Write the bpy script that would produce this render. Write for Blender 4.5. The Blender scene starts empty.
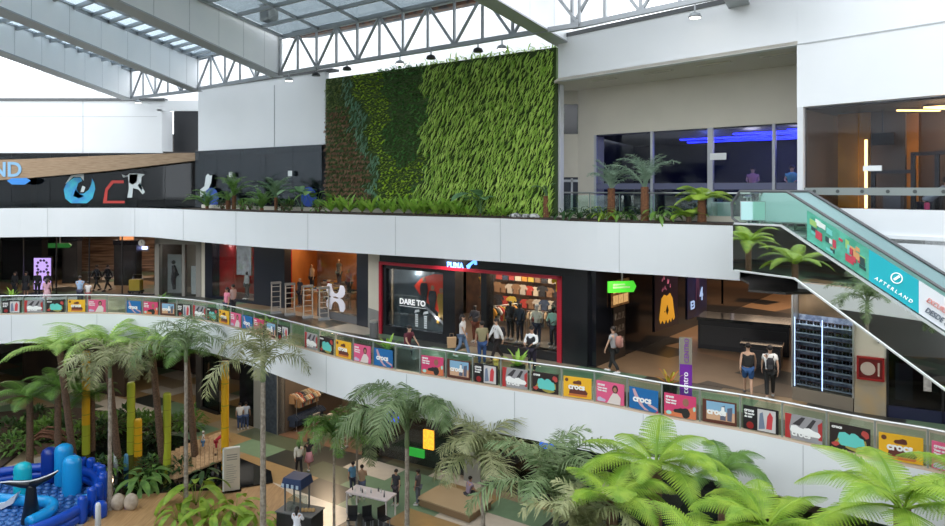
import bpy, bmesh, math, random
from mathutils import Vector, Matrix
from mathutils.geometry import tessellate_polygon
random.seed(7)
SC = bpy.context.scene
COL = SC.collection
CZ = 15.5; F = 700.0; CX = 472.5; HY = 188.0
L1, L2, L3 = 0.0, 8.6, 14.2
PI = math.pi

def P(px, py, d): return Vector(((px-CX)*d/F, d, CZ-(py-HY)*d/F))
def G(px, py, z):
    d = (CZ-z)*F/(py-HY)
    return Vector(((px-CX)*d/F, d, z))
def Q(px, d, z): return Vector(((px-CX)*d/F, d, z))

# ------------------------------------------------------------------ materials
MATS = {}
def mat(name, col, rough=.6, metal=0, emis=0, noise=None, spec=None, trans=0):
    """noise=(scale, colour2) mixes a second colour by a procedural noise"""
    if name in MATS: return MATS[name]
    m = bpy.data.materials.new(name); m.use_nodes = True
    nt = m.node_tree; b = nt.nodes['Principled BSDF']; out = nt.nodes['Material Output']
    b.inputs['Base Color'].default_value = (*col, 1)
    b.inputs['Roughness'].default_value = rough; b.inputs['Metallic'].default_value = metal
    if spec is not None: b.inputs['Specular IOR Level'].default_value = spec
    src = None
    if noise:
        tc = nt.nodes.new('ShaderNodeNewGeometry')
        nz = nt.nodes.new('ShaderNodeTexNoise'); nz.inputs['Scale'].default_value = noise[0]
        nz.inputs['Detail'].default_value = 3
        nt.links.new(tc.outputs['Position'], nz.inputs['Vector'])
        rp = nt.nodes.new('ShaderNodeValToRGB')
        rp.color_ramp.elements[0].position = .36; rp.color_ramp.elements[1].position = .64
        rp.color_ramp.elements[0].color = (*col, 1); rp.color_ramp.elements[1].color = (*noise[1], 1)
        nt.links.new(nz.outputs['Fac'], rp.inputs['Fac'])
        nt.links.new(rp.outputs['Color'], b.inputs['Base Color'])
        src = rp.outputs['Color']
    if emis:
        b.inputs['Emission Color'].default_value = (*col, 1); b.inputs['Emission Strength'].default_value = emis
    if trans:
        tl = nt.nodes.new('ShaderNodeBsdfTranslucent'); mx = nt.nodes.new('ShaderNodeMixShader')
        tl.inputs['Color'].default_value = (*col, 1)
        if src: nt.links.new(src, tl.inputs['Color'])
        mx.inputs['Fac'].default_value = trans
        nt.links.new(b.outputs[0], mx.inputs[1]); nt.links.new(tl.outputs[0], mx.inputs[2])
        nt.links.new(mx.outputs[0], out.inputs['Surface'])
    MATS[name] = m
    return m
def glass(name, tint, refl=.25, rough=.03, base=.06):
    if name in MATS: return MATS[name]
    m = bpy.data.materials.new(name); m.use_nodes = True
    nt = m.node_tree; nt.nodes.remove(nt.nodes['Principled BSDF']); out = nt.nodes['Material Output']
    t = nt.nodes.new('ShaderNodeBsdfTransparent'); t.inputs['Color'].default_value = (*tint, 1)
    g = nt.nodes.new('ShaderNodeBsdfGlossy'); g.inputs['Roughness'].default_value = rough
    lw = nt.nodes.new('ShaderNodeLayerWeight'); lw.inputs['Blend'].default_value = .35
    mr = nt.nodes.new('ShaderNodeMapRange'); mr.inputs['To Min'].default_value = base; mr.inputs['To Max'].default_value = base+refl
    mx = nt.nodes.new('ShaderNodeMixShader')
    nt.links.new(lw.outputs['Fresnel'], mr.inputs['Value']); nt.links.new(mr.outputs[0], mx.inputs['Fac'])
    nt.links.new(t.outputs[0], mx.inputs[1]); nt.links.new(g.outputs[0], mx.inputs[2])
    nt.links.new(mx.outputs[0], out.inputs['Surface'])
    MATS[name] = m; return m
def tile_mat(name, ang, sx, sy, cols, rough=.30, jitter=.5):
    """large rectangular floor tiles, each with a random colour from cols [(weight, colour)]"""
    m = bpy.data.materials.new(name); m.use_nodes = True
    nt = m.node_tree; b = nt.nodes['Principled BSDF']; N = nt.nodes.new; Lk = nt.links.new
    geo = N('ShaderNodeNewGeometry'); mp = N('ShaderNodeMapping')
    mp.inputs['Rotation'].default_value = (0, 0, ang); mp.inputs['Scale'].default_value = (1, 1, 0)
    Lk(geo.outputs['Position'], mp.inputs['Vector'])
    sp = N('ShaderNodeSeparateXYZ'); Lk(mp.outputs[0], sp.inputs[0])
    def math_(op, a, bb=None, c=None):
        n = N('ShaderNodeMath'); n.operation = op
        for k, v in enumerate((a, bb, c)):
            if v is None: continue
            if isinstance(v, (int, float)): n.inputs[k].default_value = v
            else: Lk(v, n.inputs[k])
        return n.outputs[0]
    row = math_('FLOOR', math_('DIVIDE', sp.outputs['Y'], sy))
    x2 = math_('MULTIPLY_ADD', row, jitter, math_('DIVIDE', sp.outputs['X'], sx))
    colm = math_('FLOOR', x2)
    cb = N('ShaderNodeCombineXYZ'); Lk(colm, cb.inputs[0]); Lk(row, cb.inputs[1])
    wn = N('ShaderNodeTexWhiteNoise'); Lk(cb.outputs[0], wn.inputs['Vector'])
    rp = N('ShaderNodeValToRGB'); rp.color_ramp.interpolation = 'CONSTANT'
    tot = sum(w for w, _ in cols); acc = 0
    for i, (w, c) in enumerate(cols):
        e = rp.color_ramp.elements[i] if i < 2 else rp.color_ramp.elements.new(acc/tot)
        e.position = acc/tot; e.color = (*c, 1); acc += w
    Lk(wn.outputs['Value'], rp.inputs['Fac'])
    nz = N('ShaderNodeTexNoise'); nz.inputs['Scale'].default_value = 2.5; Lk(geo.outputs['Position'], nz.inputs['Vector'])
    mr = N('ShaderNodeMapRange'); mr.inputs['To Min'].default_value = .85; mr.inputs['To Max'].default_value = 1.12
    Lk(nz.outputs['Fac'], mr.inputs['Value'])
    vm = N('ShaderNodeVectorMath'); vm.operation = 'SCALE'; Lk(rp.outputs['Color'], vm.inputs[0]); Lk(mr.outputs[0], vm.inputs['Scale'])
    Lk(vm.outputs[0], b.inputs['Base Color']); b.inputs['Roughness'].default_value = rough
    MATS[name] = m; return m
def wood_mat(name, c1, c2, scale=(1, 1, 14), rough=.5):
    m = bpy.data.materials.new(name); m.use_nodes = True
    nt = m.node_tree; b = nt.nodes['Principled BSDF']; N = nt.nodes.new; Lk = nt.links.new
    tc = N('ShaderNodeTexCoord'); mp = N('ShaderNodeMapping'); mp.inputs['Scale'].default_value = scale
    nz = N('ShaderNodeTexNoise'); nz.inputs['Scale'].default_value = 1.6; nz.inputs['Detail'].default_value = 5
    rp = N('ShaderNodeValToRGB'); rp.color_ramp.elements[0].position = .35; rp.color_ramp.elements[1].position = .68
    rp.color_ramp.elements[0].color = (*c1, 1); rp.color_ramp.elements[1].color = (*c2, 1)
    Lk(tc.outputs['Object'], mp.inputs[0]); Lk(mp.outputs[0], nz.inputs['Vector']); Lk(nz.outputs['Fac'], rp.inputs['Fac'])
    Lk(rp.outputs['Color'], b.inputs['Base Color']); b.inputs['Roughness'].default_value = rough
    MATS[name] = m; return m

WHITE = mat('white_cladding', (.745, .765, .785), .45, noise=(.35, (.71, .735, .755)))
WHITE2 = mat('white_roof_cladding', (.90, .91, .92), .5, noise=(.5, (.86, .88, .90)))
CREAM = mat('cream_wall', (.62, .58, .49), .6, noise=(.6, (.58, .545, .46)))
SOFFIT = mat('soffit_plaster', (.66, .62, .54), .7)
BLACK = mat('black_paint', (.012, .013, .016), .4)
BLACKG = mat('black_gloss_panel', (.008, .009, .013), .12)
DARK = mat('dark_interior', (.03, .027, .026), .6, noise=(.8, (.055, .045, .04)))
GREYM = mat('grey_steel', (.36, .38, .40), .45, .4)
STEEL = mat('brushed_steel', (.55, .56, .56), .28, .9)
DGREY = mat('dark_grey_gutter', (.10, .105, .11), .6)
RED = mat('red_frame_paint', (.42, .012, .03), .35)
REDW = mat('red_shop_wall', (.5, .012, .015), .45, noise=(1.5, (.36, .01, .012)))
MIRROR = mat('mirror_polished_steel', (.80, .83, .80), .015, 1.0)
GL_CLEAR = glass('clear_glass', (.90, .95, .93), .3)
GL_RAIL = glass('green_edge_glass', (.80, .92, .86), .25, base=.05)
GL_SHOP = glass('shop_glass', (.84, .87, .88), .20, base=.012)
GL_DARK = glass('tinted_glass', (.36, .41, .45), .20, base=.025)
GL_LOUNGE = glass('lounge_glass', (.80, .82, .86), .08, base=.008)
GL_ROOFD = glass('grey_roof_glass', (.40, .44, .46), .2, rough=.2, base=.12)
GL_ROOF = glass('roof_glass', (.66, .72, .76), .2, rough=.2, base=.12)
SOIL = mat('dark_soil', (.035, .025, .018), .95, noise=(6, (.06, .042, .03)))
TEAL_GLASS = mat('frosted_teal_glass', (.42, .60, .62), .3)
TILE1 = tile_mat('ground_floor_tiles', .60, 3.1, 1.75, [(3.0, (.56, .51, .44)), (2.4, (.36, .24, .11)), (3, (.17, .27, .17)), (1.6, (.035, .04, .035)), (2.2, (.33, .26, .17)), (1.6, (.09, .11, .07))])
TILE2 = tile_mat('gallery_floor_tiles', .61, 2.7, 1.6, [(2.4, (.27, .23, .17)), (3.4, (.12, .20, .13)), (2.6, (.025, .027, .023)), (1.8, (.24, .16, .085)), (1.2, (.40, .36, .30))])
WOOD = wood_mat('pale_wood', (.24, .155, .085), (.36, .25, .155))
TRUNK = mat('palm_trunk_bark', (.20, .165, .13), .9, noise=(7, (.33, .29, .24)))
TRUNKD = mat('tree_fern_trunk', (.09, .055, .035), .95, noise=(14, (.17, .10, .06)))
SHAGGY = mat('shaggy_russet_trunk', (.22, .09, .04), .95, noise=(18, (.11, .05, .025)))

# ------------------------------------------------------------------ mesh builder
class MB:
    def __init__(s): s.v = []; s.f = []
    def add(s, vs, fs):
        o = len(s.v); s.v += [tuple(v) for v in vs]; s.f += [tuple(i+o for i in f) for f in fs]; return s
    def box(s, x0, x1, y0, y1, z0, z1):
        if x0 > x1: x0, x1 = x1, x0
        if y0 > y1: y0, y1 = y1, y0
        if z0 > z1: z0, z1 = z1, z0
        return s.add([(x0,y0,z0),(x1,y0,z0),(x1,y1,z0),(x0,y1,z0),(x0,y0,z1),(x1,y0,z1),(x1,y1,z1),(x0,y1,z1)],
                     [(0,3,2,1),(4,5,6,7),(0,1,5,4),(1,2,6,5),(2,3,7,6),(3,0,4,7)])
    def bar(s, a, b, w, h=None, up=(0,0,1)):
        """rectangular bar from a to b"""
        a, b = Vector(a), Vector(b); d = (b-a)
        if d.length < 1e-6: return s
        d.normalize(); h = h or w; up = Vector(up)
        if abs(d.dot(up)) > .98: up = Vector((1,0,0))
        x = d.cross(up).normalized()*w/2; y = x.cross(d).normalized()*h/2
        vs = []
        for p in (a, b): vs += [p-x-y, p+x-y, p+x+y, p-x+y]
        return s.add(vs, [(3,2,1,0),(4,5,6,7),(0,1,5,4),(1,2,6,5),(2,3,7,6),(3,0,4,7)])
    def tube(s, pts, rads, n=8, cap=True):
        pts = [Vector(p) for p in pts]
        if isinstance(rads, (int, float)): rads = [rads]*len(pts)
        o = len(s.v); prev = None
        for i, p in enumerate(pts):
            d = (pts[min(i+1, len(pts)-1)]-pts[max(i-1, 0)])
            if d.length < 1e-9: d = Vector((0,0,1))
            d.normalize()
            if prev is None:
                up = Vector((0,0,1)) if abs(d.z) < .9 else Vector((1,0,0))
                x = d.cross(up).normalized()
            else:
                x = prev-d*prev.dot(d)
                x = x.normalized() if x.length > 1e-6 else d.orthogonal().normalized()
            prev = x; y = d.cross(x)
            for k in range(n):
                a = 2*PI*k/n; s.v.append(tuple(p+(x*math.cos(a)+y*math.sin(a))*rads[i]))
        for i in range(len(pts)-1):
            for k in range(n):
                a = o+i*n+k; b = o+i*n+(k+1) % n
                s.f.append((a, b, b+n, a+n))
        if cap:
            s.f.append(tuple(o+k for k in range(n))[::-1]); e = o+(len(pts)-1)*n; s.f.append(tuple(e+k for k in range(n)))
        return s
    def lathe(s, prof, c=(0,0,0), n=16):
        c = Vector(c)
        return s.tube([c+Vector((0,0,z)) for r, z in prof], [max(r, .0005) for r, z in prof], n)
    def ball(s, c, r, n=10, m=6):
        if isinstance(r, (int, float)): r = (r, r, r)
        o = len(s.v); c = Vector(c)
        s.v.append((c.x, c.y, c.z+r[2]))
        for i in range(1, m):
            t = PI*i/m
            for k in range(n):
                a = 2*PI*k/n
                s.v.append((c.x+r[0]*math.sin(t)*math.cos(a), c.y+r[1]*math.sin(t)*math.sin(a), c.z+r[2]*math.cos(t)))
        s.v.append((c.x, c.y, c.z-r[2])); e = len(s.v)-1
        for k in range(n): s.f.append((o, o+1+k, o+1+(k+1) % n)); s.f.append((e, e-1-k, e-1-(k+1) % n))
        for i in range(m-2):
            for k in range(n):
                a = o+1+i*n+k; b = o+1+i*n+(k+1) % n
                s.f.append((a, a+n, b+n, b))
        return s
    def prism(s, pts, y0, y1):
        """polygon pts (x,z) extruded along y"""
        n = len(pts); o = len(s.v)
        for y in (y0, y1):
            for x, z in pts: s.v.append((x, y, z))
        tri = tessellate_polygon([[Vector((x, z, 0)) for x, z in pts]])
        for t in tri: s.f.append(tuple(o+i for i in t)); s.f.append(tuple(o+n+i for i in t[::-1]))
        for i in range(n):
            j = (i+1) % n; s.f.append((o+i, o+j, o+n+j, o+n+i))
        return s
    def plate(s, pts, z0, z1, holes=()):
        """horizontal polygon (x,y) between z0 and z1, with holes"""
        loops = [list(pts)]+[list(h) for h in holes]
        flat = [p for l in loops for p in l]; n = len(flat); o = len(s.v)
        for z in (z0, z1):
            for p in flat: s.v.append((p[0], p[1], z))
        for t in tessellate_polygon([[Vector((p[0], p[1], 0)) for p in l] for l in loops]):
            s.f.append(tuple(o+i for i in t[::-1])); s.f.append(tuple(o+n+i for i in t))
        k = 0
        for l in loops:
            for i in range(len(l)):
                j = (i+1) % len(l); s.f.append((o+k+i, o+k+j, o+n+k+j, o+n+k+i))
            k += len(l)
        return s
    def strip(s, path, z0, z1, th=.12, out=0):
        """vertical wall following a plan path, thickness th to the left of travel"""
        path = [Vector((p[0], p[1])) for p in path]; offs = []
        if out:
            q = []
            for i in range(len(path)):
                d = (path[min(i+1, len(path)-1)]-path[max(i-1, 0)]).normalized(); q.append(path[i]-Vector((-d.y, d.x))*out)
            path = q
        for i in range(len(path)):
            a = path[max(i-1, 0)]; b = path[min(i+1, len(path)-1)]; d = (b-a).normalized()
            offs.append(path[i]+Vector((-d.y, d.x))*th)
        o = len(s.v)
        for p, q in zip(path, offs):
            s.v += [(p.x, p.y, z0), (p.x, p.y, z1), (q.x, q.y, z1), (q.x, q.y, z0)]
        for i in range(len(path)-1):
            a = o+4*i
            for k in range(4): s.f.append((a+k, a+(k+1) % 4, a+4+(k+1) % 4, a+4+k))
        e = o+4*(len(path)-1); s.f += [(o, o+1, o+2, o+3), (e+3, e+2, e+1, e)]
        return s
    def mesh(s, name, m=None, smooth=False):
        me = bpy.data.meshes.new(name); me.from_pydata(s.v, [], s.f)
        if m: me.materials.append(m)
        if smooth: me.shade_smooth()
        me.update(); return me
    def build(s, name, m, parent=None, smooth=False, label=None, fix=True, loc=None, rot=None):
        me = s.mesh(name, m)
        if fix:
            bm = bmesh.new(); bm.from_mesh(me); bmesh.ops.recalc_face_normals(bm, faces=bm.faces); bm.to_mesh(me); bm.free()
        if smooth: me.shade_smooth()
        return link(name, me, parent, label, loc, rot)
def link(name, me, parent=None, label=None, loc=None, rot=None):
    o = bpy.data.objects.new(name, me); COL.objects.link(o)
    if parent: o.parent = parent
    if label: o['label'] = label
    if loc is not None: o.location = loc
    if rot is not None: o.rotation_euler = rot
    return o
def tag(o, label, cat, group=None, kind=None):
    o['label'] = label; o['category'] = cat
    if group: o['group'] = group
    if kind: o['kind'] = kind
    return o
def thing(name, label, cat, loc=(0,0,0), rz=0, group=None):
    o = bpy.data.objects.new(name, None); COL.objects.link(o); o.empty_display_size = .2
    o.location = loc; o.rotation_euler = (0, 0, rz); return tag(o, label, cat, group)
def struct(name, mb, m, smooth=False, parent=None):
    o = mb.build(name, m, parent, smooth)
    if parent is None: o['kind'] = 'structure'
    return o
def dup(root, loc, rz=None, label=None, group=None, scale=None, rot=None):
    r = root.copy(); COL.objects.link(r); r.location = loc
    if rz is not None: r.rotation_euler = (0, 0, rz)
    if rot is not None: r.rotation_euler = rot
    if label: r['label'] = label
    if group: r['group'] = group
    if scale is not None: r.scale = (scale,)*3
    for ch in [c for c in KIDS(root)]:
        c = ch.copy(); COL.objects.link(c); c.parent = r
        for g in KIDS(ch):
            d = g.copy(); COL.objects.link(d); d.parent = c
    return r
def KIDS(o): return [c for c in COL.objects if c.parent == o] if False else list(o.children)
def text(name, body, size, m, parent=None, loc=(0,0,0), rot=(PI/2,0,0), ext=.01, align='LEFT', bold=0, sx=1, label=None, shear=0):
    cu = bpy.data.curves.new(name, 'FONT'); cu.body = body; cu.size = size; cu.extrude = ext; cu.align_x = align
    cu.offset = bold; cu.resolution_u = 3; cu.shear = shear
    t = bpy.data.objects.new(name, cu); COL.objects.link(t)
    dg = bpy.context.evaluated_depsgraph_get()
    me = bpy.data.meshes.new_from_object(t.evaluated_get(dg)); bpy.data.objects.remove(t)
    me.materials.clear(); me.materials.append(m)
    o = link(name, me, parent, label, loc, rot); o.scale = (sx, 1, 1)
    return o
CH = {}
def nest(root, parent, kids):
    pr = [c for c in CH.get(root.name, ()) if c.name.split('.')[0] == parent]
    for c in CH.get(root.name, ()):
        if c.name.split('.')[0] in kids and pr:
            q = min(pr, key=lambda o_: (o_.location-c.location).length) if len(pr) > 1 and c.location.length > 0 else pr[0]
            if q.location.length < 1e-6 and tuple(q.scale) == (1,1,1) and Vector(q.rotation_euler).length < 1e-6: c.parent = q
def ang(a, b): return math.atan2(b[1]-a[1], b[0]-a[0])
def catmull(pts, k=6):
    out = []
    for i in range(len(pts)-1):
        p0 = Vector(pts[max(i-1,0)]); p1 = Vector(pts[i]); p2 = Vector(pts[i+1]); p3 = Vector(pts[min(i+2,len(pts)-1)])
        for j in range(k):
            t = j/k
            out.append(.5*((2*p1)+(p2-p0)*t+(2*p0-5*p1+4*p2-p3)*t*t+(3*p1-p0-3*p2+p3)*t**3))
    out.append(Vector(pts[-1])); return out
# ------------------------------------------------------------------ plan curves
E2v = [(-25.6,37.9),(-20.4,38.3),(-16.7,37.4),(-14.1,36.3),(-11.3,34),(-8.3,31),(-5.3,28.1),(-3.1,26.4),(-1.2,25.3),(.64,24.2),(2.8,22.95),(4.05,22.25),(5.76,20.95),(7.9,19.6),(9.35,18.35),(10.3,17.55),(11.4,16.7)]
E2 = [(-31,36),(-28.6,37.2)]+E2v+[(13.5,14),(15.2,9.5)]
E2c = [(p.x, p.y) for p in catmull(E2, 4)]
E2loop = E2c+[(15.6,4),(12,-.8),(0,-1.6),(-12,0),(-22,5),(-29,13),(-32,24),(-32,33)]
E3v = [(-28,41.4),(-22.5,42.2),(-19.3,41.7),(-15.2,38.3),(-10.2,34.4),(-7.1,32.6),(-4.1,30.7),(1.0,27.6),(4.4,24.6),(6.6,23.3),(8.44,22.1)]
E3c = [(p.x, p.y) for p in catmull([(-33,38.5)]+E3v, 5)]
GP0 = Vector((9.2,19.8)); GD = Vector((.645,-.764)); GN = Vector((.764,.645))   # gym wall plane
def gp(t, o=0): v = GP0+GD*t+GN*o; return (v.x, v.y)
E3loop = E3c+[(8.3,21.0),(7.7,19.55)]+[(8.5,19.0),gp(.75,-.05),gp(8,-.05),(15.8,5),(12,-.8),(0,-1.9),(-12,-.3),(-24,5),(-31,13),(-35,24),(-35.5,33)]
OUT = [(-52,72),(46,72),(46,-14),(-52,-14)]
struct('floor_ground', MB().box(-52,46,-14,72,-.3,0), TILE1)
# middle slab: tiled top, white fascia round the opening
struct('floor_middle', MB().plate(OUT, 8.5, 8.6, [E2loop]), TILE2)
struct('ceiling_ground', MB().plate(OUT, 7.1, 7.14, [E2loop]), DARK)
struct('floor_upper', MB().plate(OUT, 14.1, 14.2, [E3loop]), mat('upper_floor_tile', (.25,.26,.25), .3))
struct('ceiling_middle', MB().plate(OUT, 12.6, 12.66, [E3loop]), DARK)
def closed_strip(path, z0, z1, th):
    return MB().strip(path+[path[0]], z0, z1, th, out=.03)
struct('trim_1', closed_strip(E2loop, 7.08, 8.63, .10), WHITE)     # middle fascia
struct('trim_2', closed_strip(E2loop, 8.63, 8.69, .16), mat('peach_kerb_cap', (.62,.47,.36), .5))
i8 = len(E3c)
struct('trim_3', MB().strip(E3c[:], 12.58, 14.30, .10, out=.03), WHITE)     # upper fascia
struct('trim_4', MB().strip([gp(.75,-.05),gp(8,-.05),(15.8,5),(12,-.8),(0,-1.9),(-12,-.3),(-24,5),(-31,13),(-35,24),(-35.5,33),E3c[0]], 12.58, 14.3, .10), WHITE)
# joints in both fascias (thin recessed shadow gaps)
def joints(path, z0, z1, step, th, start=0, skip=()):
    m = MB(); acc = start
    for a, b in zip(path[:-1], path[1:]):
        a, b = Vector(a), Vector(b); L = (b-a).length; d = (b-a).normalized(); n = Vector((d.y, -d.x))
        while acc < L:
            p = a+d*acc
            m.bar((p.x+n.x*.034, p.y+n.y*.034, z0), (p.x+n.x*.034, p.y+n.y*.034, z1), .02, .012, up=(d.x, d.y, 0)); acc += step
        acc -= L
    return m
JT = mat('joint_grey', (.42,.44,.46), .7)
struct('trim_5', joints(E3c, 12.6, 14.28, 5.2, .01, 3.2), JT)
struct('trim_6', joints(E2c, 7.1, 8.6, 4.48, .01, 1.9), JT)

# ------------------------------------------------------------------ outer walls (out of view, they close the hall)
struct('wall_back', MB().box(-40,30,-12.3,-12,0,21), mat('far_shops_tone', (.14,.13,.12), .7, noise=(.4,(.22,.21,.20))))
struct('wall_front', MB().box(-52,46,71.5,71.8,0,21), DARK)
struct('wall_right', MB().box(30,30.3,-12,72,0,21), mat('far_shops_tone', (.14,.13,.12)))
struct('wall_left', MB().box(-44.3,-44,-12,72,0,21), WHITE)

# ------------------------------------------------------------------ upper storey walls
LW = 44.0
WTOP = 21.0
# left white wall with opening
xL0, xL1 = Q(-30,LW,0).x, Q(157,LW,0).x
struct('wall_left_upper', MB().box(-36,xL1,LW,LW+.25,17.7,WTOP).box(xL1,xL1+.3,LW,LW+1.6,17.7,WTOP-.55), WHITE)
struct('trim_7', MB().box(-19.72,-16.0,LW+2.2,LW+2.4,17.4,WTOP), BLACK)            # dark recess
pA, pB = Vector((-16.3,41.6)), Vector((-7.4,35.15))
struct('wall_centre_left', MB().strip([pA, pB], 17.7, WTOP+.35, .25), WHITE)
struct('trim_8', MB().strip([(-36,43.9),(xL1+.5,43.9)], WTOP-.02, WTOP+.14, .5).strip([(-17.3,42.3),(-7.0,34.8)], WTOP+.34, WTOP+.46, .5), DGREY)
struct('trim_9', MB().box(-24.5,-24.47,LW-.012,LW,17.7,WTOP).box(-36,xL1,LW-.012,LW,WTOP-1.02,WTOP-1.0)
       .strip([pA+(pB-pA)*.64+Vector((-.02,-.02)), pA+(pB-pA)*.643+Vector((-.02,-.02))], 17.7, WTOP, .02), JT)
# wall over the recess
struct('trim_10', MB().box(xL1,-16.0,LW,LW+.2,20.35,WTOP), WHITE)
# centre: living wall carrier
gw0, gw1 = Vector((-7.3,35.0)), Vector((3.27,27.15))
struct('wall_centre', MB().strip([gw0+Vector((.15,.2)), gw1+Vector((.15,.2))], 14.2, WTOP, .3), WHITE)
# right: fascia beam, soffit, recessed wall with blue lounge
fa, fb = Vector((3.25,26.5)), Vector((9.2,19.8))
fdir = (fb-fa).normalized()
struct('wall_right_fascia', MB().strip([fa, fb, gp(8)], 19.55, 24.5 if False else 21.15, .3), WHITE)
struct('wall_right_upper', MB().strip([gp(-.02,-.01), gp(9,-.01)], 17.78, 19.56, .3).strip([gp(0,-.01),gp(9,-.01)], 19.56, 23.5, .3), WHITE)
struct('trim_11', MB().strip([gp(0,-.03),gp(9,-.03)], 19.54, 19.57, .03), JT)
struct('trim_12', MB().strip([fa+Vector((.05,-.1)), fb+Vector((-.3,.25))], 21.15, 21.30, .5), DGREY)
b0, b1 = Vector((5.0,28.55)), Vector((12.0,21.75))     # blue lounge glass line
struct('ceiling_upper', MB().plate([fa, fb, gp(6), (22,24), (14,34), (2.9,29.5)], 19.56, 19.66), SOFFIT)
struct('trim_13', MB().strip([b0, b1], 17.66, 19.56, .3), CREAM)
struct('trim_14', MB().strip([b0+Vector((-.6,.65)), b0], 14.2, 19.56, .6), CREAM)      # pillar next to lounge
# return wall between living wall and pillar
r0, r1 = Vector((3.4,28.9)), Vector((4.5,29.0))
struct('wall_recess', MB().box(2.6,4.7,29.2,29.4,15.95,17.75).box(2.6,4.7,29.2,29.4,19.0,19.56).box(2.6,3.1,29.2,29.4,14.2,19.5), CREAM)
struct('window_1', MB().box(3.1,4.7,29.25,29.3,17.75,19.5), BLACKG)
dm = MB().box(2.9,4.6,29.3,29.35,14.2,15.95)
struct('door_1', dm, mat('dark_blue_door', (.02,.025,.05), .3))
d1 = bpy.data.objects['door_1']
df = MB()
for x in (3.05,3.6,4.15,4.55): df.box(x-.04,x+.04,29.2,29.3,14.2,15.9)
df.box(2.95,4.6,29.2,29.3,15.75,15.85); df.build('door_frame', mat('pale_door_frame', (.5,.52,.55), .5), d1)
# ceiling light slots under the soffit
for k, t in enumerate((.16,.42,.66,.9)):
    c = fa.lerp(fb, t)+Vector((.62,.62))*1.1
    l = thing('ceiling_vent', 'grey linear vent slot in the cream soffit, %s from the living wall' % ('first','second','third','fourth')[k], 'vent', (c.x, c.y, 19.52), ang(fa, fb), 'linear vents in the soffit')
    MB().box(-.55,.55,-.06,.06,0,.03).build('slot', mat('vent_grey', (.38,.36,.33), .5), l)
    MB().box(-.6,.6,-.09,-.06,-.01,.03).box(-.6,.6,.06,.09,-.01,.03).build('frame', CREAM, l)
# ------------------------------------------------------------------ roof: white girders, trusses, glass
def girder(name, label, far, near, zb_far=21.0, zt_far=22.85, zb_near=21.0, zt_near=21.55, w=.55, cap=True):
    far, near = Vector(far), Vector(near); d = near-far; L = d.length; t = thing(name, label, 'girder', (far.x, far.y, 21.0), ang(far, near), 'white clad roof girders')
    pts = [(0, zb_far-21), (L, zb_near-21), (L, zt_near-21), (0, zt_far-21)]
    MB().prism(pts, -w/2, w/2).build('cladding', WHITE2, t)
    x = 2.4
    while x < L:
        zt = (zt_far-21)+(zt_near-zt_far)*x/L
        MB().box(x, x+.02, -w/2-.004, w/2+.004, .02, zt-.02).build('panel_joint', JT, t); x += 2.4
    MB().bar((0,0,-.03),(L,0,zb_near-21-.03), w+.08, .05).build('bottom_flange', GREYM, t)
    MB().bar((0,0,zt_far-20.97),(L,0,zt_near-20.97), w+.1, .08).build('top_flange', GREYM, t)
    return t
GR = {}
girder('roof_girder', 'white clad roof girder at the far left, lowest in the photo', (-21.3,43.2), (-17.2,15.0))
girder('roof_girder', 'long white clad roof girder rising to the left above the dark wall opening', (-15.6,39.6), (-14.2,14.5))
girder('roof_girder', 'wide white clad roof girder ending left of the living wall', (-9.6,34.4), (-11.2,12.5))
girder('roof_girder', 'white clad roof girder coming out above the right end of the living wall', (3.7,27.2), (-3.6,12.0), zt_far=22.9, zt_near=22.6)
# girder stub seen small at the top edge on the right
girder('roof_girder', 'short white girder end over the right fascia at the top edge', (8.3,21.6), (4.5,14.5), zb_far=21.35, zb_near=21.35, zt_far=22.5, zt_near=22.5)
# trusses along the hall edge
def truss(label, a, b, n, zb=21.0, zt=22.75):
    a, b = Vector(a), Vector(b); L = (b-a).length
    t = thing('roof_truss', label, 'truss', (a.x, a.y, zb), ang(a, b), 'grey roof trusses'); h = zt-zb
    MB().bar((0,0,0),(L,0,0), .16).build('bottom_chord', GREYM, t)
    MB().bar((0,0,h),(L,0,h), .16).build('top_chord', GREYM, t)
    for k in range(n+1):
        x = L*k/n; MB().bar((x,0,0),(x,0,h), .09).build('post', GREYM, t)
        if k < n:
            x2 = L*(k+1)/n
            MB().bar((x,0,h if k % 2 else 0),(x2,0,0 if k % 2 else h), .09).build('diagonal', GREYM, t)
    return t
truss('short grey truss between the two lowest white girders on the left', (-20.9,42.9), (-15.7,39.5), 5)
truss('grey truss between the white girders left of the living wall', (-15.3,38.9), (-9.8,34.3), 5)
truss('long grey truss running above the living wall', (-9.3,33.8), (3.6,23.2+.4), 12)
truss('grey truss above the right fascia at the top edge', (3.4,23.9), (9.0,18.0), 6)
# glass roof panels between girders with purlins
def skylight(label, q, nx, ny, m=GL_ROOF):
    """q: four corners far-left, far-right, near-right, near-left"""
    q = [Vector(p) for p in q]; o = q[0].copy(); q = [p-o for p in q]
    t = thing('skylight', label, 'skylight', o)
    def pt(u, v): return q[0].lerp(q[1], u).lerp(q[3].lerp(q[2], u), v)
    g = MB(); up = Vector((0,0,.02))
    g.add([p for p in q]+[p+up for p in q], [(0,1,2,3),(4,7,6,5),(0,4,5,1),(1,5,6,2),(2,6,7,3),(3,7,4,0)])
    g.build('glass', m, t)
    for k in range(nx+1): MB().bar(pt(k/nx,0)-up*4, pt(k/nx,1)-up*4, .07, .12).build('rafter', GREYM, t)
    for k in range(ny+1): MB().bar(pt(0,k/ny)-up*3, pt(1,k/ny)-up*3, .10, .14).build('purlin', GREYM, t)
    return t
skylight('glass roof strip between the two lowest girders at the left edge', [(-21.0,43.0,22.75),(-15.9,39.6,22.75),(-14.6,15,21.6),(-17.6,15.5,21.6)], 3, 18)
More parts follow.
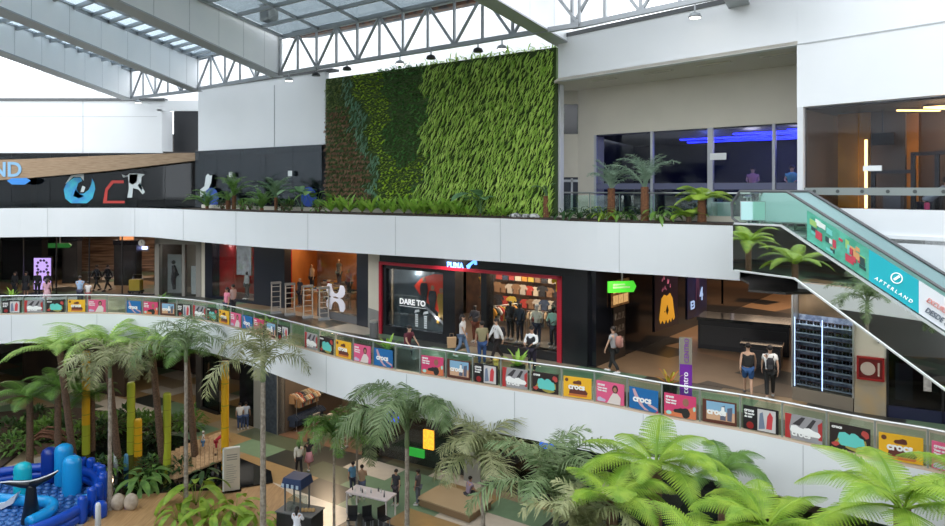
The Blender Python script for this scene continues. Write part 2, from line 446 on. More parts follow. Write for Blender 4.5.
skylight('long glass roof strip over the upper left corner', [(-15.3,39.3,22.8),(-9.9,34.5,22.8),(-11.3,13,21.65),(-14.0,14.6,21.6)], 3, 18)
skylight('wide glass roof behind the truss above the living wall', [(-9.0,40.0,24.2),(3.2,30.4,24.2),(3.3,23.9,22.9),(-9.2,33.9,22.9)], 6, 5, GL_ROOFD)
skylight('glass roof at the top edge over the right fascia', [(4.0,28.0,24.2),(9.8,22.2,24.2),(9.0,18.1,22.85),(3.7,23.8,22.85)], 4, 4, GL_ROOFD)
skylight('glass roof at the top edge in the middle of the photo', [(-9.1,33.6,22.85),(3.3,23.7,22.85),(-3.5,12,22.7),(-11.0,13,21.8)], 6, 8, GL_ROOFD)
# white upper roof bodies behind
struct('wall_roof', MB().strip([(-30,52),(-14,47.5),(-4.2,40.5),(6,32)], 21, 25.2, .4), WHITE2)
struct('trim_15', MB().strip([(-9.0,34.6),(3.2,25.6)], 22.9, 23.1, .35), mat('copper_gutter', (.38,.17,.10), .5, noise=(3,(.12,.10,.10))))
struct('trim_16', MB().strip([(-9.0,34.85),(3.2,25.85)], 23.12, 23.3, .3), DGREY)
u = thing('roof_unit', 'small beige box unit on the roof above the left end of the long truss', 'air unit', Q(269,38,24.55), -.6)
MB().box(-.4,.4,-.3,.3,0,.85).build('casing', mat('beige_casing', (.45,.42,.36), .5), u)
MB().box(-.3,.3,-.32,-.3,.15,.7).build('grille', DGREY, u); MB().box(-.45,.45,-.35,.35,.85,.9).build('lid', GREYM, u)
# floodlights under trusses
fl = None
def flood(x, d, lab, z=20.72, on=True):
    p = Q(x, d, z); t = thing('floodlight', lab, 'floodlight', p, -.7, 'floodlights under the roof truss')
    MB().box(-.02,.02,-.02,.02,0,.25).build('bracket', GREYM, t)
    MB().lathe([(.05,0),(.16,-.05),(.20,-.16),(.17,-.17)], n=12).build('housing', GREYM if on else BLACK, t, smooth=True)
    MB().lathe([(.165,-.172),(.165,-.178)], n=12).build('lens', mat('lit_lens', (1,.95,.85), .3, emis=4) if on else BLACKG, t)
flood(289, 33, 'bright round floodlight under the left end of the long truss')
flood(316, 31.6, 'black floodlight under the truss over the dark russet planting', on=False)
flood(347, 30, 'black floodlight under the truss, second from the left', on=False)
flood(400, 28.6, 'bright floodlight under the middle of the long truss')
flood(431, 27.4, 'black floodlight under the truss, third from the left', on=False)
flood(478, 26, 'black floodlight over the hanging fern side', on=False)
flood(502, 25.5, 'bright floodlight near the right girder')
flood(695, 21.5, 'bright floodlight at the top edge over the right fascia', z=20.9)
flood(138, 41.5, 'bright floodlight over the dark wall opening')

struct('wall_roof_left', MB().strip([(-36,47.5),(-24.5,47.2)], 21, 23.4, .3), WHITE2)
b = MB()
for k in range(1,5): b.strip([(-36,47.47),(-24.5,47.17)], 21+.5*k, 21.02+.5*k, .02)
struct('trim_22', b, JT)
# ------------------------------------------------------------------ storefronts of the middle gallery
LAMPS = []
def area(x, y, z, e, col=(1,1,1), size=2, sy=None, rz=0): LAMPS.append((('AREA', (x,y,z), e), dict(col=col, size=size, sy=sy, rot=(0,0,rz))))
def point(x, y, z, e, col=(1,1,1), size=.3): LAMPS.append((('POINT', (x,y,z), e), dict(col=col, size=size)))
def wallbox(name, a, b, z0, z1, th, m, off=0):
    """structure slab standing on plan line a-b, going th behind it"""
    a, b = Vector(a), Vector(b); d = (b-a).normalized(); n = Vector((-d.y, d.x))
    return struct(name, MB().strip([a+n*off, b+n*off], z0, z1, th), m)
T = 12.6
S0 = Vector((-20.4,45.0)); S1 = Vector((-17.2,44.4)); U0 = Vector((-16.9,44.2)); U1 = Vector((-10.9,40.2)); U2 = Vector((-7.7,37.2)); U3 = Vector((-5.15,34.55))
M0 = Vector((-4.35,33.35)); M1 = Vector((4.5,27.1)); K1 = Vector((14.2,39.3)); K2 = Vector((24,51.6))
# --- pilasters
wallbox('wall_pilaster', S1, U0, L2, T, .5, CREAM)
wallbox('wall_pilaster', U3, M0, L2, T, .6, CREAM)
wallbox('trim_17', U3+Vector((-.01,-.02)), M0+Vector((-.01,-.02)), L2, L2+1.0, .6, mat('grey_stone_skirting', (.22,.22,.21), .4))
# --- left glass shop: dark timber interior
struct('wall_shop_back', MB().box(-34,-20.2,58,58.3,L2,T), wood_mat('dark_timber_wall', (.07,.035,.02), (.42,.27,.18), (.35,.3,5), .45))
struct('wall_shop_side', MB().box(-20.4,-20.2,45,58,L2,T), DARK)
gl = thing('shop_window', 'tall dark glass front with people silhouettes at the far left of the middle gallery', 'shop window', (-31,45,L2))
for k in range(5):
    MB().box(k*2.12, k*2.12+2.1, 0, .03, .05, 3.9).build('pane', GL_LOUNGE, gl)
for k in range(6): MB().box(k*2.12-.03, k*2.12+.02, -.03, .06, 0, 4).build('mullion', BLACK, gl)
MB().box(0,10.6,-.05,.08,0,.1).build('sill', BLACK, gl)
# furniture seen as dark bodies in there
def kiosk(name, lab, loc, rz, w, d, h, cat='counter'):
    t = thing(name, lab, cat, loc, rz)
    MB().box(-w/2,w/2,-d/2,d/2,0,h*.9).build('body', BLACK, t)
    MB().box(-w/2-.05,w/2+.05,-d/2-.05,d/2+.05,h*.9,h).build('top', BLACKG, t)
    MB().box(-w/2+.1,w/2-.1,-d/2-.02,-d/2,h*.15,h*.75).build('front_panel', mat('dark_charcoal', (.03,.03,.033), .3), t)
    return t
kiosk('display_cabinet', 'tall black cabinet behind the glass left of the purple screen', Q(25,53,L2), 0, 3.0, .8, 3.3, 'cabinet')
kiosk('display_cabinet', 'black cabinet behind the glass below the wall clock', Q(128,50,L2), 0, 1.6, .8, 3.2, 'cabinet')
kiosk('display_cabinet', 'slim black cabinet right of the hanging green sign behind the dark glass', Q(72,51,L2), 0, 1.1, .6, 3.4, 'cabinet')
sc = thing('poster_screen', 'glowing lilac poster screen behind the silhouetted couple', 'screen', Q(42.5,46.2,L2), 0)
MB().box(-.62,.62,0,.12,.1,2.35).build('casing', BLACK, sc)
MB().box(-.56,.56,-.02,0,.2,2.28).build('display', mat('lilac_screen', (.55,.36,.75), .4, emis=1.1), sc)
f = MB()
for k in range(10):
    a = 2*PI*k/10; f.prism([(.35*math.cos(a)+.09*math.cos(b), 1.75+.38*math.sin(a)+.09*math.sin(b)) for b in [2*PI*j/6 for j in range(6)]], -.03, -.02)
f.build('picture', mat('dark_flower_print', (.15,.06,.25), .5), sc)
cl = thing('wall_clock', 'round pale clock hanging by the glass corner of the left shop', 'clock', Q(142,44.6,12.0), 0)
MB().tube([(0,0,0),(0,-.06,0)], .22, 20).build('rim', GREYM, cl); MB().tube([(0,-.06,0),(0,-.07,0)], .19, 20).build('dial', mat('clock_dial', (.7,.7,.68), .5), cl)
MB().box(-.01,.01,-.08,-.07,0,.14).box(0,.1,-.08,-.07,-.01,.01).build('hands', BLACK, cl)
bs = thing('glowing_sign', 'blue white glowing panel on the back wall right of the orange doorway', 'sign', Q(139,50.5,11.2), 0)
MB().box(-.7,.7,0,.1,-.28,.1).build('casing', GREYM, bs); MB().box(-.6,.6,-.02,0,-.12,.08).build('glow', mat('blue_white_glow', (.45,.5,1), .4, emis=5), bs)
dw = thing('lit_doorway', 'orange lit doorway niche deep in the left shop', 'doorway', Q(127,52,L2), 0)
MB().box(-.55,.55,0,.1,0,3.6).build('panel', mat('orange_lit_panel', (.55,.25,.10), .5, emis=.25), dw); MB().box(-.65,-.55,-.1,.1,0,3.7).box(.55,.65,-.1,.1,0,3.7).build('frame', BLACK, dw)
yb = thing('cleaning_cart', 'yellow cleaning cart standing behind the glass of the left shop', 'cart', Q(136,45.6,L2), 0)
MB().box(-.35,.35,-.25,.25,.25,.95).build('bin', mat('cart_yellow', (.62,.42,.03), .5), yb); MB().box(-.4,.4,-.3,.3,.12,.25).build('base', BLACK, yb)
for sx in (-.3,.3):
    for sy in (-.2,.2): MB().tube([(sx,sy-.02,.06),(sx,sy+.02,.06)], .06, 10).build('wheel', BLACK, yb)
MB().tube([(-.3,.2,.95),(-.3,.25,1.25),(.3,.25,1.25),(.3,.2,.95)], .02, 6).build('handle', STEEL, yb)
area(-26, 51, 12.4, 420, (1,.72,.5), 6, 6)
# hanging green sign helper
def arrow_sign(lab, p, w, hh, m, rz, rod=1.2, name='hanging_sign'):
    t = thing(name, lab, 'sign', p, rz)
    MB().prism([(-w/2,-hh/2),(w/2*.8,-hh/2),(w/2,0),(w/2*.8,hh/2),(-w/2,hh/2)], -.05, .05).build('board', m, t)
    MB().box(-.025,.025,-.025,.025,hh/2,hh/2+rod).build('rod', STEEL, t)
    return t
arrow_sign('flat green sign hanging in the left shop above the screen', Q(60,47.5,11.6), 1.5, .3, mat('green_sign', (.05,.32,.05), .4, emis=.25), .1, .9)
# --- grey framed shop
gs = thing('storefront', 'grey framed shop front with a dancer poster, between the dark glass and the red shop', 'shop front', (S0.x, S0.y, L2), ang(S0, S1))
W = (S1-S0).length
FR = mat('taupe_frame', (.23,.22,.20), .5)
MB().box(0,.3,-.05,.3,0,4).box(W-.35,W,-.05,.3,0,4).box(1.9,2.1,-.02,.25,0,3.3).box(0,W,-.05,.3,3.3,4).build('frame', FR, gs)
MB().box(.3,1.9,.0,.04,.0,3.3).box(2.1,W-.35,.1,.14,0,3.3).build('pane', GL_SHOP, gs)
po = MB().box(.55,1.55,.5,.54,.1,2.6).build('poster', mat('pale_poster', (.30,.30,.29), .6), gs)
pf = MB().tube([(1.05,.46,.35),(1.0,.46,1.0),(1.1,.46,1.5),(1.0,.46,1.9)], [.10,.16,.2,.12], 8).ball((1.0,.46,2.1), .13).tube([(1.1,.46,1.6),(1.35,.46,1.3),(1.0,.46,1.15)], .06, 6); pf.build('dancer_print', mat('dark_figure_print', (.05,.045,.05), .6), po)
MB().box(2.35,2.75,.3,.34,.1,1.9).build('white_board', mat('off_white', (.55,.55,.53), .6), gs)
struct('wall_shop_inner', MB().strip([S0+Vector((0,4)), S1+Vector((.3,4))], L2, T, .2), mat('taupe_wall', (.26,.24,.21), .7))
area(-18.8, 46.2, 12.3, 30, (1,.9,.8), 1.5)

# --- sportswear shop with red wall (left one)
us = thing('storefront', 'dark navy shop front with a big white curved H shaped emblem', 'shop front', (U0.x, U0.y, L2), 0)
NAVY = mat('navy_black_column', (.012,.015,.026), .3)
def loc2(o, p): return (p[0]-o[0], p[1]-o[1])
def seg(t, o, a, b, z0, z1, th, m, name, off=0):
    a, b = Vector(a), Vector(b); d = (b-a).normalized(); n = Vector((-d.y, d.x))*off
    return MB().strip([loc2(o, a+n), loc2(o, b+n)], z0, z1, th).build(name, m, t)
ud = (U1-U0).normalized(); und = (U3-U1).normalized()
seg(us, U0, U0, U0+ud*.75, 0, 4, .6, NAVY, 'column')
seg(us, U0, U0+ud*4.7, U1+ud*.15, 0, 4, .5, NAVY, 'column')
seg(us, U0, U3-und*.95, U3, 0, 4, .8, NAVY, 'column')
seg(us, U0, U0, U1, 3.75, 4.0, .4, NAVY, 'header'); seg(us, U0, U1, U3, 3.72, 4.0, .4, mat('dark_red_header', (.10,.008,.012), .4), 'header')
seg(us, U0, U0+ud*.75, U0+ud*4.7, .15, 3.75, .03, GL_SHOP, 'display_pane')
seg(us, U0, U0+ud*.75, U0+ud*4.7, 0, .15, .3, NAVY, 'plinth')
LP0 = U1+und*3.55
seg(us, U0, LP0, U3-und*.9, .42, 3.72, .03, GL_SHOP, 'logo_pane')
seg(us, U0, LP0, U3-und*.9, 0, .42, .35, mat('grey_plinth', (.12,.12,.125), .5), 'plinth')
# emblem: two curved horns interlocking
em = MB()
def arcband(cx, cz, r, a0, a1, w0, w1, n=14):
    pts = []
    for k in range(n+1):
        a = a0+(a1-a0)*k/n; w = w0+(w1-w0)*abs(2*k/n-1); pts.append((cx+(r+w/2)*math.cos(a), cz+(r+w/2)*math.sin(a)))
    for k in range(n, -1, -1):
        a = a0+(a1-a0)*k/n; w = w0+(w1-w0)*abs(2*k/n-1); pts.append((cx+(r-w/2)*math.cos(a), cz+(r-w/2)*math.sin(a)))
    return pts
for s in (1, -1):
    pts = []
    up_ = [(-.80,1.12),(-.46,1.12),(-.40,.80),(-.30,.52),(-.16,.38),(0,.34),(.16,.38),(.30,.52),(.40,.80),(.46,1.12),(.80,1.12),(.98,.80),(.95,.42),(.72,.12),(.4,-.02),(.2,.06),(0,.09),(-.2,.06),(-.4,-.02),(-.72,.12),(-.95,.42),(-.98,.80)]
    pts = [(x*.98, z*s) for x, z in up_]
    em.prism(pts if s > 0 else pts[::-1], 0, .03)
em.box(-.93,-.62,0,.03,-.42,.42) if False else None

c = (LP0+(U3-und*.95))/2; o = em.build('emblem', mat('emblem_white', (.72,.72,.82), .5), us, loc=(c.x-U0.x-.03, c.y-U0.y-.05, 1.20), rot=(0,0,ang(U1,U3)))
o.scale = (.88,1,.60)
# interior of that shop
ORW = mat('orange_lit_wall', (.46,.20,.07), .6, noise=(.7, (.36,.15,.05)))
struct('wall_shop_inner', MB().strip([(-11.0,49.5),(-1.5,40.5)], L2, T, .2), ORW)
struct('wall_shop_inner', MB().strip([(-16.6,47.2),(-11.4,43.6)], L2, T, .2), REDW)
struct('wall_shop_inner', MB().strip([(-4.7,34.6),(-.9,40.8)], L2, T, .2), DARK)
struct('wall_shop_inner', MB().strip([(-11.4,43.6),(-11.0,49.5)], L2, T, .2), ORW)
struct('trim_18', MB().strip([U0+ud*.8+Vector((.2,.5)), U0+ud*2.3+Vector((.2,.5))], L2, T-.4, .1), REDW)
struct('floor_shop', MB().plate([tuple(U1),tuple(U3),(-1.2,40.5),(-11,49)], L2+.004, L2+.02), mat('shop_floor_tan', (.33,.20,.11), .35))
point(-8.2, 41.5, 12.2, 150, (1,.62,.32)); point(-4.6, 38.2, 12.2, 110, (1,.62,.32)); point(-9.5, 45, 12.0, 90, (1,.6,.3)); point(-14.9, 43.6, 11.9, 70, (1,.9,.85))
# --- shop with the red frame
ps = thing('storefront', 'black shop front with a thin red frame around its large windows', 'shop front', (M0.x, M0.y, L2), ang(M0, M1))
PW = (M1-M0).length
BLK = mat('shop_black_panel', (.010,.011,.014), .25)
MB().box(0,PW,-.12,.5,3.42,4.0).build('header', BLK, ps)
MB().box(0.02,.17,-.2,.3,0,3.42).box(9.55,9.75,-.2,.3,0,3.42).box(0.02,9.75,-.2,.3,3.28,3.42).build('red_frame', RED, ps)
for bx in ((.17,3.9,-.12,.35,0,.42),(6.1,9.55,-.12,.35,0,.36)): MB().box(*bx).build('plinth', BLK, ps)
for bx in ((3.82,4.48,-.14,.5,0,3.28),(5.86,6.15,-.14,.4,0,3.28),(9.75,PW+.02,-.16,.7,0,3.45)): MB().box(*bx).build('column', BLK, ps)
MB().box(.17,.4,-.1,.3,.4,3.28).box(.17,3.9,-.1,.3,3.12,3.28).build('inner_frame', BLK, ps)
MB().box(.4,3.82,-.02,.02,.42,3.12).build('display_pane', GL_SHOP, ps)
MB().box(6.15,9.55,-.02,.02,.36,3.28).build('display_pane', GL_SHOP, ps)
sg = text('sign_lettering', 'PUMA', .34, mat('blue_lit_sign', (.10,.28,.85), .4, emis=1.6), ps, (4.05,-.15,3.40), bold=.012, sx=1.0)
MB().prism([(1.05,.28),(1.25,.42),(1.5,.58),(1.72,.64),(1.6,.52),(1.62,.36),(1.5,.34),(1.45,.42),(1.3,.3),(1.2,.12),(1.12,.12)], -.01, .01).build('sign_cat', mat('blue_lit_sign', (.1,.28,.85)), ps, loc=(4.05,-.15,3.26))
# poster in display window
ds = thing('window_poster', 'tall red poster with three athletes and the words DARE TO behind the left pane', 'poster', (M0.x, M0.y, L2), ang(M0, M1))
MB().box(.42,3.08,.30,.34,.42,3.12).build('board', mat('dark_poster_ground', (.035,.05,.065), .5, noise=(1.2,(.10,.12,.13))), ds)
rp = MB().prism([(1.45,2.35),(1.8,2.75),(2.4,2.98),(3.05,3.0),(3.05,.95),(2.5,1.35),(1.9,1.75)], .27, .29).build('red_field', mat('poster_red', (.75,.05,.02), .5), ds)
for i, (x, z, s, cc) in enumerate(((1.95,1.75,1.1,(.02,.02,.03)),(2.35,1.5,1.0,(.03,.03,.04)),(2.75,1.45,.95,(.35,.2,.03)))):
    b = MB().prism([(x-.10,z-.1),(x-.2,z+.45*s),(x-.14,z+.72*s),(x+.14,z+.72*s),(x+.18,z+.45*s),(x+.10,z-.1)], .22, .24).prism([(x-.10,z-.1),(x+.1,z-.1),(x+.22,z-.62),(x+.1,z-.65),(x,z-.3),(x-.1,z-.7),(x-.22,z-.66)], .22, .24)
    b.build('printed_figure', mat('print_%d' % i, cc, .5), ds)
    MB().ball((x,.23,z+.86*s), (.09,.02,.12)).build('printed_head', mat('print_skin', (.35,.18,.11), .5), ds)
MB().prism([(1.6,1.85),(3.05,.75),(3.05,.6),(1.6,1.72)], .19,.21).build('printed_stripe', mat('print_grey', (.3,.3,.32), .5), ds)
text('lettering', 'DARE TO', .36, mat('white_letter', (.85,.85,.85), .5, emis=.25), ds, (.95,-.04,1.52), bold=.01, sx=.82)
MB().box(.95,2.2,-.04,-.03,1.42,1.435).build('underline', mat('white_letter', (.85,.85,.85)), ds)
for k in range(2):
    text('lettering', ('WHITE','MOVES')[k] if False else 'IIIII', .2, mat('white_letter', (.85,.85,.85)), ds, (1.62+k*.36,-.04,.5+.0*k), rot=(PI/2,-PI/2,0), sx=1) if False else None
    b = MB()
    for j in range(6): b.box(1.55+k*.42, 1.68+k*.42, .2,.21, .5+j*.10-k*.03, .57+j*.10-k*.03)
    b.prism([(1.5+k*.42,1.12-k*.03),(1.75+k*.42,1.2-k*.03),(1.72+k*.42,1.3-k*.03),(1.55+k*.42,1.25-k*.03)], .2,.21).build('printed_mark', mat('white_letter', (.85,.85,.85)), ds)
ds.scale = (1.25,1,1)
_c = M0+(M1-M0).normalized()*2.0+Vector((.574,.819))*.14; point(_c.x, _c.y, L2+2.95, 22, (1,.95,.9), .08); _c = M0+(M1-M0).normalized()*3.2+Vector((.574,.819))*.14; point(_c.x, _c.y, L2+1.0, 8, (1,.95,.9), .08)  # point lamps added inside the window to brighten the poster
# interior box
def inner(a, b, depth, m_back, m_side=DARK, fl=None):
    a, b = Vector(a), Vector(b); d = (b-a).normalized(); n = Vector((-d.y, d.x))
    struct('wall_shop_inner', MB().strip([a+n*depth, b+n*depth], L2, T, .2), m_back)
    if fl: struct('floor_shop', MB().plate([tuple(a+n*.1), tuple(b+n*.1), tuple(b+n*depth), tuple(a+n*depth)], L2+.004, L2+.02), fl)
SHOPBK = mat('shop_back_brown', (.13,.075,.05), .6, noise=(1.3,(.035,.025,.03)))
inner(M0+Vector((.2,0)), M1, 6.5, SHOPBK, fl=mat('shop_floor_grey', (.16,.13,.11), .3))
for o_ in (0.0, 10.3):
    a = M0+(M1-M0).normalized()*o_; n = Vector((.574,.819)); struct('wall_shop_side', MB().strip([a+n*.6, a+n*6.5], L2, T, .15), DARK)
pd = (M1-M0).normalized(); pn = Vector((.577,.817))
for t_, o_ in ((1.7,1.2),(4.5,2.5),(6.6,2.0),(8.6,2.0),(5.8,4.5),(8.3,4.8)):
    c = M0+pd*t_+pn*o_; point(c.x, c.y, 12.2, 150, (1,.78,.56))
# --- black side wall with posters towards the corridor
struct('wall_corridor_left', MB().strip([M1, K1, K2], L2, T, -.3) if False else MB().strip([K2, K1, M1+Vector((.02,.03))], L2, T, .3), BLACKG)
struct('wall_corridor_end', MB().strip([(20,56),(46,40)], L2, T, .3), DARK)
kd = (K1-M1).normalized()
def onK(t, off=.32): v = M1+kd*t; return (v.x+kd.y*off, v.y-kd.x*off)
pst = thing('wall_poster', 'dark purple poster with an orange crown of flames on the black corridor wall', 'poster', (*onK(6.6), L2), ang(M1, K1))
MB().box(-1.3,1.3,-.04,0,.5,3.9).build('board', mat('poster_night', (.018,.012,.035), .3), pst)
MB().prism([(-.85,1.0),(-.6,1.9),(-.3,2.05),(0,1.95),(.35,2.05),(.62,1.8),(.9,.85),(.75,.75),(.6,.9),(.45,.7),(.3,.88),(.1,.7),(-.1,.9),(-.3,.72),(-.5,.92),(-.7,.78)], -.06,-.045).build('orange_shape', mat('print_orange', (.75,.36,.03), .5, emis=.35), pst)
MB().prism([(-.15,1.3),(0,1.55),(.15,1.3),(0,1.1)], -.075,-.065).prism([(-.32,1.25),(-.27,1.32),(-.22,1.25)], -.075,-.065).build('dark_mark', BLACK, pst)
b = MB()
for k in range(14):
    x = random.uniform(-.6,.6); z = random.uniform(2.2,3.2); s = random.uniform(.03,.09); b.prism([(x-s*.5,z-s),(x+s*.5,z-s),(x,z+s*1.6)], -.06,-.045)
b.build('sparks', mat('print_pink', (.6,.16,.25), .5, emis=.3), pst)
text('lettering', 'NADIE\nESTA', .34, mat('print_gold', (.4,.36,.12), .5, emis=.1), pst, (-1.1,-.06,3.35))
pst2 = thing('wall_poster', 'blue and black poster with a standing figure, second on the black corridor wall', 'poster', (*onK(10.4), L2), ang(M1, K1))
MB().box(-1.3,1.3,-.04,0,.5,3.9).build('board', mat('poster_blue_black', (.008,.012,.06), .3, noise=(.9,(.012,.03,.16))), pst2)
MB().prism([(-.3,1.3),(-.22,2.4),(-.3,2.9),(0,3.15),(.3,2.85),(.2,2.3),(.3,1.3),(.12,1.3),(0,2),(-.12,1.3)], -.06,-.045).build('printed_figure', mat('print_dark_violet', (.12,.05,.16), .5), pst2)
MB().ball((0,-.05,3.35), (.17,.02,.2)).build('printed_head', mat('print_pink_face', (.5,.25,.4), .5), pst2)
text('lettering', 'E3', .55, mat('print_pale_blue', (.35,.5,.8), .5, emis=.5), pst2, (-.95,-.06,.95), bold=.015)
text('lettering', '4', .9, mat('print_pale_blue', (.35,.5,.8)), pst2, (.25,-.06,1.25), bold=.02)
pst3 = thing('wall_poster', 'black poster with a pale standing figure, farthest on the black corridor wall', 'poster', (*onK(15.4), L2), ang(K1, K2))
MB().box(-1.2,1.2,-.04,0,.6,4.0).build('board', BLACKG, pst3)
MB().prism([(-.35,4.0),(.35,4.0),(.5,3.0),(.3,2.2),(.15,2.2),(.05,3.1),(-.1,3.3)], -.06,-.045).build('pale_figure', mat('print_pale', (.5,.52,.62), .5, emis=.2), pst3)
area(11, 33, 12.5, 150, (1,.80,.62), 4, 8, .9); area(17, 40, 12.5, 200, (1,.74,.52), 4, 8, .9); area(24, 46, 12.5, 160, (1,.7,.5), 4, 8, .9)
# orange niche + green hanging sign near the corner
nb = thing('menu_board', 'orange lit picture board behind the green hanging sign on the corridor corner', 'sign', (*onK(1.9,.36), L2+2.15), ang(M1, K1))
MB().box(-.75,.75,-.05,0,0,1.05).build('board', mat('dark_orange_board', (.35,.12,.04), .5, noise=(5,(.65,.38,.15))), nb)
b = MB()
for i in range(3):
    for j in range(2): b.box(-.65+.45*i,-.28+.45*i,-.07,-.05,.1+.45*j,.45+.45*j)
b.build('pictures', mat('food_pictures', (.7,.42,.16), .5, emis=.5, noise=(8,(.4,.1,.03))), nb)
dn = thing('doorway', 'narrow lit doorway with shelves under the orange picture board', 'doorway', (*onK(1.9,.33), L2), ang(M1, K1))
MB().box(-.5,.5,-.03,0,0,2.1).build('opening', mat('doorway_brown', (.05,.032,.022), .6), dn)
b = MB()
for z in (.6,1.1,1.6): b.box(-.42,.42,-.06,-.03,z,z+.04); 
for k in range(9): x = -.35+.3*(k % 3); b.box(x-.08,x+.08,-.06,-.03,.64+.5*(k//3),.86+.5*(k//3))
b.build('shelves', mat('doorway_goods', (.32,.25,.19), .6, noise=(9,(.1,.06,.04))), dn)
gsn = arrow_sign('bright green hanging sign with a bent board near the black corner column', Q(622,26.6,11.85-.1), 1.15, .42, mat('bright_green_sign', (.06,.55,.03), .4, emis=.45), .25, 1.2)
MB().box(-.4,.3,-.07,-.05,-.05,.02).box(-.4,.1,-.07,-.05,.06,.12).build('lettering', mat('pale_green_letter', (.4,.75,.3), .5), gsn)
# purple totem
tp = thing('totem_sign', 'tall slim purple totem sign with a beige head standing on the gallery floor', 'totem', Q(686,22.9,L2), -.35)
MB().box(-.19,.19,-.08,.08,0,1.15).build('purple_body', mat('totem_purple', (.16,.025,.30), .4, emis=.12), tp)
MB().box(-.19,.19,-.08,.08,1.15,2.0).build('beige_head', mat('totem_beige', (.30,.27,.21), .5), tp)
MB().box(-.21,-.19,-.09,.09,0,2.0).build('edge', GREYM, tp); MB().box(-.3,.3,-.2,.2,0,.04).build('base', BLACK, tp)
text('lettering', 'centro', .26, mat('white_letter', (.85,.85,.85)), tp, (.07,-.09,.2), rot=(PI/2,-PI/2,0)); text('lettering', 'CENTRO', .2, mat('totem_violet_letter', (.25,.05,.4), .5), tp, (.09,-.09,1.2), rot=(PI/2,-PI/2,0))
# kiosk in corridor
TILE3 = tile_mat('corridor_floor_tiles', .905, 2.9, 1.7, [(3, (.42,.24,.12)), (3.4, (.008,.007,.007)), (2, (.30,.19,.11)), (1.4, (.09,.065,.045)), (1, (.36,.27,.19))])
struct('floor_corridor', MB().plate([(4.4,27.0),(10.6,22.9),(11.65,24.8),(22,37.5),(34,52),(24,51.6),(14.2,39.3)], L2+.002, L2+.008), TILE3)
kiosk('kiosk', 'low black kiosk counter in the corridor behind the walking couple', Q(745,30.0,L2), -.5, 3.6, 1.6, 1.35)
kiosk('kiosk', 'small black stand in front of the low black kiosk, by the glass showcase', Q(762,27.2,L2), -.5, 1.4, .9, .9)
wall_R = [(11.65,24.8),(22,37.5),(34,52)]
struct('wall_corridor_right', MB().strip(wall_R, L2, T, -.3), mat('brown_gloss_wall', (.05,.028,.018), .15, noise=(.5,(.10,.055,.03))))

# --- glass showcase with sunglasses, cream wall, right shop
V0, V1, V2, V3 = Vector((10.45,22.85)), Vector((11.75,21.6)), Vector((12.5,21.15)), Vector((17.5,18.6))
vs = thing('showcase', 'tall glass showcase with rows of dark sunglasses at the corridor corner', 'showcase', (V0.x, V0.y, L2), ang(V0, V1))
vw = (V1-V0).length
MB().box(0,vw,-.02,.6,0,.42).build('plinth', mat('showcase_plinth', (.20,.17,.13), .5), vs)
MB().box(-.03,.02,-.03,.6,.42,3.95).box(vw-.02,vw+.03,-.03,.6,.42,3.95).box(0,vw,-.03,.6,3.85,3.95).build('frame', STEEL, vs)
MB().box(.02,vw-.02,-.02,0,.42,3.85).build('pane', GL_SHOP, vs)
MB().box(.03,vw-.03,.45,.5,.42,2.75).build('back_panel', mat('showcase_back', (.13,.16,.26), .5, noise=(6,(.42,.46,.58))), vs)
MB().box(.03,vw-.03,.45,.5,2.75,3.85).build('upper_back_panel', mat('showcase_brown', (.10,.06,.03), .3, noise=(1.8,(.22,.13,.07))), vs)
MB().box(.05,.07,-.0,.03,.45,2.7).box(vw/2-.01,vw/2+.01,0,.03,.45,2.7).build('light_strip', mat('cool_strip', (.6,.72,1), .5, emis=1.1), vs)
for k in range(8): MB().box(.05,vw-.05,.05,.45,.5+k*.28,.515+k*.28).build('shelf', mat('glass_shelf', (.35,.42,.5), .15), vs)
sgp = None
for k in range(8):
    for j in range(8):
        x = .16+j*(vw-.3)/7.0
        if sgp is None:
            sgp = thing('sunglasses', 'pair of dark sunglasses on a shelf of the tall glass showcase', 'sunglasses', (0,0,0), ang(V0, V1), 'sunglasses in the showcase')
            g = MB()
            for s in (-1,1): g.prism([(s*.012,.0),(s*.075,-.005),(s*.08,.035),(s*.07,.05),(s*.015,.05)], 0,.008)
            g.build('lens', BLACKG, sgp); g = MB().box(-.085,.085,0,.01,.05,.06)
            for s in (-1,1): g.box(s*.083-.004,s*.083+.004,0,.1,.04,.055)
            g.build('frame', mat('frame_brown', (.08,.03,.03), .3), sgp); s_ = sgp
        else: s_ = dup(sgp, (0,0,0))
        p = V0+(V1-V0).normalized()*x+Vector((-(V1-V0).normalized().y,(V1-V0).normalized().x))*.15
        s_.location = (p.x, p.y, L2+.535+k*.28); s_.scale = (1.3,1.3,2.0)
point(11.25, 22.6, 12.3, 60, (.85,.9,1), .1)
wallbox('wall_cream_panel', V1+Vector((.03,0)), V2, L2, T, .7, mat('pale_green_cream', (.60,.60,.50), .5))
wallbox('trim_19', V1+Vector((.02,-.03)), V2+Vector((-.01,-.03)), L2, L2+1.25, .7, mat('beige_stone', (.36,.32,.24), .35, noise=(1.5,(.45,.33,.18))))
hc = thing('fire_hose_cabinet', 'red framed fire hose cabinet with a white hose reel on the cream wall', 'fire cabinet', (V1.x+.05, V1.y-.06, L2+1.1), ang(V1, V2))
MB().box(.06,.72,-.06,.02,0,.62).build('cabinet', mat('cabinet_dark_red', (.16,.012,.012), .4), hc)
MB().box(.02,.08,-.1,.0,-.03,.65).box(.70,.76,-.1,0,-.03,.65).box(.02,.76,-.1,0,-.05,.01).box(.02,.76,-.1,0,.60,.66).build('frame', mat('cabinet_red', (.30,.015,.015), .4), hc)
MB().tube([(.32,-.07,.3),(.32,-.09,.3)], .2, 20).build('hose_reel', mat('hose_cream', (.5,.42,.36), .6), hc)
MB().box(.58,.63,-.08,-.06,.1,.5).build('nozzle', mat('hose_cream', (.5,.42,.36)), hc)
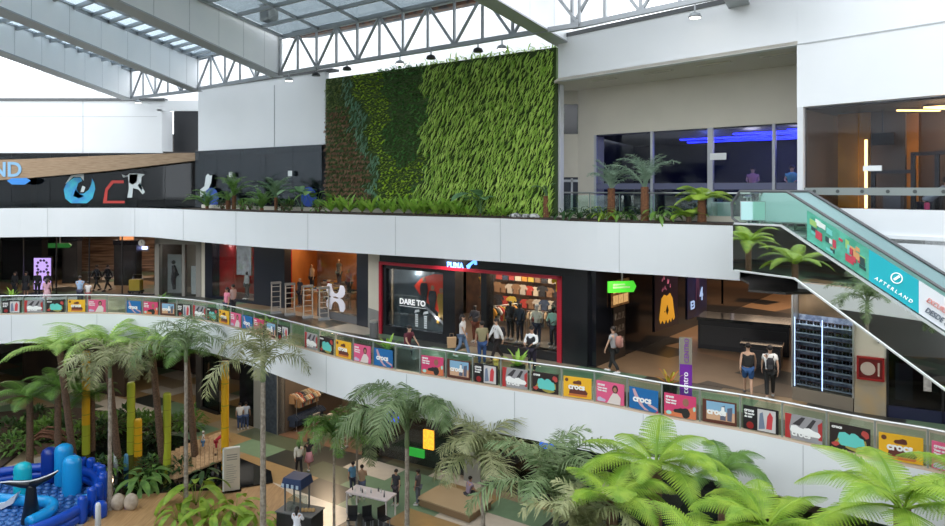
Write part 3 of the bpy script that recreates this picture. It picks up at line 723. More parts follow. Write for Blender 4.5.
ex = thing('intercom', 'small dark switch box high on the cream wall', 'switch', (V2.x-.18, V2.y+.05, L2+2.2), ang(V1, V2))
MB().box(-.04,.04,-.03,.0,0,.35).build('plate', BLACK, ex)
rs = thing('storefront', 'dark glass shop front with a white notice board at the right edge of the gallery', 'shop front', (V2.x, V2.y, L2), ang(V2, V3))
rw = (V3-V2).length
MB().box(0,rw,0,.04,.35,3.9).build('pane', GL_DARK, rs)
MB().box(0,rw,-.05,.3,0,.35).build('plinth', mat('navy_plinth', (.015,.02,.06), .4), rs)
MB().box(0,.06,-.05,.2,0,4).box(1.4,1.46,-.05,.2,0,4).box(rw-.1,rw,-.05,.2,0,4).build('mullion', BLACK, rs)
MB().box(1.5,2.3,-.03,-.01,.5,1.6).build('white_notice', mat('pale_print', (.5,.5,.5), .5, noise=(9,(.3,.3,.3))), rs)
MB().box(.25,.7,.2,.24,.5,1.6).build('grey_notice', mat('grey_print', (.3,.33,.33), .5), rs)
MB().box(.95,1.15,-.03,-.01,.9,1.4).build('small_notice', mat('pale_print', (.5,.5,.5)), rs)
MB().box(2.4,4.2,.3,.5,.6,1.5).build('counter', BLACK, rs)
struct('wall_shop_inner', MB().strip([(14,24.5),(20,21)], L2, T, .2), DARK)
pk = thing('picture_print', 'large dark picture of a motorbike rider with red details behind the right dark shop glass', 'picture', (V2.x+1.0, V2.y+.35, L2+1.6), ang(V2, V3))
MB().box(-.6,2.6,0,.05,0,1.8).build('board', mat('moto_print', (.02,.02,.022), .4, noise=(2.5,(.07,.065,.06))), pk)
MB().tube([(.1,-.02,.5),(.1,-.03,.5)], .35, 18).build('wheel_print', GREYM, pk); MB().prism([(.6,.2),(.9,.1),(1.0,.9),(.7,1.0)], -.03,-.01).build('red_print', RED, pk)
point(14.5, 21.4, 11.8, 25, (1,.9,.8))
# ------------------------------------------------------------------ people
SKINS = [mat('skin_1', (.42,.24,.16), .6), mat('skin_2', (.52,.32,.22), .6), mat('skin_3', (.28,.15,.10), .6)]
HAIR = mat('dark_hair', (.015,.011,.010), .7)
def skin_mesh(verts, edges, radii, root=0, sub=1):
    me = bpy.data.meshes.new('tmp'); me.from_pydata(verts, edges, [])
    o = bpy.data.objects.new('tmp', me); COL.objects.link(o)
    md = o.modifiers.new('s', 'SKIN'); md.use_smooth_shade = True
    for i, r in enumerate(radii):
        sv = me.skin_vertices[0].data[i]; sv.radius = r if isinstance(r, tuple) else (r, r); sv.use_root = (i == root)
    s2 = o.modifiers.new('u', 'SUBSURF'); s2.levels = sub; s2.render_levels = sub
    dg = bpy.context.evaluated_depsgraph_get(); out = bpy.data.meshes.new_from_object(o.evaluated_get(dg))
    bpy.data.objects.remove(o); bpy.data.meshes.remove(me); return out
POSES = {
 'stand': dict(hip=.93, lean=0, leg=((0,0),(0,.03)), arm=((.02,.06),(.0,.08))),
 'walk':  dict(hip=.92, lean=.03, leg=((.16,.30),(-.05,-.30)), arm=((-.14,-.20),(.12,.26))),
 'walk2': dict(hip=.92, lean=.03, leg=((.0,-.24),(.15,.26)), arm=((.10,.2),(-.1,-.12))),
 'hold':  dict(hip=.93, lean=.02, leg=((0,.02),(0,-.02)), arm=((.05,.30),(.05,.30)), up=.22),
 'bend':  dict(hip=.90, lean=.45, leg=((.02,0),(.02,.05)), arm=((.35,.55),(.35,.6)), up=.1),
 'sit':   dict(hip=.48, lean=.12, leg=((.42,.40),(.42,.46)), arm=((.12,.34),(.12,.34)), up=.05),
}
def skeleton(pose):
    p = POSES[pose]; h = p['hip']; le = p['lean']; up = p.get('up', 0)
    V = []; E = []; R = []; ix = {}
    def add(n, co, r, par=None):
        ix[n] = len(V); V.append(co); R.append(r)
        if par: E.append((ix[par], ix[n]))
    drop = .0 if le < .3 else .12
    add('pelvis', (0,0,h+.02), (.15,.11)); add('waist', (0,le*.35,h+.2), (.125,.095), 'pelvis'); add('chest', (0,le*.8,h+.40-drop*.5), (.155,.11), 'waist')
    add('neck', (0,le*1.05,h+.55-drop), .05, 'chest'); add('jaw', (0,le*1.12+.015,h+.63-drop), .065, 'neck'); add('head', (0,le*1.15+.01,h+.71-drop), (.082,.095), 'jaw'); add('crown', (0,le*1.15,h+.775-drop), .055, 'head')
    for s, n in ((-1,'l'),(1,'r')):
        k = 0 if s < 0 else 1; a = p['arm'][k]; g = p['leg'][k]
        sy = le*.95; sz = h+.48-drop
        add('sh'+n, (s*.185,sy,sz), .052, 'chest'); add('el'+n, (s*.235,sy+a[0],sz-.27+up*.2), .040, 'sh'+n)
        add('wr'+n, (s*(.24-up*.4),sy+a[1],sz-.50+up*1.1), .026, 'el'+n); add('pa'+n, (s*(.235-up*.5),sy+a[1]+.02+up*.1,sz-.585+up*1.3), (.034,.018), 'wr'+n)
        add('hp'+n, (s*.095,.0,h-.05), .088, 'pelvis')
        kz = .49 if pose != 'sit' else .47
        add('kn'+n, (s*.10,g[0],kz), .058, 'hp'+n)
        add('ca'+n, (s*.10,g[0]*.45+g[1]*.55-.02,.30), .052, 'kn'+n)
        add('an'+n, (s*.10,g[1],.09+(.03 if g[1] < -.1 else 0)), .035, 'ca'+n); add('to'+n, (s*.115,g[1]+.15,.035), (.038,.025), 'an'+n)
    return V, E, R, ix
_cache = {}
def body_meshes(pose, top, bottom):
    key = (pose, top, bottom)
    if key in _cache: return _cache[key]
    V, E, R, ix = skeleton(pose); out = {}
    R2 = list(R)
    for n_ in ('pelvis','waist','chest','shl','shr','hpl','hpr'):
        r_ = R[ix[n_]]; R2[ix[n_]] = tuple(q*.84 for q in r_) if isinstance(r_, tuple) else r_*.84
    body = skin_mesh(V, E, R2, ix['pelvis'], 1)
    mb = MB()
    for n, s in (('l',-1),('r',1)):
        pa = Vector(V[ix['pa'+n]]); wr = Vector(V[ix['wr'+n]]); d = (pa-wr).normalized(); side = Vector((0,1,0)); side = (side-d*side.dot(d)).normalized(); inw = Vector((-s,0,0))
        for k, L in enumerate((.068,.078,.073,.058)):
            b = pa+side*(.024-.016*k)+d*.005
            mb.tube([b, b+d*L*.5, b+d*L*.85+inw*L*.25, b+d*L+inw*L*.45], [.009,.0085,.008,.005], 5)
        b = wr+d*.03+side*.022; mb.tube([b, b+d*.03+side*.02+inw*.01, b+d*.055+side*.022+inw*.02], [.010,.009,.006], 5)
    hd = Vector(V[ix['head']])
    mb.add([(hd.x-.014,hd.y+.085,hd.z-.03),(hd.x+.014,hd.y+.085,hd.z-.03),(hd.x,hd.y+.12,hd.z-.032),(hd.x,hd.y+.085,hd.z+.02)], [(0,1,2),(0,2,3),(1,3,2)])
    mb.tube([(hd.x-.022,hd.y+.088,hd.z-.058),(hd.x+.022,hd.y+.088,hd.z-.058)], .006, 5)
    for s in (-1,1): mb.ball((hd.x+s*.085,hd.y-.005,hd.z-.005), (.012,.022,.032), 6, 4)
    bm = bmesh.new(); bm.from_mesh(body); tmp = mb.mesh('x'); bm.from_mesh(tmp); bm.to_mesh(body); bm.free(); body.shade_smooth()
    out['body'] = body
    for s in (-1,1): out['eye%d' % s] = MB().ball((hd.x+s*.032,hd.y+.088,hd.z+.012), (.012,.008,.007), 6, 4).mesh('eye')
    hr = MB(); hr.ball((hd.x,hd.y-.022,hd.z+.03), (.098,.105,.092), 12, 8)
    if top.endswith('_long'): hr.tube([(hd.x,hd.y-.06,hd.z+.03),(hd.x,hd.y-.095,hd.z-.08),(hd.x,hd.y-.10,hd.z-.24)], [.08,.085,.04], 8)
    out['hair'] = hr.mesh('hair', smooth=True)
    def sub(names, grow, cut=None, root=None):
        ids = {}; vv = []; ee = []; rr = []
        for n in names: ids[ix[n]] = len(vv); vv.append(V[ix[n]]); r = R[ix[n]]; rr.append(tuple(q+grow for q in r) if isinstance(r, tuple) else (r+grow,)*2)
        for a, b in E:
            if a in ids and b in ids: ee.append((ids[a], ids[b]))
        if cut:
            for par, nm, f, r in cut:
                a = Vector(V[ix[par]]); b = Vector(V[ix[nm]]); ids2 = len(vv); vv.append(tuple(a.lerp(b, f))); rr.append((r, r)); ee.append((ids[ix[par]], ids2))
        return skin_mesh(vv, ee, rr, names.index(root) if root else 0, 1)
    t = top.replace('_long','')
    base = ['waist','pelvis','chest','neck','shl','shr']
    if t == 'short': out['shirt'] = sub(base, .027, [('shl','ell',.55,.052),('shr','elr',.55,.052)], 'waist')
    elif t == 'tank': out['shirt'] = sub(['waist','pelvis','chest','shl','shr'], .026, None, 'waist')
    elif t == 'full': out['shirt'] = sub(base+['ell','elr'], .026, [('ell','wrl',.92,.038),('elr','wrr',.92,.038)], 'waist')
    lb = ['pelvis','hpl','hpr']
    if bottom == 'long': out['trousers'] = sub(lb+['knl','knr','cal','car'], .018, [('cal','anl',.85,.055),('car','anr',.85,.055)], 'pelvis')
    elif bottom == 'shorts': out['trousers'] = sub(lb, .026, [('hpl','knl',.88,.095),('hpr','knr',.88,.095)], 'pelvis')
    elif bottom == 'skirt':
        m = MB().lathe([(.15,POSES[pose]['hip']+.1),(.19,POSES[pose]['hip']-.1),(.26,.5),(.25,.49)], n=14); out['trousers'] = m.mesh('skirt', smooth=True)
    for n in 'lr':
        sh = MB()
        a = Vector(V[ix['an'+n]]); b = Vector(V[ix['to'+n]]); z = b.z-.035
        sh.tube([(a.x,a.y-.06,max(a.z-.045,.04)),(a.x,a.y+.0,max(a.z-.04,.045)),(b.x,b.y-.03,.045+z),(b.x,b.y+.05,.035+z)], [.035,.05,.048,.03], 8); out['shoe'+n] = sh.mesh('shoe', smooth=True)
    _cache[key] = out; return out
def cloth(c, n=[0], emis=0):
    k = 'cloth_%02x%02x%02x' % tuple(int(255*min(1, max(0, x))) for x in c); return mat(k, c, .85)
def person(label, loc, rz, pose='stand', top='short', bottom='long', tc=(.5,.5,.5), bc=(.03,.04,.08), sc=(.6,.6,.6), skin=0, h=1.0, hair=HAIR, name='person', cat='person', group=None, skinmat=None, bag=None):
    ms = body_meshes(pose, top, bottom)
    me = ms['body'].copy(); me.materials.clear(); me.materials.append(skinmat or SKINS[skin])
    o = bpy.data.objects.new(name, me); COL.objects.link(o); o.location = loc; o.rotation_euler = (0,0,rz); o.scale = (h,h,h); tag(o, label, cat, group)
    for k, m in (('shirt', cloth(tc)), ('trousers', cloth(bc)), ('shoel', cloth(sc)), ('shoer', cloth(sc)), ('hair', hair), ('eye-1', BLACK), ('eye1', BLACK)):
        if k not in ms or (k[:3] in ('hai','eye') and hair is None): continue
        q = ms[k].copy(); q.materials.clear(); q.materials.append(m); nm = {'trousers': 'skirt' if bottom == 'skirt' else ('shorts' if bottom == 'shorts' else 'trousers'), 'shoel': 'shoe', 'shoer': 'shoe', 'eye1': 'eye', 'eye-1': 'eye'}.get(k, k)
        link(nm, q, o)
    if bag == 'backpack':
        z = POSES[pose]['hip']
        b = bpy.data.objects
        bp = thing('backpack', 'backpack worn by the '+' '.join(label.split()[:11]), 'backpack', loc, rz); bp.scale = (h,h,h)
        MB().tube([(0,-.20,z+.08),(0,-.22,z+.14),(0,-.22,z+.36),(0,-.19,z+.45)], [.10,.13,.13,.08], 10).build('sack', cloth((.02,.02,.025)), bp, smooth=True)
        st = MB()
        for s in (-1,1): st.tube([(s*.09,-.13,z+.44),(s*.11,.0,z+.52),(s*.11,.12,z+.42),(s*.12,.04,z+.2),(s*.10,-.12,z+.12)], .014, 5)
        st.build('strap', BLACK, bp); MB().box(-.07,.07,-.36,-.33,z+.12,z+.26).build('pocket', cloth((.05,.05,.055)), bp)
    return o
def G2(px, py): return G(px, py, L2)
def bagobj(label, loc, col, w=.3, h=.35, cat='shopping bag'):
    t = thing('shopping_bag', label, cat, loc, .3)
    MB().add([(-w/2,-.06,0),(w/2,-.06,0),(w/2,.06,0),(-w/2,.06,0),(-w/2*1.05,-.08,h),(w/2*1.05,-.08,h),(w/2*1.05,.08,h),(-w/2*1.05,.08,h)], [(0,3,2,1),(4,5,6,7),(0,1,5,4),(1,2,6,5),(2,3,7,6),(3,0,4,7)]).build('bag', cloth(col), t)
    MB().tube([(-.08,0,h),(-.07,0,h+.15),(.07,0,h+.15),(.08,0,h)], .008, 5).build('handle', cloth(tuple(x*.6 for x in col)), t)
# middle gallery
p = G2(227,321); person('person in a pink shirt holding a white bag below the red shop wall', p, 2.4, 'stand', 'short_long', 'long', (.70,.22,.30), (.04,.05,.09), bag=None)
p2 = Q(233,37.4,L2); person('person in a striped pale top right behind the one in the pink shirt', p2, 1.2, 'stand', 'short', 'long', (.55,.38,.36), (.05,.05,.07))
bagobj('white shopping bag held by the person in the pink shirt', p+Vector((-.35,-.1,.55)), (.8,.8,.8))
p = G2(462,357); person('woman in a white top and light jeans walking past the shop door', p, -1.9, 'walk', 'short_long', 'long', (.75,.72,.70), (.16,.24,.38), (.7,.7,.7), 1)
bagobj('tan paper bag carried by the woman in light jeans', p+Vector((-.42,-.15,.42)), (.52,.33,.18), .34, .42)
p = G2(482,366); person('person in an olive vest and blue jeans standing beside the window mannequins', p, .2, 'stand', 'short', 'long', (.28,.24,.13), (.03,.07,.18), (.75,.75,.75), 0)
p = G2(497,362); person('man in a white shirt and black trousers striding past the shop', p, 1.9, 'walk', 'full', 'long', (.75,.75,.74), (.02,.015,.015), (.1,.06,.04), 1, bag='backpack')
p = G2(532,373); guard = person('guard in a black vest over a white shirt standing at the railing', p, 2.6, 'hold', 'full', 'long', (.75,.75,.75), (.02,.015,.03), (.02,.02,.02), 0)
vm_ = body_meshes('hold', 'tank', 'long')['shirt'].copy(); vm_.materials.clear(); vm_.materials.append(cloth((.015,.015,.018))); vo_ = link('vest', vm_, guard); vo_.scale = (1.12,1.16,1.0)
p = G2(614,373); person('person in a grey T shirt and black trousers walking by the green sign', p, .9, 'walk2', 'short', 'long', (.34,.34,.35), (.02,.02,.022), (.7,.7,.7), 1, bag=None)
bp = thing('backpack', 'pink and brown backpack on the person in the grey T shirt', 'backpack', p, .9)
MB().tube([(0,-.19,1.0),(0,-.21,1.06),(0,-.21,1.3),(0,-.18,1.4)], [.10,.14,.14,.08], 10).build('sack', cloth((.35,.16,.13)), bp, smooth=True); MB().box(-.04,.04,-.36,-.33,1.02,1.35).build('pocket', cloth((.6,.35,.3)), bp)
p = Q(748,23.3,L2); person('man in a black tank top and blue shorts walking away into the corridor', p, -.35, 'walk', 'tank', 'shorts', (.02,.02,.022), (.03,.09,.24), (.15,.15,.15), 1)
p = Q(770,22.95,L2); person('person in a white T shirt and black trousers walking beside the man in blue shorts', p, -.35, 'walk2', 'short', 'long', (.75,.75,.74), (.02,.02,.022), (.5,.5,.5), 1, bag='backpack')
# seated person by the railing and bench
bn = thing('bench', 'low grey bench by the railing under the DARE TO window', 'bench', Q(405,28.6,L2), -.65)
MB().box(-.7,.7,-.2,.2,.38,.45).build('seat', GREYM, bn)
for s in (-.6,.6): MB().box(s-.03,s+.03,-.18,.18,0,.38).build('leg', GREYM, bn)
person('person in a maroon top sitting by the railing before the DARE TO window', Q(407,28.65,L2), -2.3, 'sit', 'short', 'long', (.12,.02,.035), (.03,.03,.05), (.5,.5,.5), 1)
# people seen over the railing on the left
person('person in a pale blue top leaning at the far left railing', Q(80,41.0,L2), .3, 'hold', 'short', 'long', (.30,.42,.60), (.05,.05,.08))
person('child in a white top beside the person in pale blue at the railing', Q(88,41.2,L2), .3, 'stand', 'short', 'long', (.75,.7,.68), (.3,.1,.1), h=.8)
person('person in a pink dress at the far left railing in front of the lilac screen', Q(47,41.0,L2), .2, 'stand', 'short_long', 'skirt', (.55,.3,.36), (.5,.3,.34), h=.92)
for i, (x, pz, lb) in enumerate(((15,'stand','leftmost dark silhouetted person, hands together, before the dark glass'),(26,'stand','dark silhouetted woman in a flared skirt, second from the left before the dark glass'),(37.5,'stand','dark silhouetted person on the left side of the lilac screen'),(48,'hold','dark silhouetted person on the right side of the lilac screen'))):
    person(lb, Q(x,44.3,L2), 2.9+.2*i, pz, 'full_long' if i < 2 else 'full', 'skirt' if i == 1 else 'long', (.012,.012,.015), (.015,.015,.02), (.02,.02,.02), 2, h=.93)  # near-black clothes put the backlit silhouette's shade into the colour
for x, lb in ((97,'dark silhouetted person inside the left shop between the screen and the cabinet'),(108,'dark silhouetted person inside the left shop close to the yellow cart')):
    person(lb, Q(x,47.0,L2), 2.6, 'walk', 'full', 'long', (.015,.013,.013), (.02,.02,.02), (.02,.02,.02), 2)
# upper floor people in the blue lounge and gym
person('person in a pink shirt behind the blue lounge glass', Q(753,27.2,L3+.42), 2.6, 'hold', 'short', 'long', (.42,.20,.26), (.03,.03,.05), skin=1, h=.98)
person('person in a cyan shirt behind the blue lounge glass near the white post', Q(792,25.2,L3+.42), 2.6, 'hold', 'short', 'long', (.08,.32,.42), (.03,.03,.05), skin=1, h=.98)
person('man in a grey T shirt bending over behind the gym glass', Vector((12.0,18.6,L3)), -2.2, 'bend', 'short', 'long', (.27,.31,.34), (.03,.03,.05), skin=1, h=1.0)
# mannequins
MSK = mat('mannequin_dark', (.03,.03,.032), .4); MSW = mat('mannequin_white', (.6,.58,.55), .4)
def onM(t, o, z=L2+.36): v = M0+pd*t+pn*o; return Vector((v.x, v.y, z))
def manq(lab, t, o, tc, bc, pose='stand', top='full', bottom='long', sm=MSK, rz=None, z=L2+.36, sc=(.5,.5,.5), hair=None):
    return person(lab, onM(t, o, z), (ang(M0,M1)-PI if rz is None else rz), pose, top, bottom, tc, bc, sc, h=.98, name='mannequin', cat='mannequin', skinmat=sm, hair=hair)
struct('floor_display', MB().add([tuple(onM(6.15,.05,L2)), tuple(onM(9.5,.05,L2)), tuple(onM(9.5,1.5,L2)), tuple(onM(6.15,1.5,L2)), tuple(onM(6.15,.05)), tuple(onM(9.5,.05)), tuple(onM(9.5,1.5)), tuple(onM(6.15,1.5))], [(0,3,2,1),(4,5,6,7),(0,1,5,4),(1,2,6,5),(2,3,7,6),(3,0,4,7)]), mat('display_floor', (.10,.085,.07), .5))
manq('mannequin in a mint green hoodie and cap on the right of the shop window', 9.0, .55, (.32,.62,.50), (.03,.035,.05), 'hold', hair=mat('cap_dark_green', (.05,.12,.09), .7))
manq('mannequin in a pale cream top and white cap beside the mint green hoodie', 8.2, .6, (.62,.62,.50), (.04,.05,.08), 'hold', sm=MSW, hair=mat('cap_white', (.7,.7,.68), .7))
manq('mannequin in a navy and white jacket left of the cream topped one', 7.35, .6, (.04,.045,.06), (.02,.02,.03), 'stand', sm=MSK, hair=None)
manq('mannequin in dark clothes behind the mint green hoodie', 8.62, 1.2, (.04,.04,.05), (.03,.04,.08), 'stand')
manq('mannequin in a black outfit at the left of the shop window', 6.7, .9, (.03,.03,.03), (.03,.03,.03), 'stand')
manq('mannequin bust in a yellow shirt high above the shop door', 4.85, 1.6, (.70,.38,.03), (.5,.28,.03), 'stand', 'short', 'shorts', z=L2+1.9, sc=(.03,.03,.03))
manq('mannequin in a black and white jacket at the shop door', 4.85, .9, (.05,.05,.06), (.16,.05,.03), 'hold', z=L2)
# sportswear on racks and walls: garment prototype
def garment_mesh():
    m = MB()
    m.prism([(-.2,0),(-.19,.38),(-.34,.30),(-.40,.42),(-.22,.60),(-.09,.64),(0,.60),(.09,.64),(.22,.60),(.40,.42),(.34,.30),(.19,.38),(.2,0)], -.035, .035); return m
GARM = {}
def garment(lab, loc, rz, c, group, name='hanging_shirt', sc=1.0):
    k = tuple(c)
    if k not in GARM: GARM[k] = garment_mesh().mesh('garment', cloth(c))
    o = bpy.data.objects.new(name, GARM[k]); COL.objects.link(o); o.location = loc; o.rotation_euler = (0,0,rz); o.scale = (sc,)*3
    return tag(o, lab, 'shirt', group)
cols = [(.65,.30,.05),(.04,.04,.05),(.55,.5,.45),(.5,.06,.05),(.62,.45,.08),(.06,.09,.16),(.7,.62,.5),(.30,.17,.10)]
random.seed(3)
for r, (z, o_) in enumerate(((L2+3.0,4.6),(L2+2.35,4.6),(L2+1.7,4.6),(L2+1.05,4.6),(L2+.4,4.6))):
    for k in range(18):
        t_ = 3.6+k*.37+.1*(r % 2)
        garment('shirt hanging on the back wall of the shop with the red frame', onM(t_, o_, z), ang(M0,M1), cols[(k*3+r*2+random.randint(0,3)) % 8], 'shirts on the back wall of the shop with the red frame', sc=random.uniform(.66,.84))
garment('yellow shirt on display high in the right shop window', onM(8.6,1.9,L2+2.45), ang(M0,M1), (.75,.55,.02), None, sc=1.1)
garment('orange shirt on display beside the yellow one in the shop window', onM(9.6,2.2,L2+2.3), ang(M0,M1), (.75,.30,.05), None, sc=1.1)
def rack(lab, loc, rz, n, pal, group, h=1.4, w=1.6):
    t = thing('clothes_rack', lab, 'clothes rack', loc, rz)
    MB().tube([(-w/2,0,h),(w/2,0,h)], .02, 6).build('rail', STEEL, t)
    for s in (-1,1): MB().tube([(s*w/2,0,0),(s*w/2,0,h)], .02, 6).build('post', STEEL, t); MB().box(s*w/2-.03,s*w/2+.03,-.25,.25,0,.03).build('foot', STEEL, t)
    c, s_ = math.cos(rz), math.sin(rz)
    for k in range(n):
        x = -w/2+.1+k*(w-.2)/(n-1)
        garment('shirt hanging on the '+group, Vector(loc)+Vector((x*c, x*s_, h-.70)), rz+PI/2+.1, pal[k % len(pal)], 'shirts on the '+group, sc=1.0)
warm = [(.45,.33,.22),(.55,.50,.42),(.35,.06,.05),(.05,.05,.06),(.50,.28,.10),(.2,.22,.25)]
rack('steel clothes rack seen through the right half of the shop window', onM(7.4,2.6,L2), ang(M0,M1)+.3, 12, warm, 'rack behind the window mannequins')
rack('steel clothes rack just inside the shop door', onM(5.0,3.0,L2), ang(M0,M1)+1.2, 10, cols, 'rack inside the shop door')
rack('steel clothes rack deep at the right of the shop with the red frame', onM(9.0,3.0,L2), ang(M0,M1)-.2, 12, cols, 'rack at the right of the shop')
# left sportswear shop content
def tbl(lab, loc, rz, w, d, h, m=None, name='display_table'):
    t = thing(name, lab, 'table', loc, rz); m = m or WOOD
    MB().box(-w/2,w/2,-d/2,d/2,h-.06,h).build('table_top', m, t)
    for sx in (-1,1):
        for sy in (-1,1): MB().box(sx*(w/2-.06)-.03,sx*(w/2-.06)+.03,sy*(d/2-.06)-.03,sy*(d/2-.06)+.03,0,h-.06).build('leg', m, t)
    return t
def folded(loc, rz, c, lab, group):
    o = MB().box(-.17,.17,-.13,.13,0,.045).box(-.165,.165,-.12,.13,.045,.085).build('folded_shirt', cloth(c)); o.location = loc; o.rotation_euler = (0,0,rz); tag(o, lab, 'shirt', group)
for j, (x, d, w) in enumerate(((318,41.0,1.8),(345,40.5,1.6),(335,44.0,2.0))):
    p = Q(x,d,L2); tbl(('wooden display table behind the left security gates','wooden display table behind the white emblem','wooden display table deepest in the orange lit shop')[j], p, -.6, w, .8, .9)
    for k in range(6):
        for q in range(2):
            folded(p+Vector((math.cos(-.6)*(-.7+.28*k)*w/1.8, math.sin(-.6)*(-.7+.28*k)*w/1.8, .9+.09*q)), -.6, cols[(k+j+q*3) % 8], 'folded shirt on a display table in the orange lit shop', 'folded shirts in the orange lit shop')
sh = thing('shelf_unit', 'dark wall shelf full of shoes in the orange lit shop', 'shelf', (-5.9,43.6,L2), ang((-11,49.5),(-1.5,40.5)))
MB().box(-1.9,1.9,.2,.25,0,3.6).build('back_panel', mat('shelf_brown_back', (.10,.055,.03), .6), sh)
for k in range(6): MB().box(-1.9,1.9,-.15,.2,.7+k*.5,.74+k*.5).build('shelf', BLACK, sh)
for s in (-1.9,0,1.9): MB().box(s-.03,s+.03,-.15,.25,0,3.6).build('upright', BLACK, sh)
def shoe_mesh(): return MB().tube([(-.13,0,.06),(-.05,0,.07),(.06,0,.05),(.14,0,.03)], [.045,.055,.045,.025], 8)
SHM = {}
shd = Vector((math.cos(ang((-11,49.5),(-1.5,40.5))), math.sin(ang((-11,49.5),(-1.5,40.5)))))
for k in range(6):
    for j in range(9):
        c = [(.6,.6,.6),(.03,.03,.03),(.4,.08,.05),(.35,.2,.1)][(k*2+j) % 4]
        if c not in SHM: SHM[c] = shoe_mesh().mesh('shoe', cloth(c), True)
        o = bpy.data.objects.new('shoe', SHM[c]); COL.objects.link(o); x = -1.65+j*.41
        o.location = (-5.9+shd.x*x, 43.6+shd.y*x, L2+.74+k*.5); o.rotation_euler = (0,0,1.9+.1*j); tag(o, 'shoe on the dark wall shelf of the orange lit shop', 'shoe', 'shoes on the dark wall shelf')
for i, (x, d, c, z, lb) in enumerate(((300,40.6,(.03,.03,.04),0,'mannequin in black left of the display tables in the orange lit shop'),(329,38.6,(.50,.26,.05),0,'mannequin in an ochre shirt between the security gates and the emblem'),(349,40.0,(.35,.06,.05),.6,'mannequin in a dark red top raised behind the white emblem'),(312,43.2,(.5,.36,.25),.5,'mannequin in a beige top raised at the back of the orange lit shop'),(339,42.5,(.05,.05,.05),.9,'mannequin in a black top raised at the back of the orange lit shop'))):
    person(lb, Q(x,d,L2+z), 2.4, 'stand', 'short', 'long', c, (.03,.03,.04), (.3,.3,.3), h=.98, name='mannequin', cat='mannequin', skinmat=mat('mannequin_tan', (.35,.22,.14), .5), hair=None)
    if z: tbl('small plinth table under the '+' '.join(lb.split()[:8]), Q(x,d,L2), -.5, .7, .7, z, name='plinth_table')
# security gates
gate = None
for i, (x, y) in enumerate(((276,325),(290,330),(308,333),(324,336))):
    lab = ('first','second','third','fourth')[i]+' steel security gate from the left at the entrance of the orange lit shop'
    p = Q(x, [38.5,38.0,37.2,36.6][i], L2)
    if gate is None:
        g = thing('security_gate', lab, 'security gate', p, ang(U1,U3)+PI/2-.3, 'security gates'); gate = g
        MB().box(-.28,.28,-.09,.09,0,.12).build('base', GREYM, g)
        for s in (-1,1): MB().box(s*.24-.025,s*.24+.025,-.04,.04,.12,1.65).build('post', mat('gate_beige', (.42,.38,.33), .4), g)
        for k in range(5): MB().box(-.24,.24,-.025,.025,.35+k*.28,.38+k*.28).build('rung', mat('gate_beige', (.42,.38,.33)), g)
        MB().box(-.28,.28,-.06,.06,1.62,1.75).build('head', mat('gate_head', (.2,.19,.18), .4), g)
    else: dup(gate, p, None, lab)
# red shop window content
sw = thing('display_screen', 'white lit picture panel hanging in the red window of the left shop', 'screen', Q(244,42.6,L2+1.6), -.5)
MB().box(-.6,.6,0,.06,0,1.9).build('panel', mat('pale_picture', (.35,.36,.38), .5, emis=.25, noise=(2.5,(.12,.12,.13))), sw)
MB().box(-.62,-.6,-.02,.08,-.02,1.92).box(.6,.62,-.02,.08,-.02,1.92).build('frame', STEEL, sw)
ltg = thing('ceiling_light', 'jagged white ceiling light strip in the red shop window', 'light', Q(240,43.3,L2+3.4), -.5)
b = MB()
for k in range(6): b.bar((-1.3+k*.42,0,.05*(k % 2)), (-1.3+(k+1)*.42,0,.05*((k+1) % 2)), .08)
b.build('tube', mat('white_light', (1,.96,.9), .4, emis=3), ltg)
person('mannequin in a white jacket in the dark part of the red shop window', Q(247,42.2,L2+.2), 2.4, 'stand', 'full', 'long', (.5,.5,.5), (.04,.05,.06), h=.98, name='mannequin', cat='mannequin', skinmat=MSK, hair=None)
# ------------------------------------------------------------------ plant kit
def leafmat(name, c1, c2, sc=3, tr=.3): return mat(name, c1, .5, noise=(sc, c2), trans=tr)
LF_BRIGHT = leafmat('fern_bright', (.15,.29,.02), (.30,.44,.045))
LF_MID = leafmat('leaf_mid', (.08,.19,.04), (.18,.34,.07))
LF_DARK = leafmat('leaf_dark', (.02,.06,.018), (.05,.12,.03))
LF_PALM = leafmat('palm_leaf', (.10,.17,.06), (.25,.33,.16), 2.5)
LF_PALM2 = leafmat('palm_leaf_dry', (.17,.20,.08), (.38,.39,.20), 2.5)
LF_CYC = leafmat('cycad_leaf', (.09,.20,.09), (.25,.38,.20), 4)
LF_NEST = leafmat('nest_fern', (.22,.44,.05), (.40,.62,.10), 4)
LF_FERN = leafmat('tree_fern_leaf', (.08,.19,.03), (.18,.34,.06), 2)
LF_PALE = leafmat('pale_fan_leaf', (.22,.34,.24), (.36,.48,.36), 4)
LF_LIME = leafmat('lime_fern', (.30,.48,.04), (.42,.60,.08), 3)
def rach(L, a0, a1, p=1.3, n=12):
    pts = [Vector((0,0,0))]; T_ = []
    for k in range(n):
        a = a0+(a1-a0)*((k+.5)/n)**p; d = Vector((math.cos(a),0,math.sin(a))); T_.append(d); pts.append(pts[-1]+d*L/n)
    T_.append(T_[-1]); return pts, T_
def samp(pts, T_, t):
    n = len(pts)-1; f = min(t*n, n-1e-6); i = int(f); return pts[i].lerp(pts[i+1], f-i), T_[i].lerp(T_[min(i+1, n)], f-i).normalized()
FR_CACHE = {}
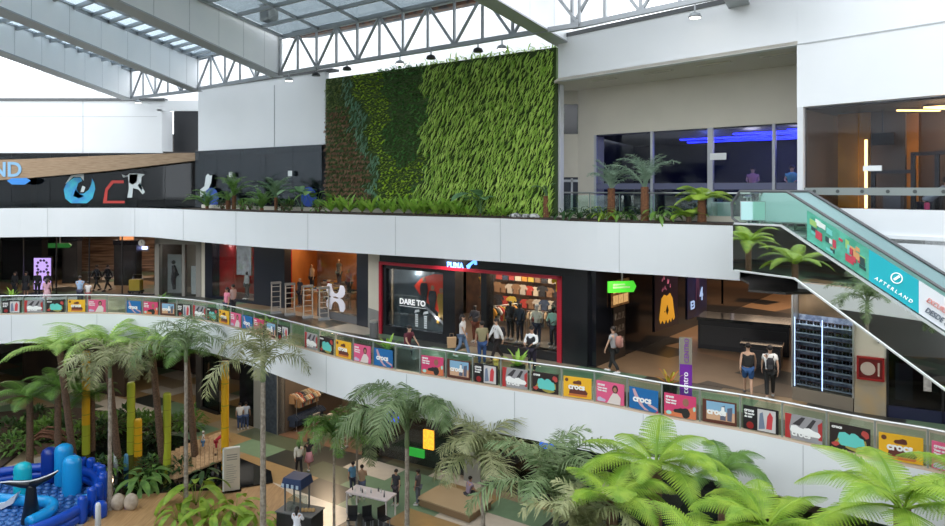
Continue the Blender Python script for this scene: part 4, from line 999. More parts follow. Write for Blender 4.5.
def frond_palm(key, L=2.4, n=44, ll=.5, lw=.045, a0=1.1, a1=-.9, droop=.5, stalk=.18, m=LF_PALM, seed=1, vee=.35):
    if key in FR_CACHE: return FR_CACHE[key]
    rnd = random.Random(seed); pts, T_ = rach(L, a0, a1); b = MB()
    b.tube([pts[i] for i in range(0, len(pts), 2)], [.028*(1-i/ (len(pts)))+.004 for i in range(0, len(pts), 2)], 5)
    for k in range(n):
        t = stalk+(1-stalk)*(k+.5)/n; p, d = samp(pts, T_, t); up = Vector((-d.z,0,d.x))
        prof = (math.sin(PI*min(1, (t-stalk)/(1-stalk)*.82+.18)))**.5
        for s in (-1, 1):
            l = ll*prof*rnd.uniform(.8, 1.1); q = d*rnd.uniform(.4, .8)+Vector((0,s,0))*1+up*rnd.uniform(-.5, vee*1.5); q.normalize()
            w = d*lw*.5
            m1 = p+q*l*.5+Vector((0,0,-droop*l*.12)); e = p+q*l*.88+Vector((0,0,-droop*l*.55))
            b.add([p-w*.5, p+w*.5, m1+w, m1-w, e], [(0,1,2,3),(3,2,4)])
    FR_CACHE[key] = b.mesh('frond', m); return FR_CACHE[key]
def frond_fern(key, L=2.0, n=22, wmax=.42, a0=.75, a1=-.55, m=LF_BRIGHT, seed=1, pin=9, stalk=.12, gap=.8):
    if key in FR_CACHE: return FR_CACHE[key]
    rnd = random.Random(seed); pts, T_ = rach(L, a0, a1, 1.1); b = MB()
    b.tube([pts[i] for i in range(0, len(pts), 2)], [.022*(1-i/len(pts))+.004 for i in range(0, len(pts), 2)], 5)
    for k in range(n):
        t = stalk+(1-stalk)*(k+.5)/n; p, d = samp(pts, T_, t); up = Vector((-d.z,0,d.x)); u = (t-stalk)/(1-stalk)
        W = wmax*(min(1, u*3+.35))*(1-u**2.2)**.8+.03
        for s in (-1, 1):
            ax = (d*(.30+.35*u)+Vector((0,s,0))-up*.12).normalized(); dr = rnd.uniform(.08,.2)
            sp = L*(1-stalk)/n*gap
            for j in range(pin):
                v = (j+.5)/pin; c = p+ax*W*v+Vector((0,0,-dr*W*v*v)); w2 = sp*(1-v*.75)
                f = d.cross(ax).cross(ax).normalized()
                along = ax*W/pin*.46
                for s2 in (-1, 1):
                    tip = c+d*s2*w2+ax*W/pin*.5+Vector((0,0,-.012))
                    b.add([c-along*1.1, c+along*1.1, tip+along*.6, tip-along*.7], [(0,1,2,3)])
    FR_CACHE[key] = b.mesh('frond', m); return FR_CACHE[key]
def leaf_blade(b, p, d, L, W, nrm=None, arch=.5, segs=6, fold=.15, prof=None):
    """broad leaf starting at p in direction d arching down"""
    d = Vector(d).normalized(); side = d.cross(Vector((0,0,1)))
    side = side.normalized() if side.length > .05 else Vector((1,0,0))
    rows = []; cur = Vector(p); dd = d.copy(); dz = Vector((0,0,-1))
    for k in range(segs+1):
        t = k/segs; w = W*.5*(prof(t) if prof else math.sin(PI*min(1,(t*.93+.05)))**.75)
        up = side.cross(dd).normalized()
        rows += [cur-side*w+up*fold*w, cur.copy(), cur+side*w+up*fold*w]
        dd = (dd+dz*arch/segs).normalized(); cur = cur+dd*L/segs
    f = []
    for k in range(segs):
        a = k*3; f += [(a,a+1,a+4,a+3),(a+1,a+2,a+5,a+4)]
    b.add(rows, f)
def leaf_simple(key, L=.8, W=.16, a=.9, arch=1.2, m=LF_NEST, stem=0):
    if key in FR_CACHE: return FR_CACHE[key]
    b = MB(); d = Vector((math.cos(a),0,math.sin(a)))
    if stem: b.tube([(0,0,0), d*stem], .012, 5)
    leaf_blade(b, d*stem, d if stem < .05 else Vector((math.cos(a*.3),0,math.sin(a*.3))), L, W, arch=arch); FR_CACHE[key] = b.mesh('leaf', m); return FR_CACHE[key]
def crown(root, meshes, n, z, seed=1, pitch=(-.2,.5), sc=(.85,1.1), name='frond', az0=None, r=.03, azs=None, dy=0):
    rnd = random.Random(seed); off = rnd.uniform(0, 6.28) if az0 is None else az0
    for k in range(n):
        az = off+2*PI*k*(.382 if n > 5 else 1/n)+rnd.uniform(-.12,.12) if azs is None else azs[k]
        me = meshes[k % len(meshes)]
        o = bpy.data.objects.new(name, me); COL.objects.link(o); o.parent = root
        o.location = (r*math.cos(az), dy+r*math.sin(az), z-.004*k); pt = pitch[0]+(pitch[1]-pitch[0])*((k+.5)/n)
        o.rotation_euler = (rnd.uniform(-.12,.12), -pt, az); s = rnd.uniform(*sc); o.scale = (s,s,s)
def trunk(root, h, r0, r1, m=TRUNK, rings=True, lean=(0,0), name='trunk'):
    b = MB(); pts = []; rad = []; n = max(6, int(h/.22)) if rings else 10
    for k in range(n+1):
        t = k/n; pts.append((lean[0]*t, lean[1]*t, h*t)); rad.append((r0+(r1-r0)*t**.6)*(1.0 if k % 2 else 1.07))
    b.tube(pts, rad, 9); return b.build(name, m, root, smooth=not rings)
def palm(lab, p, h, L, n=11, seed=1, m=LF_PALM, r=.13, ll=.5, pitch=(-.5,.75), a0=.9, a1=-1.1, shaft=True, cat='palm tree', name='palm_tree', nl=44, group=None, azs=None, droop=.5, lw=.05):
    t = thing(name, lab, cat, p, 0, group)
    trunk(t, h, r, r*.62)
    if shaft: MB().lathe([(r*.66,h-.02),(r*.8,h+.12),(r*.6,h+.55),(r*.35,h+.8)], n=9).build('crown_shaft', mat('crownshaft_green', (.14,.19,.09), .5), t, smooth=True)
    ms = [frond_palm('palm%.1f%.2f%s%d%.1f' % (L, ll, m.name, v, a1), L, nl, ll, lw, a0+.1*v, a1-.15*v, droop, .14, m, v+3) for v in range(3)]
    crown(t, ms, n, h+(.55 if shaft else 0), seed, pitch, azs=azs); return t
def tree_fern(lab, p, h, L, n=11, seed=1, m=LF_FERN, r=.12, w=.42, pitch=(-.35,.45), name='tree_fern', group=None, pin=8, nn=22, a0=.75, a1=-.6, azs=None, tm=TRUNKD, lean=0, gap=.8):
    t = thing(name, lab, 'tree fern', p, 0, group)
    trunk(t, h, r*1.2, r, tm, rings=False, lean=(0,-lean))
    k0 = len(t.children)
    ms = [frond_fern('fern%.1f%.2f%s%d%d%.1f' % (L, w, m.name, v, nn, a1), L, nn, w, a0+.12*v, a1-.15*v, m, v+5, pin, gap=gap) for v in range(3)]
    crown(t, ms, n, h, seed, pitch, azs=azs, dy=-lean); return t
def broad_plant(lab, p, n, L, W, m, seed=1, name='leafy_plant', cat='plant', group=None, stem=.5, a=1.1, arch=1.6, pitch=(-.5,.2), sc=(.7,1.1), z=0):
    t = thing(name, lab, cat, p, 0, group)
    MB().tube([(0,0,-.02),(0,0,.12+z)], .05, 6).build('stem', TRUNKD, t)
    me = leaf_simple('bl%.2f%.2f%s%.1f' % (L, W, m.name, a), L, W, a, arch, m, stem)
    crown(t, [me], n, .08+z, seed, pitch, sc, 'leaf'); return t
def cycad(lab, p, h, L, n=14, seed=1, m=LF_CYC, name='cycad', group=None, tr=.09, ll=.22, pitch=(-.2,.7), a0=.9, a1=-.5, tm=SHAGGY, cat='plant'):
    t = thing(name, lab, cat, p, 0, group)
    trunk(t, max(h, .12), tr*1.1, tr, tm, rings=True)
    ms = [frond_palm('cyc%.2f%.2f%s%d' % (L, ll, m.name, v), L, 30, ll, .028, a0+.15*v, a1-.2*v, .25, .15, m, v+11) for v in range(3)]
    crown(t, ms, n, max(h, .12), seed, pitch); return t
def shrub(lab, p, R, H, m, n=260, ls=.16, seed=1, name='shrub', group=None, cat='shrub', lw=.45):
    rnd = random.Random(seed); t = thing(name, lab, cat, p, 0, group); b = MB()
    for k in range(n):
        th = rnd.uniform(0,2*PI); ph = math.acos(rnd.uniform(-.2,1)); rr = rnd.uniform(.55,1)
        c = Vector((R*rr*math.sin(ph)*math.cos(th), R*rr*math.sin(ph)*math.sin(th), H*.35+H*.65*rr*math.cos(ph)))
        d = Vector((c.x, c.y, (c.z-H*.3)*1.2)).normalized()+Vector((rnd.uniform(-.6,.6), rnd.uniform(-.6,.6), rnd.uniform(-.3,.6)))
        leaf_blade(b, c, d, ls*rnd.uniform(.7,1.5), ls*lw, arch=.8, segs=2)
    b.build('foliage', m, t, fix=False); s = MB()
    for k in range(5):
        a = k*1.26; s.tube([(0,0,0),(R*.3*math.cos(a),R*.3*math.sin(a),H*.4),(R*.55*math.cos(a),R*.55*math.sin(a),H*.75)], [.03,.02,.01], 5)
    s.build('stem', TRUNKD, t); return t
ORD = ['first','second','third','fourth','fifth','sixth','seventh','eighth','ninth','tenth','eleventh','twelfth','thirteenth','fourteenth','fifteenth','sixteenth']
# ------------------------------------------------------------------ living wall
lwt = thing('living_wall', 'tall green living wall of hanging plants, russet on the left and lime on the right', 'living wall', (gw0.x, gw0.y, 14.4), ang(gw0, gw1))
LWW = (gw1-gw0).length; LWH = 6.55
MB().box(0,LWW,-.04,.1,0,LWH).build('backing', mat('felt_backing', (.05,.085,.025), .95), lwt)
KINDS = {
 'russet_planting': (leafmat('leaf_russet', (.17,.08,.05), (.34,.21,.11), 5), .20, .10, 1.1),
 'brown_green_planting': (leafmat('leaf_brown_green', (.12,.21,.05), (.28,.33,.10), 5), .19, .09, .9),
 'blue_green_planting': (leafmat('leaf_blue_green', (.11,.26,.15), (.24,.42,.28), 4), .34, .07, 1.1),
 'lime_planting': (leafmat('leaf_yellow_green', (.36,.56,.03), (.56,.74,.07), 4), .19, .11, .5),
 'dark_green_planting': (leafmat('leaf_forest', (.06,.20,.05), (.14,.36,.08), 4), .20, .11, .6),
 'hanging_fern_planting': (leafmat('leaf_hanging', (.30,.50,.07), (.58,.78,.17), 3), .42, .075, 1.5),
 'mid_green_planting': (leafmat('leaf_soft', (.18,.34,.06), (.32,.50,.12), 4), .26, .07, 1.2),
}
LWM = {k: MB() for k in KINDS}
rl = random.Random(21)
def kind_at(u, v):
    """u metres along, v metres above the base; fractions as seen in the photo"""
    x = u/LWW*232; y = 150*(1-v/LWH); x += 5*math.sin(y*.11)+3*math.sin(y*.31+1); 
    if x < 44-(0 if y < 75 else -(y-75)*.26) and not (x > 26 and y < 60):
        return 'russet_planting' if (y > 35 and (x+y*.15) % 7 < 5.4) or (y > 75) else 'brown_green_planting'
    if x < 44+(y-40)*.18 and x > 20 and y < 62: return 'blue_green_planting' if x > 28 else 'brown_green_planting'
    if y >= 40 and x < 40+y*.22: return 'blue_green_planting'
    if x < 74-(0 if y < 90 else (y-90)*.15) and y < 100: return 'lime_planting'
    if x > 118-(y*.04) : return 'hanging_fern_planting'
    if y > 96+8*math.sin(x*.16) and x < 112-(y-96)*.12: return 'lime_planting' if y < 138 else 'mid_green_planting'
    if x > 84 and y > 132: return 'hanging_fern_planting'
    return 'dark_green_planting'
step = .105
nv = int(LWH/step); nu = int(LWW/step)
for j in range(nv):
    for i in range(nu):
        u = (i+rl.random())*step; v = (j+rl.random())*step; k = kind_at(u, v)
        if k == 'hanging_fern_planting' and rl.random() < .22: continue
        if k == 'blue_green_planting' and rl.random() < .3: continue
        m_, L_, W_, ar = KINDS[k]
        if k == 'russet_planting':
            v = round(v/.22)*.22+rl.uniform(-.05,.05)
        dep = rl.uniform(.02,.10)
        d = Vector((rl.uniform(-.9,.9), -rl.uniform(.5,1.2), rl.uniform(-.5,.7) if ar < 1.2 else rl.uniform(-.2,.8)))
        if k == 'hanging_fern_planting': d = Vector((rl.uniform(-.55,.15), -1, rl.uniform(-.1,.5)))
        leaf_blade(LWM[k], (u, -dep, v), d, L_*rl.uniform(.65,1.25), W_*rl.uniform(.8,1.2), arch=ar*1.6 if ar > 1 else ar, segs=3 if L_ > .3 else 2)
for i in range(260):   # tufts along the top
    u = rl.uniform(3.5, LWW); leaf_blade(LWM['hanging_fern_planting' if u > 6.2 else 'dark_green_planting'], (u, 0, LWH+rl.uniform(-.1,.02)), (rl.uniform(-.6,.6), rl.uniform(-.8,.1), rl.uniform(.5,1.2)), rl.uniform(.25,.5), .06, arch=1.4, segs=3)
for k, mb in LWM.items():
    o = mb.build(k, KINDS[k][0], lwt, fix=False); o['kind'] = 'stuff'; o['label'] = k.replace('_planting', ' leafed area').replace('_', ' ')
MB().box(-.03,LWW+.03,-.1,.12,-.12,0).build('gutter', GREYM, lwt)

# ------------------------------------------------------------------ upper planter
def arc_of(path):
    acc = [0]
    for a, b in zip(path[:-1], path[1:]): acc.append(acc[-1]+(Vector(b)-Vector(a)).length)
    return acc
A3 = arc_of(E3c); A2 = arc_of(E2c)
def on_path(path, acc, s, off=0):
    s = max(0, min(s, acc[-1]-1e-6))
    for i in range(len(acc)-1):
        if acc[i+1] >= s: break
    a, b = Vector(path[i]), Vector(path[i+1]); d = (b-a).normalized(); p = a.lerp(b, (s-acc[i])/(acc[i+1]-acc[i])); n = Vector((-d.y, d.x))
    return p+n*off, math.atan2(d.y, d.x)
def s_of_px(path, acc, px, off=0):
    best = min((abs(CX+F*on_path(path, acc, s*.05, off)[0].x/on_path(path, acc, s*.05, off)[0].y-px), s*.05) for s in range(int(acc[-1]/.05)))
    return best[1]
def EP(px, off, z): p, a = on_path(E3c, A3, s_of_px(E3c, A3, px, off), off); return Vector((p.x, p.y, z))
sA, sB = s_of_px(E3c, A3, 180), s_of_px(E3c, A3, 737)
ss = [sA+(sB-sA)*k/60 for k in range(61)]
soil = MB().plate([tuple(on_path(E3c, A3, s, .1)[0]) for s in ss]+[tuple(on_path(E3c, A3, s, 1.25)[0]) for s in ss[::-1]], 14.21, 14.36).build('planter_soil', SOIL)
tag(soil, 'dark planting soil in the long planter on the upper balcony', 'soil', kind='stuff')
struct('trim_20', MB().strip([tuple(on_path(E3c, A3, s, 1.25)[0]) for s in ss], 14.2, 14.55, .12), CREAM)
zP = 14.34
cycad('dark green cycad at the far left end of the upper planter', EP(207,.7,zP), .15, 1.5, 18, 1, LF_MID, ll=.20)
cycad('upright pale cycad behind the left end of the upper planter', EP(234,.85,zP), .75, 1.5, 11, 2, LF_FERN, tr=.11, ll=.26, pitch=(.1,.9))
cycad('reddish trunked cycad between the two left dark cycads', EP(228,.6,zP), .5, .9, 9, 12, LF_MID, tr=.12, ll=.18)
cycad('wide dark green cycad under the left white sticker, second large one', EP(262,.6,zP), .15, 1.45, 18, 3, LF_MID, ll=.20)
cycad('fan shaped palm rising above the dark glass, left of the big paddle leaves', EP(276,.85,zP), .7, 1.35, 12, 4, LF_CYC, tr=.08, ll=.24, pitch=(.0,.8))
broad_plant('large paddle leaved plant left of the living wall base', EP(302,.8,zP), 8, .85, .55, leafmat('alocasia_leaf', (.10,.22,.08), (.16,.32,.12)), 5, stem=1.0, a=1.3, arch=.9, pitch=(-.2,.5))
broad_plant('dark paddle leaved plant between the left cycads and the russet planting', EP(316,.9,zP), 7, .7, .45, LF_FERN, 6, stem=.9, a=1.3, arch=1.2)
for i, (px, off) in enumerate(((222,.4),(243,.5),(250,1.0),(284,.5),(290,.9),(319,.4))):
    shrub(('low dark leafy shrub under the left cycads, ' + ORD[i] + ' from the left'), EP(px,off,zP), .38, .55, (LF_DARK, LF_FERN, LF_MID)[i % 3], 90, .2, 30+i, group='low shrubs under the left cycads')
for i, px in enumerate((331,341,350,362,371,384,393,404,414,425,436,446,456)):
    big = i in (1,2,4,7); broad_plant('bright nest fern under the living wall, %s from the left' % ORD[i], EP(px, .55+.25*(i % 2), zP), 13, .85+.15*big, .17, LF_NEST, 50+i, 'nest_fern', 'fern', 'nest ferns under the living wall', stem=.02, a=1.15, arch=.9, pitch=(-.45,.35))
broad_plant('big arrow leaved plant in the middle below the lime living wall', EP(480,.7,zP), 10, .95, .60, leafmat('alocasia_pale', (.13,.28,.13), (.22,.40,.20)), 8, stem=.85, a=1.25, arch=.9, pitch=(-.25,.5))
for i, px in enumerate((468,492,503)):
    broad_plant('low bright nest fern beside the big arrow leaved plant, %s from the left' % ORD[i], EP(px,.45,zP), 12, .65, .14, LF_NEST, 70+i, 'nest_fern', 'fern', 'nest ferns by the arrow leaved plant', stem=.02, a=1.0, arch=.9, pitch=(-.6,.4))
# spotted stones and a leaning stump
for i, (px, s) in enumerate(((516,.16),(526,.13),(534,.15))):
    o = MB().ball((0,0,0), (s*1.6,s,s*.8), 10, 7).build('stone', mat('black_white_stone', (.02,.02,.02), .7, noise=(9,(.6,.6,.58))), smooth=True); o.location = EP(px,.35,zP+.06); tag(o, 'black and white spotted stone below the lime planting, %s from the left' % ORD[i], 'stone', 'spotted stones in the planter')
cycad('russet stump with a few pale fronds under the right end of the living wall', EP(546,.9,zP), .85, .8, 5, 14, LF_CYC, tr=.12, ll=.15)
for i, (px, off, m_) in enumerate(((566,.6,LF_DARK),(580,.5,LF_DARK),(592,.9,LF_DARK),(603,.5,LF_BRIGHT),(620,.6,LF_FERN),(632,1.0,LF_DARK),(657,.5,LF_FERN),(672,.7,LF_MID))):
    broad_plant('glossy dark leaved bush by the two feather palms, %s from the left' % ORD[i], EP(px,off,zP), 16, .42, .11, m_, 90+i, 'leafy_bush', 'bush', 'leafy bushes by the feather palms', stem=.35, a=1.2, arch=.9, pitch=(-.9,.2), sc=(.7,1.3))
cycad('tall feather palm with a russet trunk, the left one of two before the blue lounge', EP(612,.9,zP), 1.15, 1.25, 13, 15, LF_PALE, tr=.13, ll=.28, pitch=(.0,.8), name='feather_palm', cat='palm')
cycad('taller feather palm with a russet trunk, the right one of two before the blue lounge', EP(645,.7,zP), 1.2, 1.65, 14, 16, LF_PALE, tr=.13, ll=.36, pitch=(.0,.8), name='feather_palm', cat='palm')
tree_fern('small lime tree fern on a russet trunk at the right end of the planter', EP(702,.6,zP), .75, 1.15, 9, 17, LF_LIME, r=.13, w=.30, pitch=(-.3,.35), tm=SHAGGY)
tree_fern('small pale tree fern in the middle of the right planter end, without trunk', EP(688,.5,zP), .2, .8, 7, 18, LF_BRIGHT, r=.08, w=.22)
# ------------------------------------------------------------------ upper floor glass fronts
g1 = thing('shop_facade', 'long dark glass front with painted stickers on the upper left floor', 'glass front', (-36,43.75,L3))
for k in range(8): MB().box(k*2.4,k*2.4+2.37,0,.03,.02,3.48).build('pane', GL_DARK, g1)
g2 = thing('shop_facade', 'angled dark glass front behind the cycads left of the living wall', 'glass front', (pA.x-.15, pA.y-.1, L3), ang(pA, pB))
gw = (pB-pA).length
for k in range(5): MB().box(k*gw/5,(k+1)*gw/5-.03,0,.03,.02,3.48).build('pane', GL_DARK, g2)
struct('wall_upper_inner', MB().strip([(-40,50),(-22,50),(-14,46),(-4,38)], L3, 17.7, .2), mat('upper_dark_wall', (.018,.024,.03), .5, noise=(.6,(.04,.05,.06))))
struct('ceiling_upper_left', MB().plate([(-40,44.2),(-17,44.2),(-16.6,41.9),(-7.2,35.4),(-3,38.5),(-14,46.2),(-22,50.2),(-40,50.2)], 17.72, 17.8), DARK)
for k, x in enumerate((-29.5,-26.5,-22.5)):
    t = thing('pillar', '%s dark pillar from the left behind the upper left glass' % ORD[k], 'pillar', (x, 46.5, L3)); MB().box(-.35,.35,-.3,.3,0,3.48).build('shaft', BLACK, t); MB().box(-.4,.4,-.35,.35,0,.15).build('base', DGREY, t)
# timber beam
bm_ = thing('timber_beam', 'long pale timber beam tapering to the right above the painted stickers', 'beam', (-30.5,43.05,0))
pts = [(-2,17.15),(3,17.28),(8,17.5),(12.6,17.66),(13.5,17.66),(13.5,17.2),(12.2,17.05),(8,16.55),(3,16.1),(-2,15.75)]
MB().prism(pts, 0, .5).build('board', WOOD, bm_)
text('lettering', 'ND', 1.25, mat('pale_blue_letter', (.22,.42,.62), .6), bm_, (.9,-.03,16.22), bold=.03)
MB().prism([(1.9,15.95),(2.2,15.72),(3.0,15.7),(3.35,15.95),(3.1,16.12),(2.2,16.1)], -.06, -.03).build('blue_patch', mat('sticker_blue', (.03,.22,.62), .5), bm_)
def sticker(lab, loc, rz, shapes, name='window_sticker'):
    t = thing(name, lab, 'sticker', loc, rz)
    for nm, m, polys in shapes:
        b = MB()
        for i, p_ in enumerate(polys): b.prism(p_, -.012-.004*i, 0)
        b.build(nm, m, t)
    return t
CY = mat('sticker_cyan', (.04,.45,.58), .5, noise=(2.5,(.03,.25,.55))); WH = mat('sticker_white', (.6,.66,.66), .6); RD = mat('sticker_red', (.5,.04,.03), .5); YL = mat('sticker_yellow', (.75,.50,.05), .5); BL = mat('sticker_blue2', (.01,.07,.42), .4)
def wavepts():
    pts = []
    for k in range(19): a = -2.6+k*.27; pts.append((.95*math.cos(a), .75+.78*math.sin(a)))
    return pts
wv = [(-.95,.75),(-.85,.2),(-.5,-.1),(.5,-.1),(.85,.2),(1.02,.8),(.95,1.2),(.82,1.45),(.78,1.1),(.62,.75),(.3,.5),(0,.5),(-.15,.8),(-.05,1.15),(.2,1.3),(.1,1.5),(-.3,1.5),(-.75,1.2)]
sticker('round cyan wave sticker on the upper left glass', Q(79,43.72,14.65), 0, [('wave', CY, [wv]), ('foam', WH, [[(-.85,1.1),(-.35,1.55),(.1,1.55),(.3,1.3),(.32,1.7),(.0,1.72),(-.5,1.62)], [(.1,.6),(.22,1.0),(.4,.9),(.3,.6)]]), ('deep_blue', BL, [[(-.35,.35),(.0,.2),(.35,.35),(.0,.5),(-.2,.8)]])])
sticker('open red C shaped sticker between the cyan wave and the dancing figure', Q(115,43.72,14.65), 0, [('letter', RD, [[(-.75,-.1),(.6,-.1),(.6,.05),(-.5,.05),(-.45,.7),(-.1,1.15),(.55,1.15),(.55,1.32),(-.2,1.32),(-.6,.8)]])])
sticker('white and yellow jumping figure sticker below the timber beam', Q(133,43.72,14.9), 0, [('white_shape', WH, [[(-.6,1.25),(-.7,1.45),(-.3,1.3),(-.25,.6),(-.35,.0),(-.05,.0),(0,.6),(.35,.5),(.6,.2),(.75,.35),(.5,.8),(.55,1.3),(.75,1.45),(.4,1.5),(-.2,1.5)]]), ('yellow_shape', YL, [[(-.25,.95),(0,.8),(.25,1.0),(.3,1.45),(-.2,1.45)]]), ('cyan_shape', CY, [[(.3,.75),(.55,.4),(.6,.55),(.45,.95)]])])
c2 = pA.lerp(pB, .14); sticker('grey white bear like sticker over a blue ball at the left end of the planter', (c2.x-.25, c2.y-.25, 14.9), ang(pA,pB), [('white_shape', WH, [[(-.7,.1),(-.2,.2),(.1,.55),(.35,.9),(.45,1.35),(.25,1.3),(.05,1.42),(-.15,1.3),(-.3,.7),(-.75,.5)]]), ('ball', BL, [[(.35+.75*math.cos(a), .0+.62*math.sin(a)) for a in [k*.393 for k in range(16)]]])])
c2 = pA.lerp(pB, .93); sticker('blue ball sticker right beside the living wall base', (c2.x-.25, c2.y-.25, 14.9), ang(pA,pB), [('ball', BL, [[(.6*math.cos(a), .15+.5*math.sin(a)) for a in [k*.393 for k in range(16)]]])])
for k, (t_, lb) in enumerate(((.34,'left'),(.80,'right'))):
    c2 = pA.lerp(pB, t_); sticker('small white square notice on the angled glass, the %s one' % lb, (c2.x-.25, c2.y-.25, 16.25), ang(pA,pB), [('sheet', mat('paper_white', (.7,.72,.72), .6), [[(-.16,-.14),(.16,-.14),(.16,.14),(-.16,.14)]])], 'notice')
# --- blue lounge
BLUEW = mat('lounge_dark_blue', (.006,.008,.035), .5)
bn_ = Vector((.70,.72))
lg = thing('shop_facade', 'tall glass front of the blue lit lounge on the upper right floor', 'glass front', (b0.x, b0.y, L3), ang(b0, b1))
bw = (b1-b0).length
def pxt(px):   # position along lounge glass for a pixel column
    k = (px-CX)/F; d = (b1-b0)/bw; return (k*b0.y-b0.x)/(d.x-k*d.y)
ms = [0.02]+[pxt(x) for x in (652,710.5,774,822)]
for a, b in zip(ms[:-1], ms[1:]): MB().box(a+.04,b-.04,.03,.06,.05,3.44).build('pane', GL_LOUNGE, lg)
for i, a in enumerate(ms): MB().box(a-(.05 if i != 2 else .1),a+(.05 if i != 2 else .1),-.04,.1,0,3.46).build('mullion', mat('mullion_grey', (.42,.43,.46), .4), lg)
MB().box(0,ms[-1],.0,.02,1.25,1.48).build('frosted_band', mat('frosted_band', (.12,.13,.22), .5), lg)
struct('wall_lounge', MB().strip([(8.2,35.5),(19,25)], L3, 17.66, .2).strip([(4.8,29),(8.2,35.5)], L3, 17.66, .2), BLUEW)
struct('ceiling_lounge', MB().plate([tuple(b0),tuple(b1+Vector((.1,.1))),(19,25),(8.2,35.5)], 17.6, 17.66), BLUEW)
struct('floor_lounge', MB().plate([tuple(b0+Vector((.1,.1))),tuple(b1+Vector((.1,.1))),(19,25),(8.2,35.5)], L3+.004, L3+.02), mat('lounge_floor', (.02,.02,.04), .3))
BLED = mat('blue_neon', (.012,.02,1), .4, emis=3.2)
bu = (b1-b0)/bw; rb = random.Random(5)
for k, (t0, ln, o_) in enumerate(((2.0,3.6,3.4),(3.4,4.2,4.6),(5.0,3.8,1.8),(5.6,4.2,2.8),(6.4,3.4,3.8),(7.2,2.4,1.2),(4.2,4.4,5.6),(7.6,2.6,5.0),(1.4,3.0,5.2))):
    c = b0+bu*t0+bn_*o_; t = thing('neon_light', 'blue neon strip on the dark lounge ceiling', 'neon light', (c.x, c.y, 17.50), ang(b0, b1)+rb.uniform(-.05,.05), 'blue neon strips in the lounge')
    MB().box(0,ln,-.11,.11,.0,.06).build('tube', BLED, t); MB().box(0,ln,-.14,.14,.06,.10).build('housing', BLACK, t)
point(9.5, 28, 16.9, 30, (.12,.18,1)); point(12.2, 25.3, 16.9, 30, (.12,.18,1)); point(10.2, 25.6, 17.2, 18, (.9,.85,1)); point(11.4, 24.4, 17.2, 14, (.9,.85,1))  # the near-white points are added to brighten the people inside
for px_, d_, lb in ((753,27.2,'exercise bike under the person in pink in the blue lounge'),(792,25.2,'exercise bike under the person in cyan in the blue lounge')):
    q_ = Q(px_, d_, L3); t = thing('exercise_bike', lb, 'exercise bike', q_, 2.6)
    MB().bar((0,-.5,.05),(0,.6,.05),.08).bar((0,-.15,.05),(0,-.2,.85),.07).bar((0,.3,.05),(0,.45,1.15),.07).build('frame', BLACK, t)
    MB().tube([(-.04,.5,.32),(.04,.5,.32)], .25, 16).build('wheel', DGREY, t); MB().box(-.12,.12,-.34,-.06,.85,.92).build('seat', BLACK, t); MB().tube([(-.22,.5,1.15),(.22,.5,1.15)], .025, 6).build('handlebar', BLACK, t)
nt_ = b0+bu*pxt(719); sticker('white rectangular notice on the lounge glass', (nt_.x-.05, nt_.y-.06, 16.62), ang(b0,b1), [('sheet', mat('paper_white', (.7,.72,.72)), [[(-.3,-.12),(.3,-.12),(.3,.12),(-.3,.12)]])], 'notice')
for k, t_ in enumerate((3.2,4.2,5.4,6.4,7.4,8.3)):
    c = b0+bu*t_+bn_*1.6; tbl('small black lounge table behind the frosted band', (c.x, c.y, L3), .3*k, .8, .8, .75, BLACK, 'lounge_table')['group'] = 'lounge tables'
    for s in (-1,1):
        c2 = c+bu*s*.55; ch = thing('lounge_chair', 'black chair at a small lounge table behind the frosted band', 'chair', (c2.x, c2.y, L3), ang(b0,b1)-s*PI/2, 'lounge chairs')
        MB().box(-.2,.2,-.2,.2,.42,.47).build('seat', BLACK, ch); MB().box(-.2,.2,-.22,-.18,.47,.9).build('backrest', GREYM, ch)
        for a in (-1,1):
            for b in (-1,1): MB().box(a*.17-.015,a*.17+.015,b*.17-.015,b*.17+.015,0,.42).build('leg', GREYM, ch)
# --- gym
gy = thing('shop_facade', 'tall glass front of the amber lit gym at the upper right corner', 'glass front', (gp(0)[0], gp(0)[1], 14.95), math.atan2(GD.y, GD.x))
for k in range(5): MB().box(.15+k*1.45,.12+(k+1)*1.45,.05,.08,0,2.83).build('pane', GL_LOUNGE, gy)
MB().box(.0,.16,-.03,.12,-.3,2.83).build('mullion', mat('white_post', (.6,.62,.64), .4), gy)
MB().box(.16,7.4,.03,.045,.36,.56).build('frosted_band', mat('frosted_green_grey', (.22,.25,.24), .5), gy)
for k in range(11):
    x = .45+k*.62
    MB().prism([(x+.05*math.cos(a), .46+.05*math.sin(a)) for a in [j*.785 for j in range(8)]], .022, .03).build('band_mark', mat('band_mark_dark', (.05,.06,.06), .5), gy)
struct('wall_right_spandrel', MB().strip([gp(.0),gp(8)], 12.6, 14.95, .25), WHITE)
struct('wall_gym', MB().strip([gp(-.8,1.0+6),gp(12,7)], L3, 17.78, .2), mat('gym_back', (.045,.033,.026), .6, noise=(.9,(.10,.075,.055))))
struct('wall_gym_side', MB().strip([gp(.1,.35),gp(-.3,7)], L3, 17.78, .12), mat('gym_side', (.10,.085,.07), .7))
struct('ceiling_gym', MB().plate([gp(0,.3),gp(12,.3),gp(12,7),gp(-.4,7)], 17.72, 17.78), mat('gym_ceiling', (.012,.011,.011), .7))
struct('floor_gym', MB().plate([gp(0,.3),gp(12,.3),gp(12,7),gp(-.4,7)], L3+.004, L3+.02), DARK)
def gt(lab, name, cat, t_, o_, z=L3, rz=0): p_ = gp(t_, o_); return thing(name, lab, cat, (p_[0], p_[1], z), math.atan2(GD.y, GD.x)+rz)
AMB = mat('amber_panel', (.50,.24,.03), .55, noise=(1.2,(.33,.16,.02)))
